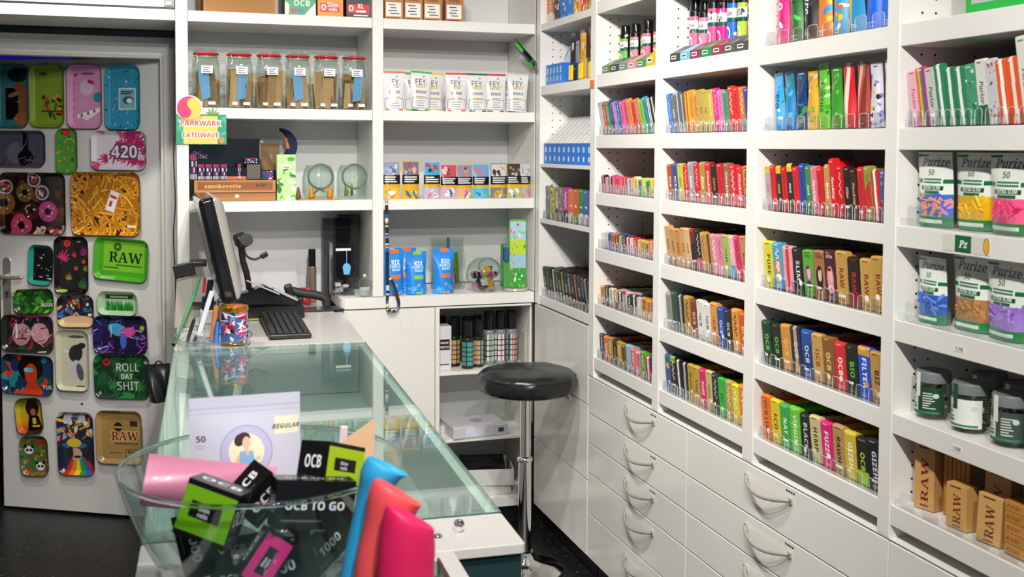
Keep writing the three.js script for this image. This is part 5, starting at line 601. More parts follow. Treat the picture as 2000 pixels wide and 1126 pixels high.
  for (const [dx, dy, ww, hh, key] of [[0.006, 0.135, 0.044, 0.03, 'a'], [-0.022, 0.012, 0.018, 0.012, 'b'], [0.024, 0.012, 0.026, 0.012, 'c']]) { const cl = cell('jl' + key, 90, 60, '#f4f4f2', (c, W, H) => { fill(c, W, H, '#f4f4f2'); c.fillStyle = '#3a4a6a'; for (let k = 0; k < (key === 'a' ? 3 : 1); k++) c.fillRect(W * 0.15, H * (0.2 + k * 0.27), W * rr(0.5, 0.7), H * 0.1); }); obj('paper_label', wear(carton(ww, hh, 0.0006, 0.0001).translate(dx, dy, 0.0545), cl), pmat(cl, 'paper'), t); }
});
// sign with the half pink half yellow ball, on the upright
{
  const t = thing('painted_sign', 'green sign with pink and yellow ball, leaf and red lettering', 'sign', [LX(397) - 0.008, 1.655, -4.456], 0);
  const cl = cell('sign', 190, 120, '#1c8a6c', (c, w, h) => { fill(c, w, h, '#17906f'); blobs(c, w, h, ['#0f7a5c', '#3ab08c', '#7ac8a0'], 30, 0.03, 0.07); c.fillStyle = '#e6c45c'; c.fillRect(w * 0.14, h * 0.06, w * 0.68, h * 0.92); txt(c, 'PARKWARK', w * 0.48, h * 0.38, h * 0.24, '#d8243c', 'bold|sans-serif', 'center', '#f6eee0'); txt(c, 'EATIIWAVE', w * 0.48, h * 0.76, h * 0.22, '#d8243c', 'bold|sans-serif', 'center', '#f6eee0'); oval(c, w * 0.9, h * 0.85, 10, 12, '#e8842c'); });
  obj('board', wear(carton(0.19, 0.118, 0.004, 0.0005), cl), pmat(cl), t);
  const b = obj('ball_back', cyl(0.05, 0.05, 0.003, 40).rotateX(Math.PI / 2).translate(-0.046, 0.142, 0.0035), hexm('#f2efe8'), t);
  const ys = new THREE.Shape(), R0 = 0.0458, a0 = -2.3, a1 = 0.84; ys.absarc(0, 0, R0, a0, a1, false); ys.absarc(R0 / 2 * Math.cos(a1), R0 / 2 * Math.sin(a1), R0 / 2, a1, a1 + Math.PI, false); ys.absarc(R0 / 2 * Math.cos(a0), R0 / 2 * Math.sin(a0), R0 / 2, a1, a1 - Math.PI, true);
  obj('pink_half', cyl(0.046, 0.046, 0.003, 40).rotateX(Math.PI / 2).translate(-0.046, 0.142, 0.0065), hexm('#d81e62', 0.35), b); obj('yellow_half', ext(ys, 0.0016, 0, 16).translate(-0.046, 0.142, 0.0081), hexm('#c9bd45', 0.35), b);
  for (let k = -2; k <= 2; k++) { const s = new THREE.Shape(); s.moveTo(0, 0); s.quadraticCurveTo(-0.007, 0.02, 0, 0.042 - Math.abs(k) * 0.006); s.quadraticCurveTo(0.007, 0.02, 0, 0); obj('leaf_blade', ext(s, 0.0015, 0, 6).rotateZ(-k * 0.5).translate(0.043, 0.112, 0.002), hexm(k % 2 ? '#7aa05a' : '#5a9040', 0.5), t); }
}
// third shelf, door side
{
  const y = 1.4306;
  const w1 = thing('wooden_display_box', 'tan wooden drawer box with printed front beside the sign', 'box', [LX(456), y, -4.54]);
  const cl = cell('wdb', 300, 90, '#9a6638', (c, w, h) => { fill(c, w, h, '#b57d4a'); c.fillStyle = '#8a5428'; c.fillRect(w * 0.04, h * 0.08, w * 0.92, h * 0.38); txt(c, 'smokerette', w * 0.35, h * 0.38, h * 0.26, '#e0b878', 'bold|serif'); txt(c, 'KLINT', w * 0.82, h * 0.3, h * 0.16, '#2a1608', 'bold|sans-serif'); circ(c, w * 0.52, h * 0.76, 8, '#e8e4da'); c.fillStyle = '#e8e4da'; c.fillRect(w * 0.04, h * 0.62, w * 0.07, 12); c.fillStyle = '#5a3418'; c.fillRect(0, h * 0.5, w, 3); });
  obj('body', wear(carton(0.315, 0.082, 0.16), cl), pmat(cl, 'paper'), w1); obj('drawer_lip', panel(-0.157, 0.157, 0.034, 0.04, 0.081, 0.088), hexm('#c08a54', 0.6), w1);
  const cab = (x, w, h, d0, nm, name) => { const t = thing(name, nm, 'display case', [x, y + 0.083, d0]); obj('case', [panel(-w / 2, w / 2, 0, 0.05, -0.05, 0.05), panel(-w / 2, w / 2, 0.05, h, -0.05, -0.044)], M.blackGloss, t); return t; };
  const c1 = cab(LX(406), 0.145, 0.155, -4.56, 'black open display case with red white blue packets under the sign', 'open_display_case'), c2 = cab(LX(474), 0.14, 0.165, -4.57, 'black open display case with lid up and grey screen', 'open_display_case');
  const pk = cell('packets', 130, 60, '#2a1c3c', (c, w, h) => { fill(c, w, h, '#1c1824'); for (let a = 0; a < 9; a++) for (let b = 0; b < 4; b++) { c.fillStyle = ['#c8283c', '#e4e4ec', '#2c3c8c', '#16162a'][(a * 2 + b * 3 + (a * b) % 3) % 4]; c.fillRect(a * w / 9 + 1, b * h / 4 + 1, w / 9 - 2, h / 4 - 2); } });
  for (let k = 0; k < 5; k++) { const p = obj('packet_block', wear(carton(0.024, k < 1 ? 0.1 : 0.062, 0.03), pk), pmat(pk, 'gloss'), c1); p.position.set(-0.058 + k * 0.029, 0.002, 0.066); }
  for (const [x, yy] of [[-0.045, 0.1], [-0.02, 0.085]]) { const p = obj('small_packet', wear(carton(0.035, 0.018, 0.014), pk), pmat(pk, 'gloss'), c1); p.position.set(x, yy, -0.02); }
  obj('screen', panel(0.012, 0.066, 0.002, 0.062, 0.0505, 0.058), hexm('#5a5854', 0.3), c2); obj('packet', wear(carton(0.012, 0.062, 0.008).translate(-0.018, 0.002, 0.055), pk), pmat(pk), c2); obj('small_packet', wear(carton(0.05, 0.022, 0.02).translate(0.03, 0.066, 0.02), pk), pmat(pk, 'gloss'), c2); obj('orange_strip', panel(-0.066, 0.01, 0.0, 0.014, 0.0505, 0.054), hexm('#d8683c'), c2);
  printed('small_packet', 'small pink and blue packet before the green carton', 'packet', 'smallpk', carton(0.045, 0.035, 0.02), [LX(520), y + 0.084, -4.5], { edge: '#203060', w: 70, h: 50 }, (c, w, h) => { fill(c, w, h, '#24306c'); blobs(c, w, h, ['#e8e8f0', '#c82c5c', '#101430'], 14, 0.06, 0.14); });
  // crescent dish standing behind, with a paper packet
  const moon = thing('crescent_dish', 'dark blue crescent moon dish with yellow clip behind the display case', 'dish', [LX(545) + 0.02, y + 0.131, -4.75]);
  const ms = new THREE.Shape(); ms.absarc(0, 0.09, 0.075, -Math.PI * 0.72, Math.PI * 0.5, false); ms.absarc(-0.028, 0.098, 0.062, Math.PI * 0.36, -Math.PI * 0.62, true); obj('crescent', ext(ms, 0.02, 0.004, 24), hexm('#141e5c', 0.25), moon); obj('clip', rbox(0.014, 0.05, 0.012, 0.003).rotateZ(0.25).translate(0.03, 0.1, 0.018), hexm('#e09020', 0.4), moon); obj('stand', panel(-0.05, 0.05, -0.13, 0.02, -0.02, 0.0), M.black, moon);
  const pb = thing('paper_packet_bag', 'clear bag of crumpled brown paper before the crescent dish', 'bag', [LX(528) + 0.008, y + 0.1195, -4.66]); obj('paper', pouch(0.075, 0.11, 0.04, { wob: 0.008 }), hexm('#8a6a48', 0.8), pb); obj('film', pouch(0.085, 0.13, 0.046, { wob: 0.01 }), M.acrylic, pb);
  const sh = tag(obj('black_step', panel(-0.036, 0.036, 0, 0.118, -0.03, 0.04), M.blackGloss), 'black block under the crumpled paper bag', 'block'); sh.position.set(LX(527) + 0.01, y + 0.0005, -4.67);
  printed('leafy_carton', 'tall white carton with green leaf print beside the display cases', 'carton', 'leafy', carton(0.075, 0.185, 0.05), [LX(556), y, -4.51], { edge: '#bcd8a8', w: 80, h: 190 }, (c, w, h) => { fill(c, w, h, '#b7d69a'); for (let k = 0; k < 26; k++) oval(c, rnd() * w, h * rr(0.2, 1), w * rr(0.06, 0.2), w * rr(0.04, 0.1), pick(['#3a9a28', '#5cb838', '#e8f0e0', '#2a7a1c', '#cfe6bc']), rnd() * 3); c.fillStyle = '#f0f4ee'; c.beginPath(); c.ellipse(w * 0.5, h * 0.26, w * 0.26, h * 0.05, 0, 0, 7); c.fill(); c.fillStyle = '#c83c2c'; c.fillRect(w * 0.34, h * 0.27, w * 0.34, 4); oval(c, w * 0.75, h * 0.1, w * 0.2, h * 0.05, '#4aa82c'); });
  // two tilted sweet jars
  const sj = (px, label, fillf) => { const t = thing('tilted_glass_jar', label, 'jar', [LX(px), y + 0.0004, -4.55]); obj('glass_body', [lathe([[0, 0], [0.05, 0], [0.062, 0.008], [0.066, 0.03], [0.066, 0.09], [0.06, 0.12], [0.05, 0.14]], 36), lathe([[0, 0.004], [0.048, 0.004], [0.059, 0.011], [0.063, 0.03], [0.063, 0.09], [0.057, 0.12], [0.047, 0.14]], 36)], M.clearGlass, t); const nk = obj('neck', [lathe([[0.05, 0], [0.052, 0.02], [0.048, 0.022], [0.046, 0.0]], 36)], M.clearGlass, t); nk.position.set(0, 0.085, 0.045); nk.rotation.x = 1.15; obj('neck_ring', torus(0.05, 0.004, 36, 8).translate(0, 0.095, 0.066).rotateX(-0.0), hexm('#9aa09c', 0.1, { transmission: 0.6, thickness: 0 }), t); fillf(t); return t; };
  sj(624, 'round glass jar with wide mouth, almost empty, on a wooden tray', (t) => { obj('twig', tube([[-0.03, 0.008, 0], [0.0, 0.04, 0.01], [0.025, 0.03, 0]], 0.003, 12, 6), hexm('#6a6454', 0.7), t); });
  sj(693, 'round glass jar with green sachets next to the post', (t) => { for (let k = 0; k < 6; k++) { const m = obj('sachet', pouch(0.03, 0.05, 0.008, { nu: 4, nv: 5 }), hexm(['#3c8a4a', '#dfe6da', '#6ab060', '#e8d8a0'][k % 4], 0.5), t); m.position.set(rr(-0.03, 0.03), 0.014, rr(-0.03, 0.03)); m.rotation.set(rr(-0.3, 0.3), rr(0, 3), rr(-0.4, 0.4)); } for (let k = 0; k < 5; k++) { const m = obj('stick', cyl(0.0015, 0.0015, 0.08, 6), hexm('#ecebe4'), t); m.position.set(rr(-0.02, 0.02), 0.06, rr(-0.02, 0.02)); m.rotation.z = rr(-0.5, 0.5); } });
  const wt = thing('wooden_slippers_tray', 'thin orange wooden tray with two carved figures before the glass jar', 'tray', [LX(620), y + 0.001, -4.478]); obj('tray', ext(rrect(0.17, 0.024, 0.011), 0.004, 0.001, 6).rotateX(-Math.PI / 2), hexm('#c98a20', 0.4), wt); for (const x of [-0.03, 0.045]) obj('figure', lathe([[0, 0], [0.011, 0], [0.013, 0.01], [0.011, 0.028], [0.006, 0.042], [0.002, 0.05], [0, 0.05]], 14).translate(x, 0.0045, 0), hexm('#c47e1a', 0.5), wt);
  const pc = tag(obj('wooden_acorn', lathe([[0, 0], [0.009, 0.002], [0.012, 0.012], [0.009, 0.026], [0.004, 0.05], [0, 0.055]], 14), hexm('#6a4a34', 0.6)), 'small brown pointed wooden piece beside the leafy carton', 'figure'); pc.position.set(LX(579), y + 0.0004, -4.48);
}
// corner bay of the wall: brown tobacco boxes on top
[771, 808, 845, 887].forEach((px, i) => printed('brown_pouch_box', `brown box with white label on the top shelf, ${ORD[i + 1]} from the post`, 'box', 'brownbox' + (i % 2), carton(0.078, 0.17, 0.06), [QX(px) + 0.004, 2.1786, -4.53], { edge: '#a06a34', w: 90, h: 180, group: 'brown boxes on the top wall shelf' }, (c, w, h) => { fill(c, w, h, '#b87a3e'); txt(c, 'OHI', w * 0.5, h * 0.52, w * 0.3, '#4a1c10', 'bold|serif'); c.fillStyle = '#ecebea'; c.fillRect(w * 0.06, h * 0.58, w * 0.82, h * 0.34); c.fillStyle = '#3a3a3a'; for (let k = 0; k < 4; k++) c.fillRect(w * (0.2 + (k % 2) * 0.1), h * (0.63 + k * 0.07), w * rr(0.3, 0.5), 4); c.fillStyle = '#6a2a20'; c.fillRect(w * 0.08, h * 0.95, w * 0.7, 7); }));
// white pouches
[[770, '#e0602c', 0], [813, '#3aa84a', 0.022], [819, '#3aa84a', 0], [850, '#e0c02c', 0.02], [890, '#d83c3c', 0], [931, '#1c5a3c', 0], [967, '#c03040', 0], [996, '#dcdcdc', 0.022], [1010, '#cfcfcf', 0]].forEach(([px, col, back], i) => printed('white_pouch', `white pouch with ${['orange', 'green', 'green', 'yellow', 'red', 'dark green', 'crimson', 'pale', 'silver'][i]} top, ${ORD[i + 1]} from the post`, 'pouch', 'fey' + i, pouch(0.092, 0.163, 0.036, { waist: 0.06 }), [QX(px) + 0.004 , 1.8006 + (i === 2 || i === 8 ? 0.003 : 0), -4.495 - back * 2.2], { roll: [0, 0, -0.05, 0, 0, 0, 0, 0, -0.05][i] * (1), turn: rr(-0.1, 0.1), edge: col, w: 110, h: 190, fin: 'gloss', group: 'white pouches on the wall shelf' }, (c, w, h) => { fill(c, w, h, '#dcdde0'); c.fillStyle = col; c.fillRect(0, 0, w, h * 0.05); c.fillRect(w * 0.1, h * 0.965, w * 0.25, h * 0.04); c.fillRect(w * 0.7, h * 0.965, w * 0.2, h * 0.04); oval(c, w * 0.62, h * 0.13, w * 0.05, h * 0.03, '#9a9aa4', 0.7); txt(c, 'FEY.', w * 0.5, h * 0.34, w * 0.34, '#1c1a1e', 'sans-serif'); txt(c, 'NEXX', w * 0.48, h * 0.43, w * 0.19, '#c0962c', 'bold|sans-serif'); txt(c, 'DENSE', w * 0.5, h * 0.57, w * 0.17, '#3a3a40', 'bold|sans-serif'); c.fillStyle = '#b08c2c'; c.fillRect(w * 0.26, h * 0.645, w * 0.48, 4); c.strokeStyle = '#55555c'; c.lineWidth = 2; c.strokeRect(w * 0.08, h * 0.69, w * 0.84, h * 0.25); c.fillStyle = '#77777e'; for (let k = 0; k < 3; k++) c.fillRect(w * 0.26, h * (0.75 + k * 0.06), w * rr(0.3, 0.5), 3); }));
const warn = (key, top, brand, strip = '#d8a828') => (c, w, h) => { fill(c, w, h, brand); c.fillStyle = top[0]; c.fillRect(w * 0.05, h * 0.03, w * 0.9, h * 0.34); for (let k = 0; k < 9; k++) oval(c, w * rr(0.2, 0.8), h * rr(0.1, 0.33), w * rr(0.05, 0.2), h * rr(0.02, 0.07), pick(top), rnd() * 3); c.fillStyle = '#141214'; c.fillRect(0, h * 0.37, w, h * 0.24); c.fillStyle = '#f2f0ee'; for (let k = 0; k < 3; k++) c.fillRect(w * 0.1, h * (0.41 + k * 0.06), w * rr(0.5, 0.8), h * 0.03); c.fillStyle = strip; c.fillRect(0, h * 0.61, w, h * 0.09); for (let k = 0; k < 8; k++) oval(c, w * rr(0.2, 0.8), h * rr(0.76, 0.95), w * rr(0.05, 0.2), h * rr(0.02, 0.06), pick(['#e8e4e0', brand, '#3a6ab0', '#d86a8c', '#c8a040']), rnd() * 3); };
printed('striped_pouch', 'blue and yellow printed pouch at the corner end of the white pouches', 'pouch', 'endp', pouch(0.05, 0.14, 0.03), [1.477, 1.801, -4.56], { edge: '#2a2a4c', w: 90, h: 190, fin: 'gloss' }, warn('e', ['#2a3a7c', '#c87a9a', '#1c1c30'], '#b8b4ac'));
[['magenta', 766, ['#8a94b8', '#5a6488', '#c8ccd8'], '#e0b838', 0.16], ['yellow', 803, ['#6a6e86', '#d8a090', '#c8303c'], '#e0a820', 0.16], ['sky blue', 844, ['#3aa8d8', '#c83a30', '#1c2c3c'], '#b8b0c8', 0.158], ['mauve', 877, ['#b84a54', '#d8b8b8', '#8a3038'], '#c8a8c0', 0.146], ['lilac and orange', 907, ['#8a88a0', '#c88a6c', '#4a3a44'], '#d8a878', 0.145], ['turquoise', 940, ['#6a9ac8', '#c86a6c', '#e0c8c0'], '#5ab8cc', 0.146], ['grey', 976, ['#c8c4c0', '#2a2428', '#c89a8c'], '#7a7a70', 0.15], ['olive', 1008, ['#3a3230', '#b8b4b0', '#c87a3c'], '#a8b078', 0.152], ['pale grey', 1036, ['#b8bcc4', '#8a8e98', '#d8a88c'], '#a8aaa4', 0.15]].forEach(([nm, px, top, brand, h], i) => printed('warning_pouch', `${nm} tobacco pouch with black warning band, ${ORD[i + 1]} from the post`, 'pouch', 'warn' + i, pouch(i === 8 ? 0.05 : 0.074, h, 0.026, { waist: 0.02 }), [i === 8 ? 1.478 : QX(px) + 0.003, 1.4306, -4.5], { turn: rr(-0.08, 0.08), edge: brand, w: 100, h: 190, fin: 'gloss', group: 'tobacco pouches with warning bands' }, warn(i, top, brand)));
// ledge: blue stand-up pouches, lanyard, glass jars, cardboard tower
[[771, 0.0], [801, -0.075], [815, 0.0], [868, 0.0]].forEach(([px, dz], i) => printed('blue_pouch', `bright blue stand up pouch, ${['beside the hanging lanyard', 'behind another in the pair', 'before another in the pair', 'alone before the glass cylinder'][i]}`, 'pouch', 'blue' + (i > 1 ? i : 0), pouch(0.092, i === 2 ? 0.18 : 0.19, 0.05, { waist: 0.1 }), [QX(px) + 0.004, 1.0256, -4.52 + dz], { edge: '#1478d8', w: 110, h: 210, fin: 'film', turn: [0.1, -0.1, 0.05, 0][i], group: 'blue pouches on the ledge' }, (c, w, h) => { fill(c, w, h, '#1c88e6'); c.fillStyle = i === 3 || i === 0 ? '#e8742c' : '#8cc83c'; c.fillRect(w * 0.35, 0, w * 0.4, h * 0.08); c.fillRect(w * 0.33, h * 0.56, w * 0.5, h * 0.09); c.fillRect(w * 0.45, h * 0.95, w * 0.3, h * 0.05); txt(c, i === 3 ? 'BIO' : 'KIX', w * 0.58, h * 0.33, w * 0.26, '#e8f2fc', 'bold|sans-serif'); txt(c, 'FORCE', w * 0.56, h * 0.41, w * 0.18, '#dcecfa', 'bold|sans-serif'); txt(c, 'boost', w * 0.6, h * 0.48, w * 0.16, '#dcecfa', 'bold|sans-serif'); circ(c, w * 0.58, h * 0.79, w * 0.07, '#b8a888'); c.strokeStyle = '#7ac0f4'; c.lineWidth = 3; for (let k = 0; k < 9; k++) { c.beginPath(); c.arc(rnd() * w, h * rr(0.84, 0.97), rr(4, 9), 0, 7); c.stroke(); } }));
{
  const t = thing('lanyard', 'black and white patterned lanyard hanging beside the blue pouches', 'lanyard', [QX(754), 1.44, -4.452]);
  const st = cell('strap', 40, 400, '#1c1a18', (c, w, h) => { fill(c, w, h, '#1a1816'); for (let k = 0; k < 20; k++) { c.fillStyle = pick(['#d8cdb8', '#e4e0d4', '#15130f', '#2c5a9c']); c.fillRect(0, rnd() * h, w, rr(6, 22)); } txt(c, 'B', w / 2, h * 0.8, 30, '#e8e0d0', 'bold|serif'); });
  const strip = (pts, wd) => { const cv = new THREE.CatmullRomCurve3(pts.map((p) => V(...p))), L = []; for (let k = 0; k <= 30; k++) { const p = cv.getPoint(k / 30), d = cv.getTangent(k / 30), s = V(0.35, 0, 0.6).cross(d).normalize().multiplyScalar(0.001), a = V(d.y, -d.x, 0.15).normalize().multiplyScalar(wd / 2); L.push([p.clone().add(a).add(s), p.clone().sub(a).add(s), p.clone().sub(a).sub(s), p.clone().add(a).sub(s)]); } return skin(L, { cap0: true, cap1: true, uvf: (p, i, j) => [j === 0 || j === 3 ? 0 : 1, i / 30] }); };
  obj('strap', wear(strip([[0, -0.02, 0], [0.002, -0.2, 0.004], [0.004, -0.4, 0.006]], 0.013), st), pmat(st, 'paper'), t);
  obj('loop', wear(strip([[0.004, -0.4, 0.007], [0.0, -0.43, 0.012], [0.004, -0.465, 0.016], [0.025, -0.475, 0.018], [0.048, -0.45, 0.016], [0.042, -0.41, 0.014], [0.022, -0.35, 0.01], [0.01, -0.33, 0.008]], 0.011), st), pmat(st, 'paper'), t);
  obj('clip', [rbox(0.016, 0.02, 0.008, 0.003).translate(0, -0.012, 0), torus(0.007, 0.0015, 16, 6).translate(0, 0.004, 0)], M.nickel, t); obj('hook', tube([[0, 0.01, 0], [0, 0.012, -0.006], [0, 0.008, -0.008]], 0.0015, 8, 5), M.nickel, t);
  const j1 = thing('glass_cylinder', 'straight glass cylinder of lighters and cards behind the blue pouches', 'jar', [QX(893), 1.0256, -4.66]); obj('glass', lathe([[0, 0.001], [0.07, 0.001], [0.074, 0.006], [0.075, 0.22], [0.078, 0.222], [0.072, 0.22], [0.071, 0.008], [0, 0.008]], 40), M.clearGlass, j1);
  for (let k = 0; k < 12; k++) { const m = obj('lighter_card', rbox(rr(0.02, 0.035), rr(0.08, 0.15), 0.006, 0.002), hexm(['#2c2a28', '#6a8a2c', '#c8c8c4', '#8a1c4c', '#3a3c40', '#b8a030'][k % 6], 0.35), j1); m.position.set(rr(-0.04, 0.04), 0.09, rr(-0.03, 0.04)); m.rotation.set(rr(-0.15, 0.15), rr(0, 3), rr(-0.25, 0.25)); }
  obj('blue_clip', rbox(0.012, 0.05, 0.012, 0.003).translate(0.005, 0.2, 0), hexm('#2c5a8c'), j1); obj('pink_sachet', rbox(0.06, 0.01, 0.04, 0.004).translate(0, 0.014, 0.02), hexm('#d86aa8'), j1);
  const j2 = thing('glass_fishbowl', 'round glass fishbowl of coloured grinders on the ledge', 'bowl', [QX(953), 1.0256, -4.53]); const R = 0.082, prof = []; for (let k = 0; k <= 16; k++) { const a = -Math.PI / 2 + 0.55 + k / 16 * 2.2; prof.push([Math.cos(a) * R, 0.07 + Math.sin(a) * R]); } prof[0][1] = 0.001;
  obj('glass', [lathe([[0, 0.001], ...prof], 40), lathe([[0, 0.004], ...prof.map(([r, y]) => [r * 0.96, 0.07 + (y - 0.07) * 0.96])], 40)], M.clearGlass, j2); const mo = obj('mouth_ring', torus(0.045, 0.0035, 36, 8), M.bowlRim, j2); mo.position.set(0.005, 0.105, 0.058); mo.rotation.x = -0.55;
  for (let k = 0; k < 20; k++) { const m = obj('grinder', [cyl(0.016, 0.016, 0.014, 18), cyl(0.0165, 0.0165, 0.006, 18).translate(0, 0.0105, 0)], hexm(['#c82c8c', '#1c1c20', '#2c4c8c', '#e8a020', '#d86ab8', '#3a3a40', '#e8e0e8', '#e0702c'][k % 8], 0.25, { metalness: 0.2 }), j2); const a = k * 2.4, r = 0.05 * Math.sqrt((k % 7) / 7); m.position.set(Math.cos(a) * r, 0.018 + Math.floor(k / 6) * 0.024, Math.sin(a) * r); m.rotation.set(rr(-1, 1), rnd() * 3, rr(-1, 1)); }
  const d = thing('cardboard_tower', 'tall green and pale blue cardboard display in the corner of the ledge', 'display', [QX(1028) - 0.026, 1.0256, -4.53]); obj('base_disc', cyl(0.055, 0.058, 0.01, 32).translate(0, 0.005, 0), hexm('#b8b4a8', 0.2), d);
  const art = cell('tower', 90, 290, '#6ab83c', (c, w, h) => { fill(c, w, h, '#a8cfe0'); c.fillStyle = '#b8d83c'; c.fillRect(0, h * 0.28, w, h * 0.22); c.fillStyle = '#9ac4dc'; c.fillRect(w * 0.08, h * 0.5, w * 0.84, h * 0.2); c.fillStyle = '#3aa03c'; c.fillRect(0, h * 0.7, w, h * 0.3); blobs(c, w, h, ['#f0f4ec', '#e88a3c', '#2a8a3c', '#e86aa0', '#cfe4c8', '#7ac03c'], 34, 0.05, 0.12); oval(c, w * 0.5, h * 0.05, 7, 6, '#d83a3c'); });
  obj('front_card', wear(ext(rrect(0.075, 0.3, 0.012), 0.012, 0.001, 5).translate(0, 0.16, 0.02), cell('x0', 8, 8, '#6ab83c', (c, w, h) => fill(c, w, h, '#6ab83c'))), hexm('#6ab83c'), d); obj('front_print', wear(carton(0.071, 0.29, 0.001, 0.0002).translate(0, 0.012, 0.0335), art), pmat(art), d); obj('side_card', panel(-0.06, -0.038, 0.012, 0.2, -0.03, 0.02), hexm('#4a9a4c'), d); obj('printed_pack', rbox(0.02, 0.06, 0.03, 0.004).translate(-0.05, 0.16, 0.02), hexm('#2c5a9c'), d);
}
// cupboard: spray cans, boxes
{
  const cx = (px) => 1.087 + (px - 859) * 0.418 / 182.5, y = 0.6886;
  printed('white_carton', 'white carton with black label in the open cupboard', 'carton', 'cine', carton(0.06, 0.19, 0.08), [cx(872) + 0.006, y, -4.56], { edge: '#cfd0d0', w: 80, h: 250 }, (c, w, h) => { fill(c, w, h, '#d4d4d6'); c.fillStyle = '#1c0c10'; c.fillRect(w * 0.02, h * 0.3, w * 0.86, h * 0.24); txt(c, 'CINEAR', w * 0.44, h * 0.4, w * 0.2, '#f4f0f0', 'bold|sans-serif'); txt(c, 'ZENITEE', w * 0.44, h * 0.5, w * 0.2, '#f4f0f0', 'bold|sans-serif'); c.fillStyle = '#1c1c1e'; c.fillRect(w * 0.04, h * 0.86, w * 0.8, 6); });
  const can = (x, z, h, r, body, lab, label) => { const t = thing('spray_can', label, 'spray can', [x, y + 0.0004, z], 0, 'spray cans in the open cupboard'); obj('body', lathe([[0, 0.002], [r * 0.9, 0], [r, 0.004], [r, h * 0.62], [r * 0.9, h * 0.655], [0, h * 0.655]], 24), hexm(body, 0.25, { metalness: 0.2 }), t); const cl = cell('can' + lab, 100, 120, body, (c, w, q) => { fill(c, w, q, lab); for (let k = 0; k < 9; k++) { c.fillStyle = pick(['#1c1c1e', '#e8e4d8', '#5aa090', '#c86a5c', '#b8a860', lab]); c.fillRect(w * (k / 9), 0, w / 9 * rr(0.4, 1), q); } c.fillStyle = '#1a1a1c'; for (let k = 0; k < 4; k++) c.fillRect(0, q * (0.2 + k * 0.2), w, 4); }); obj('label', wear(new THREE.CylinderGeometry(r + 0.0004, r + 0.0004, h * 0.5, 20, 1, true, -1.57, 3.14).translate(0, h * 0.32, 0), cl), pmat(cl, 'gloss'), t); obj('cap', lathe([[r * 0.86, h * 0.66], [r * 0.86, h * 0.97], [r * 0.8, h], [0, h]], 24), M.blackGloss, t); };
  const P = [[897, -4.6, '#20241c', 'tan'], [919, -4.535, '#2a2c2a', 'teal'], [941, -4.56, '#2a2826', 'mint'], [905, -4.68, '#1c1c1e', 'dark'], [929, -4.67, '#1c1c1e', 'black'], [951, -4.69, '#232325', 'grey'], [880, -4.72, '#1c2430', 'navy']];
  P.forEach(([px, z, b, nm], i) => can(cx(px) + (-4.46 - z) * 0.08, z, 0.205, 0.026, b, ['#b8ac78', '#4a8a84', '#9ac0a8', '#3a3a38', '#4a4a4c', '#6a6a6c', '#2a3a58'][i], `black capped spray can with ${nm} label, ${ORD[i + 1]} of the dark cans`));
  [[965, -4.60], [988, -4.6], [1011, -4.6]].forEach(([px, z], i) => can(cx(px) + 0.015, z, 0.235, 0.026, '#8a9098', ['#b8bcc8', '#c0c4d0', '#c8ccd4'][i], `tall silver spray can with black cap, ${ORD[i + 1]} of the silver three`));
  [[1036, 0.12, '#a8a498', 'grey'], [1046, 0.03, '#e8882c', 'orange']].forEach(([px, h, c, nm]) => { const o = tag(obj('small_carton', rbox(0.016, h + 0.03, 0.05, 0.002), hexm(c, 0.6)), nm + ' narrow carton beside the silver spray cans', 'carton'); o.position.set(cx(px) - 0.005, y + (h + 0.03) / 2 + 0.0004, -4.53); });
  const fb = thing('flat_white_box', 'flat white box with window stickers on the middle cupboard shelf', 'box', [cx(938), 0.3964, -4.57], 0.06); obj('body', rbox(0.25, 0.05, 0.2, 0.003).translate(0, 0.0255, 0), hexm('#c9c9cd', 0.5), fb); obj('lid_emblem', cyl(0.03, 0.03, 0.0006, 24).translate(0.01, 0.051, 0), hexm('#a8a8ac', 0.5), fb); obj('front_sticker', [panel(-0.07, 0.0, 0.008, 0.044, 0.1, 0.1008, 0.0002), panel(0.004, 0.06, 0.008, 0.044, 0.1, 0.1008, 0.0002)], hexm('#d8dcee', 0.4), fb); obj('dark_mark', panel(0.08, 0.105, 0.018, 0.036, 0.1, 0.1008, 0.0002), hexm('#2a3a4c'), fb);
  const sb = thing('small_white_box', 'small white box with grey ends behind the flat white box', 'box', [cx(874), 0.3964, -4.62], 0.1); obj('body', rbox(0.05, 0.03, 0.06, 0.002).translate(0, 0.0155, 0), hexm('#d0d0d0', 0.5), sb); obj('end_cap', rbox(0.006, 0.026, 0.05, 0.002).translate(0.027, 0.0155, 0), hexm('#5a5c60', 0.4), sb);
  const gb = thing('upturned_glass_bowl', 'glass bowl beside the flat white box behind the stool post', 'bowl', [cx(1018) - 0.02, 0.3964, -4.74]); obj('glass', lathe([[0, 0.001], [0.04, 0.001], [0.055, 0.02], [0.058, 0.06], [0.05, 0.09]], 32), M.clearGlass, gb);
  const b1 = thing('open_white_box', 'open white box holding a black bag on the bottom cupboard shelf', 'box', [cx(958), 0.1775, -4.585], -0.2); obj('tray', [panel(-0.13, 0.13, 0, 0.006, -0.12, 0.1), panel(-0.13, -0.124, 0.006, 0.07, -0.12, 0.1), panel(0.124, 0.13, 0.006, 0.07, -0.12, 0.1), panel(-0.124, 0.124, 0.006, 0.07, 0.094, 0.1), panel(-0.124, 0.124, 0.006, 0.07, -0.12, -0.114)], hexm('#cfcfcd', 0.55), b1); const bg = obj('black_bag', pouch(0.2, 0.17, 0.07, { wob: 0.01 }), M.leather, b1); bg.rotation.x = -1.35; bg.position.set(0, 0.045, 0.07);
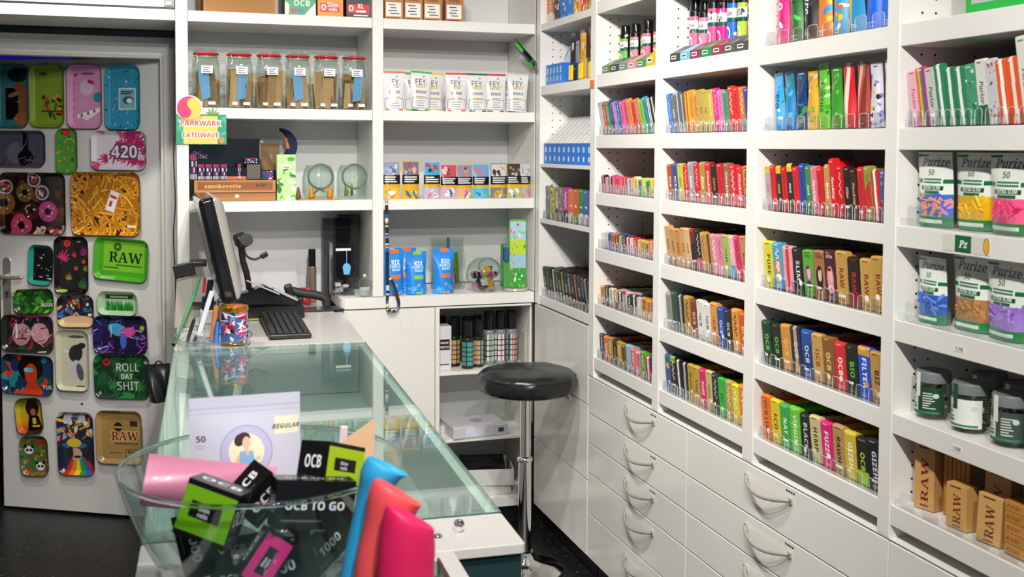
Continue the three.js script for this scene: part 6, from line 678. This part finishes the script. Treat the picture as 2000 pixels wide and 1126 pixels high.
  const b2 = tag(obj('flat_carton', [rbox(0.2, 0.044, 0.2, 0.003)], hexm('#d0cfcb', 0.55)), 'white carton under the open box on the cupboard floor', 'carton'); b2.position.set(cx(958), 0.1535, -4.59); b2.rotation.y = 0.05;
  const b3 = tag(obj('brown_envelope', rbox(0.07, 0.04, 0.2, 0.003), hexm('#7a5636', 0.7)), 'brown flat packet beside the boxes on the cupboard floor', 'packet'); b3.position.set(cx(896), 0.1515, -4.6);
}

// ------------------------------------------------------------------ till end of the counter
const YT = CY + 0.0004;
{
  const m = thing('monitor', 'silver backed black till monitor seen from its narrow side', 'monitor', [0.232, 1.098, -3.93], 0.03); m.rotation.z = 0.215;
  const half = (x0, x1, y0, y1, z0, z1, r) => at(rbox(x1 - x0, y1 - y0, z1 - z0, r, 3), (x0 + x1) / 2, (y0 + y1) / 2, (z0 + z1) / 2);
  obj('black_shell', half(-0.058, -0.004, 0, 0.385, -0.46, 0, 0.016), M.blackGloss, m);
  obj('silver_shell', skin([[-0.008, 0.004], [0.004, 0.006], [0.016, 0.03], [0.024, 0.08]].map(([x, k]) => { const y0 = 0.004 + k, y1 = 0.383 - k * 0.4, z0 = -0.456 + k, z1 = -0.002 - k * 0.4, o = [], r = 0.014; for (const [yy, zz, a0] of [[y0 + r, z1 - r, -90], [y1 - r, z1 - r, 0], [y1 - r, z0 + r, 90], [y0 + r, z0 + r, 180]]) for (let q = 0; q <= 4; q++) { const a = (a0 + q * 22.5) * Math.PI / 180; o.push(V(x, yy + Math.sin(a) * r, zz + Math.cos(a) * r)); } return o; }), { cap1: true }), hexm('#a9a7a2', 0.35, { metalness: 0.3 }), m);
  obj('screen', half(-0.0595, -0.0582, 0.02, 0.365, -0.44, -0.02, 0.0005), M.blackGloss, m);
  const ar = thing('screen_bracket', 'black bracket with grey foot beside the monitor', 'bracket', [0.05, YT, -4.2]);
  obj('arm', at(rbox(0.075, 0.052, 0.03, 0.004), -0.002, 0.215, 0.02, 0, 0, 0.2), M.black, ar); obj('joint', [cyl(0.014, 0.014, 0.06, 18).rotateZ(Math.PI / 2).translate(0.048, 0.24, 0.02)], M.black, ar);
  const s = new THREE.Shape(); s.moveTo(-0.04, 0); s.lineTo(0.02, 0); s.lineTo(0.03, 0.19); s.lineTo(-0.03, 0.175); obj('foot_panel', ext(s, 0.02, 0.002), hexm('#a7a49c', 0.4), ar);
  const kn = thing('hanging_keys', 'red and black key tags hanging behind the monitor', 'keys', [0.125, 1.17, -4.12]); obj('red_tag', rbox(0.01, 0.06, 0.006, 0.003).rotateZ(-0.1).translate(-0.008, -0.03, 0), M.red, kn); obj('black_tag', rbox(0.022, 0.07, 0.008, 0.004).rotateZ(-0.15).translate(0.01, -0.045, 0), M.black, kn); obj('ring', torus(0.008, 0.0012, 18, 6).translate(0, 0.004, 0), M.nickel, kn);
  const gl = tag(obj('green_lanyard', tube([[0.1, 1.165, -4.13], [0.085, 1.12, -4.1], [0.045, 1.03, -4.02], [0.018, 0.985, -3.9], [0.006, 0.981, -3.8]], 0.006, 30, 6), hexm('#3f8a54', 0.6)), 'green ribbon looping down from the monitor bracket', 'ribbon');
  const cb = tag(obj('black_cable', tube([[0.021, 1.75, -4.452], [0.016, 1.6, -4.45], [0.02, 1.42, -4.452], [0.012, 1.3, -4.45], [0.018, 1.12, -4.45], [0.016, 1.0, -4.44]], 0.0028, 40, 6), M.black), 'black cable hanging down the edge of the wall shelves', 'cable');
  for (const [x, nm] of [[0.165, 'first'], [0.182, 'second']]) tag(obj('monitor_cable', tube([[x, 1.1, -4.05], [x - 0.004, 1.03, -3.99], [x - 0.014, 0.985, -3.96], [x - 0.03, 0.979, -4.0]], 0.0026, 20, 6), M.black), `thin black cable under the monitor, ${nm} of the pair`, 'cable', 'cables under the monitor');
  const ps = thing('socket_block', 'white power socket block with blue labelled adapter behind the monitor', 'socket', [0.155, YT, -4.28]); obj('block', rbox(0.1, 0.05, 0.06, 0.006).translate(0, 0.0255, 0), M.lightGrey, ps); obj('adapter', rbox(0.045, 0.05, 0.035, 0.004).translate(-0.02, 0.076, 0.0), M.black, ps); obj('adapter_label', rbox(0.026, 0.012, 0.001, 0.0004).translate(-0.02, 0.076, 0.0178), hexm('#3a78d0'), ps); obj('green_plug', rbox(0.016, 0.02, 0.02, 0.004).translate(0.035, 0.061, 0.0), hexm('#6ac02c'), ps);
  // scanner stand with a bent neck
  const g = thing('scanner_stand', 'black gooseneck scanner stand with side lever behind the card terminal', 'stand', [0.3, YT, -4.485]);
  obj('foot', lathe([[0, 0.012], [0.03, 0.012], [0.05, 0.006], [0.052, 0.0002]], 28), M.black, g); obj('neck', tube([[0, 0.01, 0], [0.002, 0.09, 0.0], [-0.008, 0.16, 0.01], [-0.024, 0.22, 0.02], [-0.03, 0.27, 0.03]], 0.0125, 30, 12), M.black, g);
  obj('head', [at(rbox(0.05, 0.055, 0.06, 0.014, 3), -0.03, 0.298, 0.035, 0.2, 0.3, 0.3), at(cyl(0.026, 0.022, 0.016, 20), -0.012, 0.3, 0.06, 1.2, 0.2, 0)], M.black, g); obj('lever', [tube([[-0.022, 0.275, 0.04], [-0.008, 0.235, 0.05], [0.022, 0.222, 0.05], [0.05, 0.235, 0.05]], 0.0045, 20, 8), at(rbox(0.03, 0.022, 0.018, 0.006), 0.058, 0.238, 0.05, 0, 0, 0.5)], M.black, g);
  // card terminal in its cradle
  const c = thing('card_terminal', 'black card terminal lying in an angular cradle', 'terminal', [0.352, YT, -4.352], 0.05); c.scale.set(1.12, 1.45, 1.12);
  obj('cradle', prism([[0.06, 0], [0.06, 0.018], [0.03, 0.032], [-0.05, 0.036], [-0.06, 0.02], [-0.06, 0]], 0.26), M.black, c);
  const bodyS = new THREE.Shape(); bodyS.moveTo(-0.12, 0.03); bodyS.lineTo(-0.1, 0.062); bodyS.lineTo(-0.06, 0.07); bodyS.lineTo(0.0, 0.085); bodyS.lineTo(0.06, 0.06); bodyS.lineTo(0.125, 0.035); bodyS.lineTo(0.12, 0.022); bodyS.lineTo(0.0, 0.03); obj('handset', ext(bodyS, 0.07, 0.006).translate(0, 0.004, -0.035), M.blackGloss, c);
  obj('silver_strip', at(rbox(0.12, 0.004, 0.008, 0.0015), -0.01, 0.086, 0.037, 0, 0, -0.35), M.grey, c); obj('keypad_cover', at(rbox(0.09, 0.006, 0.05, 0.002), 0.07, 0.062, 0.0, 0, 0, -0.38), M.grey, c); obj('yellow_edge', panel(-0.1, 0.0, 0.001, 0.006, 0.06, 0.0615), hexm('#9a9a30'), c);
  const h = thing('hand_scanner', 'black hand held scanner lying on its trigger beside the terminal', 'scanner', [0.54, YT, -4.5], -0.1); h.scale.setScalar(1.1);
  obj('grip', tube([[-0.06, 0.075, 0], [-0.03, 0.066, 0], [0.03, 0.056, 0], [0.062, 0.042, 0], [0.068, 0.018, 0]], 0.016, 24, 10), M.rubber, h); obj('head', at(rbox(0.03, 0.05, 0.06, 0.008, 3), -0.07, 0.074, 0, 0, 0, 0.3), M.black, h); obj('trigger', at(rbox(0.012, 0.03, 0.014, 0.004), 0.07, 0.017, 0), M.black, h); obj('rest', rbox(0.04, 0.05, 0.04, 0.004).translate(-0.04, 0.026, 0), M.black, h);
  // keyboard, keys in six rows
  const k = thing('keyboard', 'black keyboard with chiclet keys on the white till top', 'keyboard', [0.398, YT + 0.002, -4.05], 0.0); k.rotation.x = 0.035;
  obj('base', at(rbox(0.146, 0.016, 0.44, 0.005), 0, 0.016, 0), M.black, k); const ks = []; for (let r = 0; r < 6; r++) { let z = -0.205; while (z < 0.195) { const l = r === 5 && z > -0.08 && z < 0.02 ? 0.11 : 0.017; ks.push(rbox(0.0185, 0.006, l, 0.0018, 1).translate(0.056 - r * 0.0225, 0.0265, z + l / 2)); z += l + 0.003; } } obj('keys', ks, hexm('#1a1b1d', 0.45), k).userData.kind = 'stuff'; obj('rear_feet', [rbox(0.02, 0.008, 0.012, 0.002).translate(0.05, 0.004, -0.2), rbox(0.02, 0.008, 0.012, 0.002).translate(-0.05, 0.004, -0.2)], M.rubber, k);
  // acrylic tray with odds and ends
  const t = thing('acrylic_tray', 'shallow clear oval acrylic tray at the glass edge', 'tray', [0.137, YT, -3.79]); const oval3 = (pts) => lathe(pts, 48).scale(0.125, 1, 0.165);
  obj('dish', [oval3([[0, 0.002], [0.9, 0.002], [0.95, 0.006], [0.97, 0.03], [1.0, 0.034], [1.01, 0.034]])], M.acrylic, t); obj('rim', torus(1.0, 0.024, 64, 8).rotateX(Math.PI / 2).scale(0.1255, 0.11, 0.1655).translate(0, 0.034, 0), M.bowlRim, t); obj('divider', [panel(-0.09, -0.088, 0.003, 0.06, -0.05, 0.08), panel(-0.088, 0.0, 0.003, 0.06, 0.078, 0.08), panel(-0.03, -0.028, 0.003, 0.06, -0.05, 0.078)], M.acrylic, t);
  const pen = (label, x, z, l, r, col, ax, az, nm = 'pen') => { const o = thing(nm, label, nm, [x, YT + 0.006, z]); o.rotation.set(ax, 0, az); obj('barrel', cyl(r, r, l * 0.8, 12).translate(0, l * 0.4, 0), hexm(col, 0.35), o); obj('tip', cyl(r * 0.9, r * 0.3, l * 0.12, 12).rotateX(Math.PI).translate(0, l * 0.86, 0), M.black, o); };
  pen('black pen leaning in the acrylic tray', 0.075, -3.85, 0.13, 0.005, '#1c1c1e', -0.2, -0.35); pen('yellow and black pen at the end of the acrylic tray', 0.05, -3.82, 0.1, 0.006, '#2a2a18', -0.1, -0.3); pen('blue marker in the acrylic tray', 0.145, -3.8, 0.09, 0.008, '#2c6ac8', -0.15, -0.1); pen('orange wooden handled brush in the acrylic tray', 0.135, -3.86, 0.15, 0.009, '#c0763c', -0.05, -0.12, 'brush');
  const sp = thing('white_scoop', 'white plastic scoop leaning out of the acrylic tray', 'scoop', [0.085, YT + 0.034, -3.765]); sp.rotation.set(-0.05, 0, -0.3); obj('handle', rbox(0.016, 0.16, 0.006, 0.003).translate(0, 0.08, 0), hexm('#c8ccd4', 0.3), sp); obj('bowl', at(lathe([[0, 0], [0.012, 0.003], [0.016, 0.012]], 20), 0, 0.0, 0.0, 0.2, 0, 0), hexm('#c8ccd4', 0.3), sp);
  const tn = thing('printed_tin', 'round tin with gold lid and pink red abstract print', 'tin', [0.205, YT + 0.0025, -3.79]);
  const ta = cell('tinart', 256, 140, '#2a1c3c', (q, w, H) => { fill(q, w, H, '#3a5a8c'); blobs(q, w, H, ['#d82c6c', '#e0487c', '#8a1428', '#1c1020', '#5a8ac0', '#e8e0ec', '#c81c3c', '#2a2a5c', '#e8b0c0'], 110, 0.02, 0.07); strokes(q, w, H, ['#f0e8f0', '#1c1020', '#e86a9c'], 50, 40, 4); });
  const tg = new THREE.CylinderGeometry(0.046, 0.046, 0.112, 40, 1, true).translate(0, 0.058, 0); obj('body', wear(tg, ta), pmat(ta, 'tin'), tn); obj('base_ring', lathe([[0, 0.001], [0.046, 0.001], [0.0475, 0.003], [0.046, 0.006]], 40), hexm('#c0a22c', 0.2, { metalness: 0.9 }), tn); obj('lid', lathe([[0.046, 0.112], [0.0478, 0.114], [0.0478, 0.128], [0.046, 0.13], [0.043, 0.127], [0, 0.127]], 40), hexm('#c8a830', 0.18, { metalness: 0.9 }), tn); obj('lid_print', cyl(0.03, 0.03, 0.0008, 32).translate(0.006, 0.1276, 0), hexm('#d83c3c', 0.3), tn);
  // black bag hung on the counter's outer side
  const bg = thing('black_bag', 'shiny black plastic bag hung on the outer side of the counter', 'bag', [-0.042, 0.78, -3.85], 0.0); const pg = obj('bag', pouch(0.06, 0.13, 0.035, { wob: 0.008, topw: 1.25 }), M.leather, bg); obj('handle', tube([[-0.02, 0.12, 0], [0.0, 0.14, 0], [0.018, 0.12, 0]], 0.003, 12, 6), M.leather, bg);
}
// goods at the back of the till end and on the ledge
{
  const lz = -4.6, yl = 1.0256;
  const b = (nm, label, x, y, z, w, h, d, mt, cat = 'box') => { const o = thing(nm, label, cat, [x, y, z]); obj('body', carton(w, h, d, 0.002), mt, o); obj('lid_seam', panel(-w / 2 - 0.0004, w / 2 + 0.0004, h * 0.86, h * 0.863, -d / 2 - 0.0004, d / 2 + 0.0004, 0.0001), M.rubber, o); return o; };
  b('tall_black_box', 'tall slim black box beside the wider black box', 0.71, yl, -4.7, 0.062, 0.32, 0.07, M.blackGloss); b('tall_grey_box', 'dark grey upright box behind the slim black box', 0.66, YT, -4.77, 0.05, 0.36, 0.05, hexm('#3a3b40', 0.35)); b('wide_black_box', 'wide black box behind the clear acrylic box', 0.748, yl, -4.78, 0.09, 0.325, 0.06, M.black);
  const s = thing('small_spray_bottle', 'small bottle with black cap beside the tall black boxes', 'bottle', [0.585, YT, -4.74]); obj('body', lathe([[0, 0.001], [0.018, 0.001], [0.019, 0.004], [0.019, 0.15], [0.015, 0.156]], 20), hexm('#8a7a6a', 0.2, { metalness: 0.3 }), s); obj('cap', lathe([[0.016, 0.155], [0.016, 0.225], [0.014, 0.23], [0, 0.23]], 20), M.blackGloss, s);
  const r = thing('red_cup', 'clear cup with crumpled red wrapper beside the small bottle', 'cup', [0.548, YT, -4.66]); obj('cup', lathe([[0, 0.001], [0.026, 0.001], [0.034, 0.13]], 28), M.acrylic, r); obj('wrapper', at(pouch(0.05, 0.07, 0.04, { wob: 0.012 }), 0, 0.004, 0), M.red, r);
  const a = thing('acrylic_box', 'clear acrylic box with blue drop and white strip on the ledge', 'box', [0.69, yl, -4.57]); a.scale.x = 0.84; for (const [x0, x1, z0, z1] of [[-0.055, 0.055, 0.048, 0.05], [-0.055, 0.055, -0.05, -0.048], [-0.055, -0.053, -0.048, 0.048], [0.053, 0.055, -0.048, 0.048]]) obj('wall', panel(x0, x1, 0.003, 0.22, z0, z1, 0.0004), M.acrylic, a); obj('floor_plate', panel(-0.055, 0.055, 0, 0.003, -0.05, 0.05, 0.0004), M.acrylic, a); obj('white_strip', panel(-0.04, 0.035, 0.19, 0.2, 0.0504, 0.0512, 0.0002), hexm('#e4e6e8'), a); const dr = new THREE.Shape(); dr.absarc(0, 0.028, 0.02, Math.PI, 0, true); dr.lineTo(0.014, 0); dr.lineTo(-0.014, 0); obj('blue_mark', [ext(dr, 0.0008).translate(0.014, 0.09, 0.0502), panel(0.012, 0.015, 0.13, 0.2, 0.0502, 0.0508, 0.0002)], hexm('#6ab0dc', 0.4), a); for (let k = 0; k < 5; k++) { const m = obj('folded_paper', rbox(0.035, 0.012, 0.03, 0.004), hexm('#c8c6c2', 0.6), a); m.position.set(rr(-0.03, 0.03), 0.012 + k * 0.008, rr(-0.02, 0.02)); m.rotation.set(rr(-0.4, 0.4), rnd() * 3, rr(-0.4, 0.4)); }
  const f = thing('small_glass_bowl', 'small tilted glass bowl next to the post on the ledge', 'bowl', [0.773, yl, -4.5]); f.scale.setScalar(0.86); obj('glass', lathe([[0, 0.001], [0.03, 0.001], [0.042, 0.02], [0.044, 0.06], [0.036, 0.09]], 32), M.clearGlass, f); const mr = obj('mouth_ring', torus(0.033, 0.003, 32, 8), M.bowlRim, f); mr.position.set(0, 0.06, 0.036); mr.rotation.x = -0.3; obj('knob', rbox(0.014, 0.014, 0.014, 0.003).translate(0, 0.1, 0), hexm('#d4d6d4', 0.2), f); obj('cloth', at(pouch(0.05, 0.04, 0.03), 0, 0.004, 0), hexm('#aeb0ae', 0.7), f);
  const tb = tag(obj('blue_tablet', rbox(0.16, 0.008, 0.1, 0.003), hexm('#2a3038', 0.2)), 'thin dark tablet lying before the tall black boxes', 'tablet'); tb.position.set(0.6, YT + 0.0045, -4.49);
  const wb = tag(obj('white_back_board', panel(-0.13, 0.13, 0, 0.17, -0.002, 0.002), hexm('#d6d6da', 0.45)), 'white board leaning on the back panel behind the scanner', 'board'); wb.position.set(0.4, YT, -4.82); wb.rotation.x = -0.06;
}

// ------------------------------------------------------------------ glass bowl of small boxes
const BC = [0.131, 0.9755, -1.672];
{
  const t = thing('glass_bowl', 'large clear glass bowl of black boxes on the near counter', 'bowl', BC);
  obj('glass', lathe([[0, 0.002], [0.1, 0.002], [0.125, 0.012], [0.15, 0.045], [0.178, 0.1], [0.198, 0.15], [0.211, 0.193]], 72), M.bowlGlass, t);
  obj('glass_inner', lathe([[0, 0.008], [0.1, 0.008], [0.121, 0.017], [0.1455, 0.05], [0.1735, 0.103], [0.1935, 0.152], [0.2065, 0.193]], 72), M.bowlGlass, t);
  obj('rim', torus(0.2088, 0.0036, 96, 10).rotateX(Math.PI / 2).translate(0, 0.1945, 0), M.bowlRim, t);
}
function fullBox(w, h, d) { const g = new THREE.BoxGeometry(w, h, d).toNonIndexed(); return g; }
const pile = [];
const ocb = (...a) => pile.push(a);
ocb('black box with lime green front on top of the bowl', [0.213, 1.135, -1.655], [-0.1, 0.75, -0.35], [0.095, 0.07, 0.06], 'a', 'OCB', '#9fc018');
ocb('black box with green panel near the bowl wall', [0.052, 1.09, -1.565], [-0.15, -0.45, -0.28], [0.085, 0.085, 0.05], 'b', 'OCB', '#6fa81c');
ocb('black box reading OCB TO GO', [0.192, 1.09, -1.565], [-0.1, 0.1, -0.14], [0.125, 0.075, 0.045], 'c', 'OCB TO GO');
ocb('black box reading 1000 low in the bowl', [0.098, 1.055, -1.555], [-0.1, -0.1, 0.3], [0.12, 0.06, 0.045], 'd', '1000');
ocb('black box with its corner up before the pink pouch', [0.07, 1.125, -1.62], [0.2, 0.5, 0.75], [0.075, 0.06, 0.05], 'e', 'OCB');
ocb('black box tilted beside the lime fronted box', [0.15, 1.085, -1.62], [0.1, -0.4, -0.7], [0.065, 0.06, 0.05], 'f', 'OCB');
ocb('black and pink box lying deep in the bowl', [0.158, 1.062, -1.545], [-0.1, 0.0, 0.95], [0.075, 0.055, 0.04], 'g', 'OCB', '#c81e78');
ocb('black box reading 1000 at the lower side of the bowl', [0.225, 1.045, -1.60], [-0.1, 0.5, 0.5], [0.11, 0.055, 0.05], 'h', '1000');
ocb('black box reading 1000 pressed to the bowl wall under the pink pouch', [0.01, 1.065, -1.61], [-0.1, -0.7, -1.2], [0.1, 0.06, 0.045], 'n', '1000');
ocb('black box lying lowest in the middle of the bowl', [0.1, 1.01, -1.63], [0.05, -0.1, 0.05], [0.11, 0.045, 0.06], 'o', 'OCB TO GO');
ocb('black box behind the green panelled one, low in the bowl', [0.04, 1.02, -1.69], [0.0, 0.5, -0.1], [0.09, 0.05, 0.06], 'p', 'OCB');
ocb('black box low behind the box reading OCB TO GO', [0.2, 1.02, -1.69], [0.0, -0.5, 0.1], [0.09, 0.05, 0.06], 'q', 'OCB');
ocb('dark box behind the lime fronted box', [0.262, 1.13, -1.735], [0.15, 0.35, 0.25], [0.09, 0.055, 0.05], 'i', 'TO GO');

const inner = (yy) => { const P = [[0.008, 0.1], [0.017, 0.121], [0.05, 0.1455], [0.103, 0.1735], [0.152, 0.1935], [0.193, 0.2065]]; yy -= BC[1]; if (yy > 0.193) return 0.23; for (let i = 1; i < 6; i++) if (yy <= P[i][0]) return P[i - 1][1] + (P[i][1] - P[i - 1][1]) * Math.max(0, (yy - P[i - 1][0]) / (P[i][0] - P[i - 1][0])); return 0.2; };
{ // settle the pile: boxes part where they touch and stay inside the bowl
  const B = pile.map(([, p, r, s]) => ({ p: V(...p), s: s.map((v) => v * 0.92), e: new THREE.Euler(r[0], r[1], r[2], 'YXZ'), f: 1 }));
  B.push({ p: V(0.052, 1.136, -1.672), s: [0.185, 0.06, 0.04], e: new THREE.Euler(-0.35, 0.05, -0.2, 'YXZ'), f: 0 }, { p: V(0.114, 1.16, -1.793), s: [0.178, 0.17, 0.034], e: new THREE.Euler(-0.1, 0.02, 0, 'YXZ'), f: 0 });
  for (const o of B) { o.ax = [V(1, 0, 0), V(0, 1, 0), V(0, 0, 1)].map((v) => v.applyEuler(o.e)); o.h = o.s.map((v) => v / 2 + 0.0012); }
  const keep = (o) => { for (const sx of [-1, 1]) for (const sy of [-1, 1]) for (const sz of [-1, 1]) { const q = o.p.clone().addScaledVector(o.ax[0], sx * o.h[0]).addScaledVector(o.ax[1], sy * o.h[1]).addScaledVector(o.ax[2], sz * o.h[2]); if (q.y < BC[1] + 0.012) o.p.y += BC[1] + 0.012 - q.y; const dx = q.x - BC[0], dz = q.z - BC[2], r = Math.hypot(dx, dz), k = inner(q.y) - 0.004; if (r > k) { o.p.x -= dx / r * (r - k); o.p.z -= dz / r * (r - k); } } };
  for (let it = 0; it < 400; it++) {
    for (let i = 0; i < B.length; i++) for (let j = i + 1; j < B.length; j++) {
      const a = B[i], b = B[j], d = b.p.clone().sub(a.p); let best = 1e9, n = null; const axes = [...a.ax, ...b.ax]; for (const u of a.ax) for (const v of b.ax) { const c = u.clone().cross(v); if (c.lengthSq() > 1e-4) axes.push(c.normalize()); }
      for (const u of axes) { const ra = a.h.reduce((t, h, k) => t + h * Math.abs(a.ax[k].dot(u)), 0), rb = b.h.reduce((t, h, k) => t + h * Math.abs(b.ax[k].dot(u)), 0), o = ra + rb - Math.abs(d.dot(u)); if (o <= 0) { n = null; best = -1; break; } if (o < best) { best = o; n = u.clone().multiplyScalar(Math.sign(d.dot(u)) || 1); } }
      if (n && best > 0) { const w = a.f + b.f; if (w) { a.p.addScaledVector(n, -best * 0.6 * a.f / w); b.p.addScaledVector(n, best * 0.6 * b.f / w); } }
    }
    B.forEach((o) => o.f && keep(o));
  }
  pile.forEach((a, i) => { a[1] = B[i].p.toArray(); a[3] = B[i].s; });
}
for (const [label, p, [rx, ry, rz], [w, h, d], key, text, accent] of pile) {
  const cl = cell('ocb' + key, 200, 200 * h / w, '#0e0e10', (c, W, H) => { fill(c, W, H, '#131315'); txt(c, text, W / 2, H * 0.6, Math.min(H * 0.4, W * 0.95 / text.length * 1.35), '#e6e6ea', 'bold|sans-serif'); c.fillStyle = '#55565a'; c.fillRect(W * 0.1, H * 0.8, W * 0.5, 5); });
  const t = thing('small_black_box', label, 'box', p, 0, 'black boxes in the glass bowl'); t.rotation.set(rx, ry, rz);
  obj('body', wear(fullBox(w, h, d), cl), pmat(cl, 'gloss'), t);
  if (accent) { const al = cell('acc' + accent + key, 160, 120, accent, (c, W, H) => { fill(c, W, H, accent); c.fillStyle = '#141416'; c.fillRect(W * 0.18, H * 0.3, W * 0.6, H * 0.36); txt(c, 'Slim', W * 0.45, H * 0.48, H * 0.14, '#e4d8e8', 'bold|sans-serif'); txt(c, 'rolls', W * 0.45, H * 0.62, H * 0.13, '#e4d8e8', 'bold|sans-serif'); }); obj('coloured_panel', wear(carton(w * 0.98, h * 0.8, 0.0008, 0.0002).translate(0, -h * 0.4, d / 2 + 0.0005), al), pmat(al, 'gloss'), t); }
}
printed('white_filter_pouch', 'white zip pouch with round portrait badge standing in the bowl', 'pouch', 'portrait', pouch(0.176, 0.168, 0.03, { nu: 10, nv: 12 }), [0.114, 1.078, -1.785], { lean: -0.1, turn: 0.02, edge: '#c9c8dc', w: 420, h: 400, fin: 'film' }, (c, w, h) => {
  fill(c, w, h, '#c6c5d8'); c.fillStyle = '#b6b5cc'; c.fillRect(0, h * 0.1, w, h * 0.02); c.fillRect(0, h * 0.15, w, h * 0.012);
  txt(c, '50', w * 0.1, h * 0.42, h * 0.085, '#33333c', 'bold|sans-serif'); c.fillStyle = '#9a9aac'; c.fillRect(w * 0.05, h * 0.45, w * 0.09, 3); c.fillRect(w * 0.05, h * 0.475, w * 0.08, 3);
  c.fillStyle = '#e6e0c8'; c.fillRect(w * 0.76, h * 0.22, w * 0.22, h * 0.17); txt(c, 'REGULAR', w * 0.86, h * 0.34, h * 0.06, '#2c2c30', 'italic bold|sans-serif');
  c.save(); c.translate(0, -h * 0.13); circ(c, w * 0.5, h * 0.66, w * 0.235, '#9a98c4'); circ(c, w * 0.5, h * 0.66, w * 0.225, '#b9b7dc'); circ(c, w * 0.5, h * 0.66, w * 0.16, '#ece3c4');
  oval(c, w * 0.44, h * 0.55, w * 0.045, h * 0.06, '#3a1c18', 0.4); oval(c, w * 0.48, h * 0.53, w * 0.055, h * 0.05, '#3a1c18'); oval(c, w * 0.5, h * 0.575, w * 0.036, h * 0.055, '#e2ba98'); c.fillStyle = '#e2ba98'; c.fillRect(w * 0.48, h * 0.61, w * 0.035, h * 0.05);
  c.fillStyle = '#86b0dc'; c.beginPath(); c.moveTo(w * 0.42, h * 0.8); c.lineTo(w * 0.44, h * 0.66); c.lineTo(w * 0.5, h * 0.65); c.lineTo(w * 0.56, h * 0.66); c.lineTo(w * 0.58, h * 0.81); c.fill(); c.fillStyle = '#e2ba98'; c.beginPath(); c.moveTo(w * 0.48, h * 0.65); c.lineTo(w * 0.53, h * 0.65); c.lineTo(w * 0.51, h * 0.71); c.fill(); oval(c, w * 0.42, h * 0.75, w * 0.016, h * 0.06, '#e2ba98', 0.2); oval(c, w * 0.6, h * 0.73, w * 0.03, h * 0.017, '#e2ba98', -0.5); c.restore();
});
{
  const p = tag(obj('pink_pouch', pouch(0.075, 0.19, 0.06, { wob: 0.004, nu: 10, nv: 14 }), hexm('#c77d9d', 0.4, { clearcoat: 0.2 })), 'pink foil pouch lying across the boxes in the bowl', 'pouch'); p.rotation.order = 'YXZ'; p.position.set(-0.04, 1.158, -1.672); p.rotation.set(-0.4, 0.05, -Math.PI / 2 - 0.2);
  const cd = tag(obj('brown_card', ext((() => { const s = new THREE.Shape(); s.moveTo(-0.03, -0.045); s.lineTo(0.012, -0.05); s.lineTo(0.032, -0.01); s.lineTo(0.034, 0.045); s.lineTo(-0.026, 0.01); return s; })(), 0.003, 0.0005), hexm('#cfa884', 0.7)), 'tan cardboard piece standing at the far edge of the bowl', 'card'); cd.position.set(0.285, 1.158, -1.752); cd.rotation.set(-0.1, 0.1, 0);
  const ws = tag(obj('pale_stick', at(rbox(0.014, 0.09, 0.006, 0.003, 3), 0, 0.045, 0), hexm('#d8c6d0', 0.4)), 'pale pink flat stick beside the tan card in the bowl', 'stick'); ws.position.set(0.262, 1.1, -1.775); ws.rotation.z = -0.1;
  // soft silicone sleeves standing before the bowl
  const sil = (label, col, pts) => {
    const L = []; const n = 28; pts.forEach(([x, y, z, a, b, tilt]) => { const l = []; for (let k = 0; k < n; k++) { const q = -k / n * Math.PI * 2, cx = Math.cos(q) * a, cz = Math.sin(q) * b; l.push(V(x + cx * Math.cos(tilt), y + cx * Math.sin(tilt), z + cz)); } L.push(l); });
    const cv = L[0].map((_, k) => new THREE.CatmullRomCurve3(L.map((l) => l[k]), false, 'catmullrom', 0.5)); const S = []; for (let i = 0; i <= 26; i++) S.push(cv.map((q) => q.getPoint(i / 26)));
    tag(obj('silicone_sleeve', skin(S, { cap0: true, cap1: true }), hexm(col, 0.5, { sheen: 0.3 })), label, 'sleeve', 'silicone sleeves before the bowl');
  };
  sil('sky blue silicone sleeve, tallest of the three', '#2fa4de', [[0.196, 0.9762, -1.335, 0.02, 0.02, 0], [0.208, 1.048, -1.335, 0.021, 0.02, 0], [0.223, 1.128, -1.335, 0.022, 0.02, 0], [0.24, 1.208, -1.335, 0.021, 0.022, -0.1], [0.248, 1.238, -1.333, 0.025, 0.025, -0.3], [0.258, 1.25, -1.33, 0.028, 0.02, -0.5], [0.256, 1.244, -1.33, 0.018, 0.012, -0.5]]);
  sil('coral red silicone sleeve between the blue and pink ones', '#f0555c', [[0.222, 0.9762, -1.285, 0.024, 0.022, 0], [0.228, 1.06, -1.285, 0.025, 0.022, 0], [0.236, 1.14, -1.285, 0.028, 0.024, 0], [0.248, 1.19, -1.285, 0.029, 0.026, -0.1], [0.256, 1.222, -1.283, 0.033, 0.026, -0.4], [0.262, 1.232, -1.28, 0.033, 0.02, -0.6], [0.26, 1.226, -1.28, 0.02, 0.012, -0.6]]);
  sil('hot pink silicone sleeve, widest of the three', '#ea1f63', [[0.256, 0.9762, -1.235, 0.032, 0.024, 0], [0.258, 1.078, -1.235, 0.033, 0.025, 0], [0.26, 1.148, -1.235, 0.034, 0.026, -0.05], [0.262, 1.183, -1.235, 0.034, 0.027, -0.2], [0.264, 1.21, -1.233, 0.033, 0.024, -0.45], [0.266, 1.218, -1.23, 0.03, 0.016, -0.55], [0.264, 1.213, -1.23, 0.016, 0.008, -0.55]]);
}

renderer.render(scene, camera);
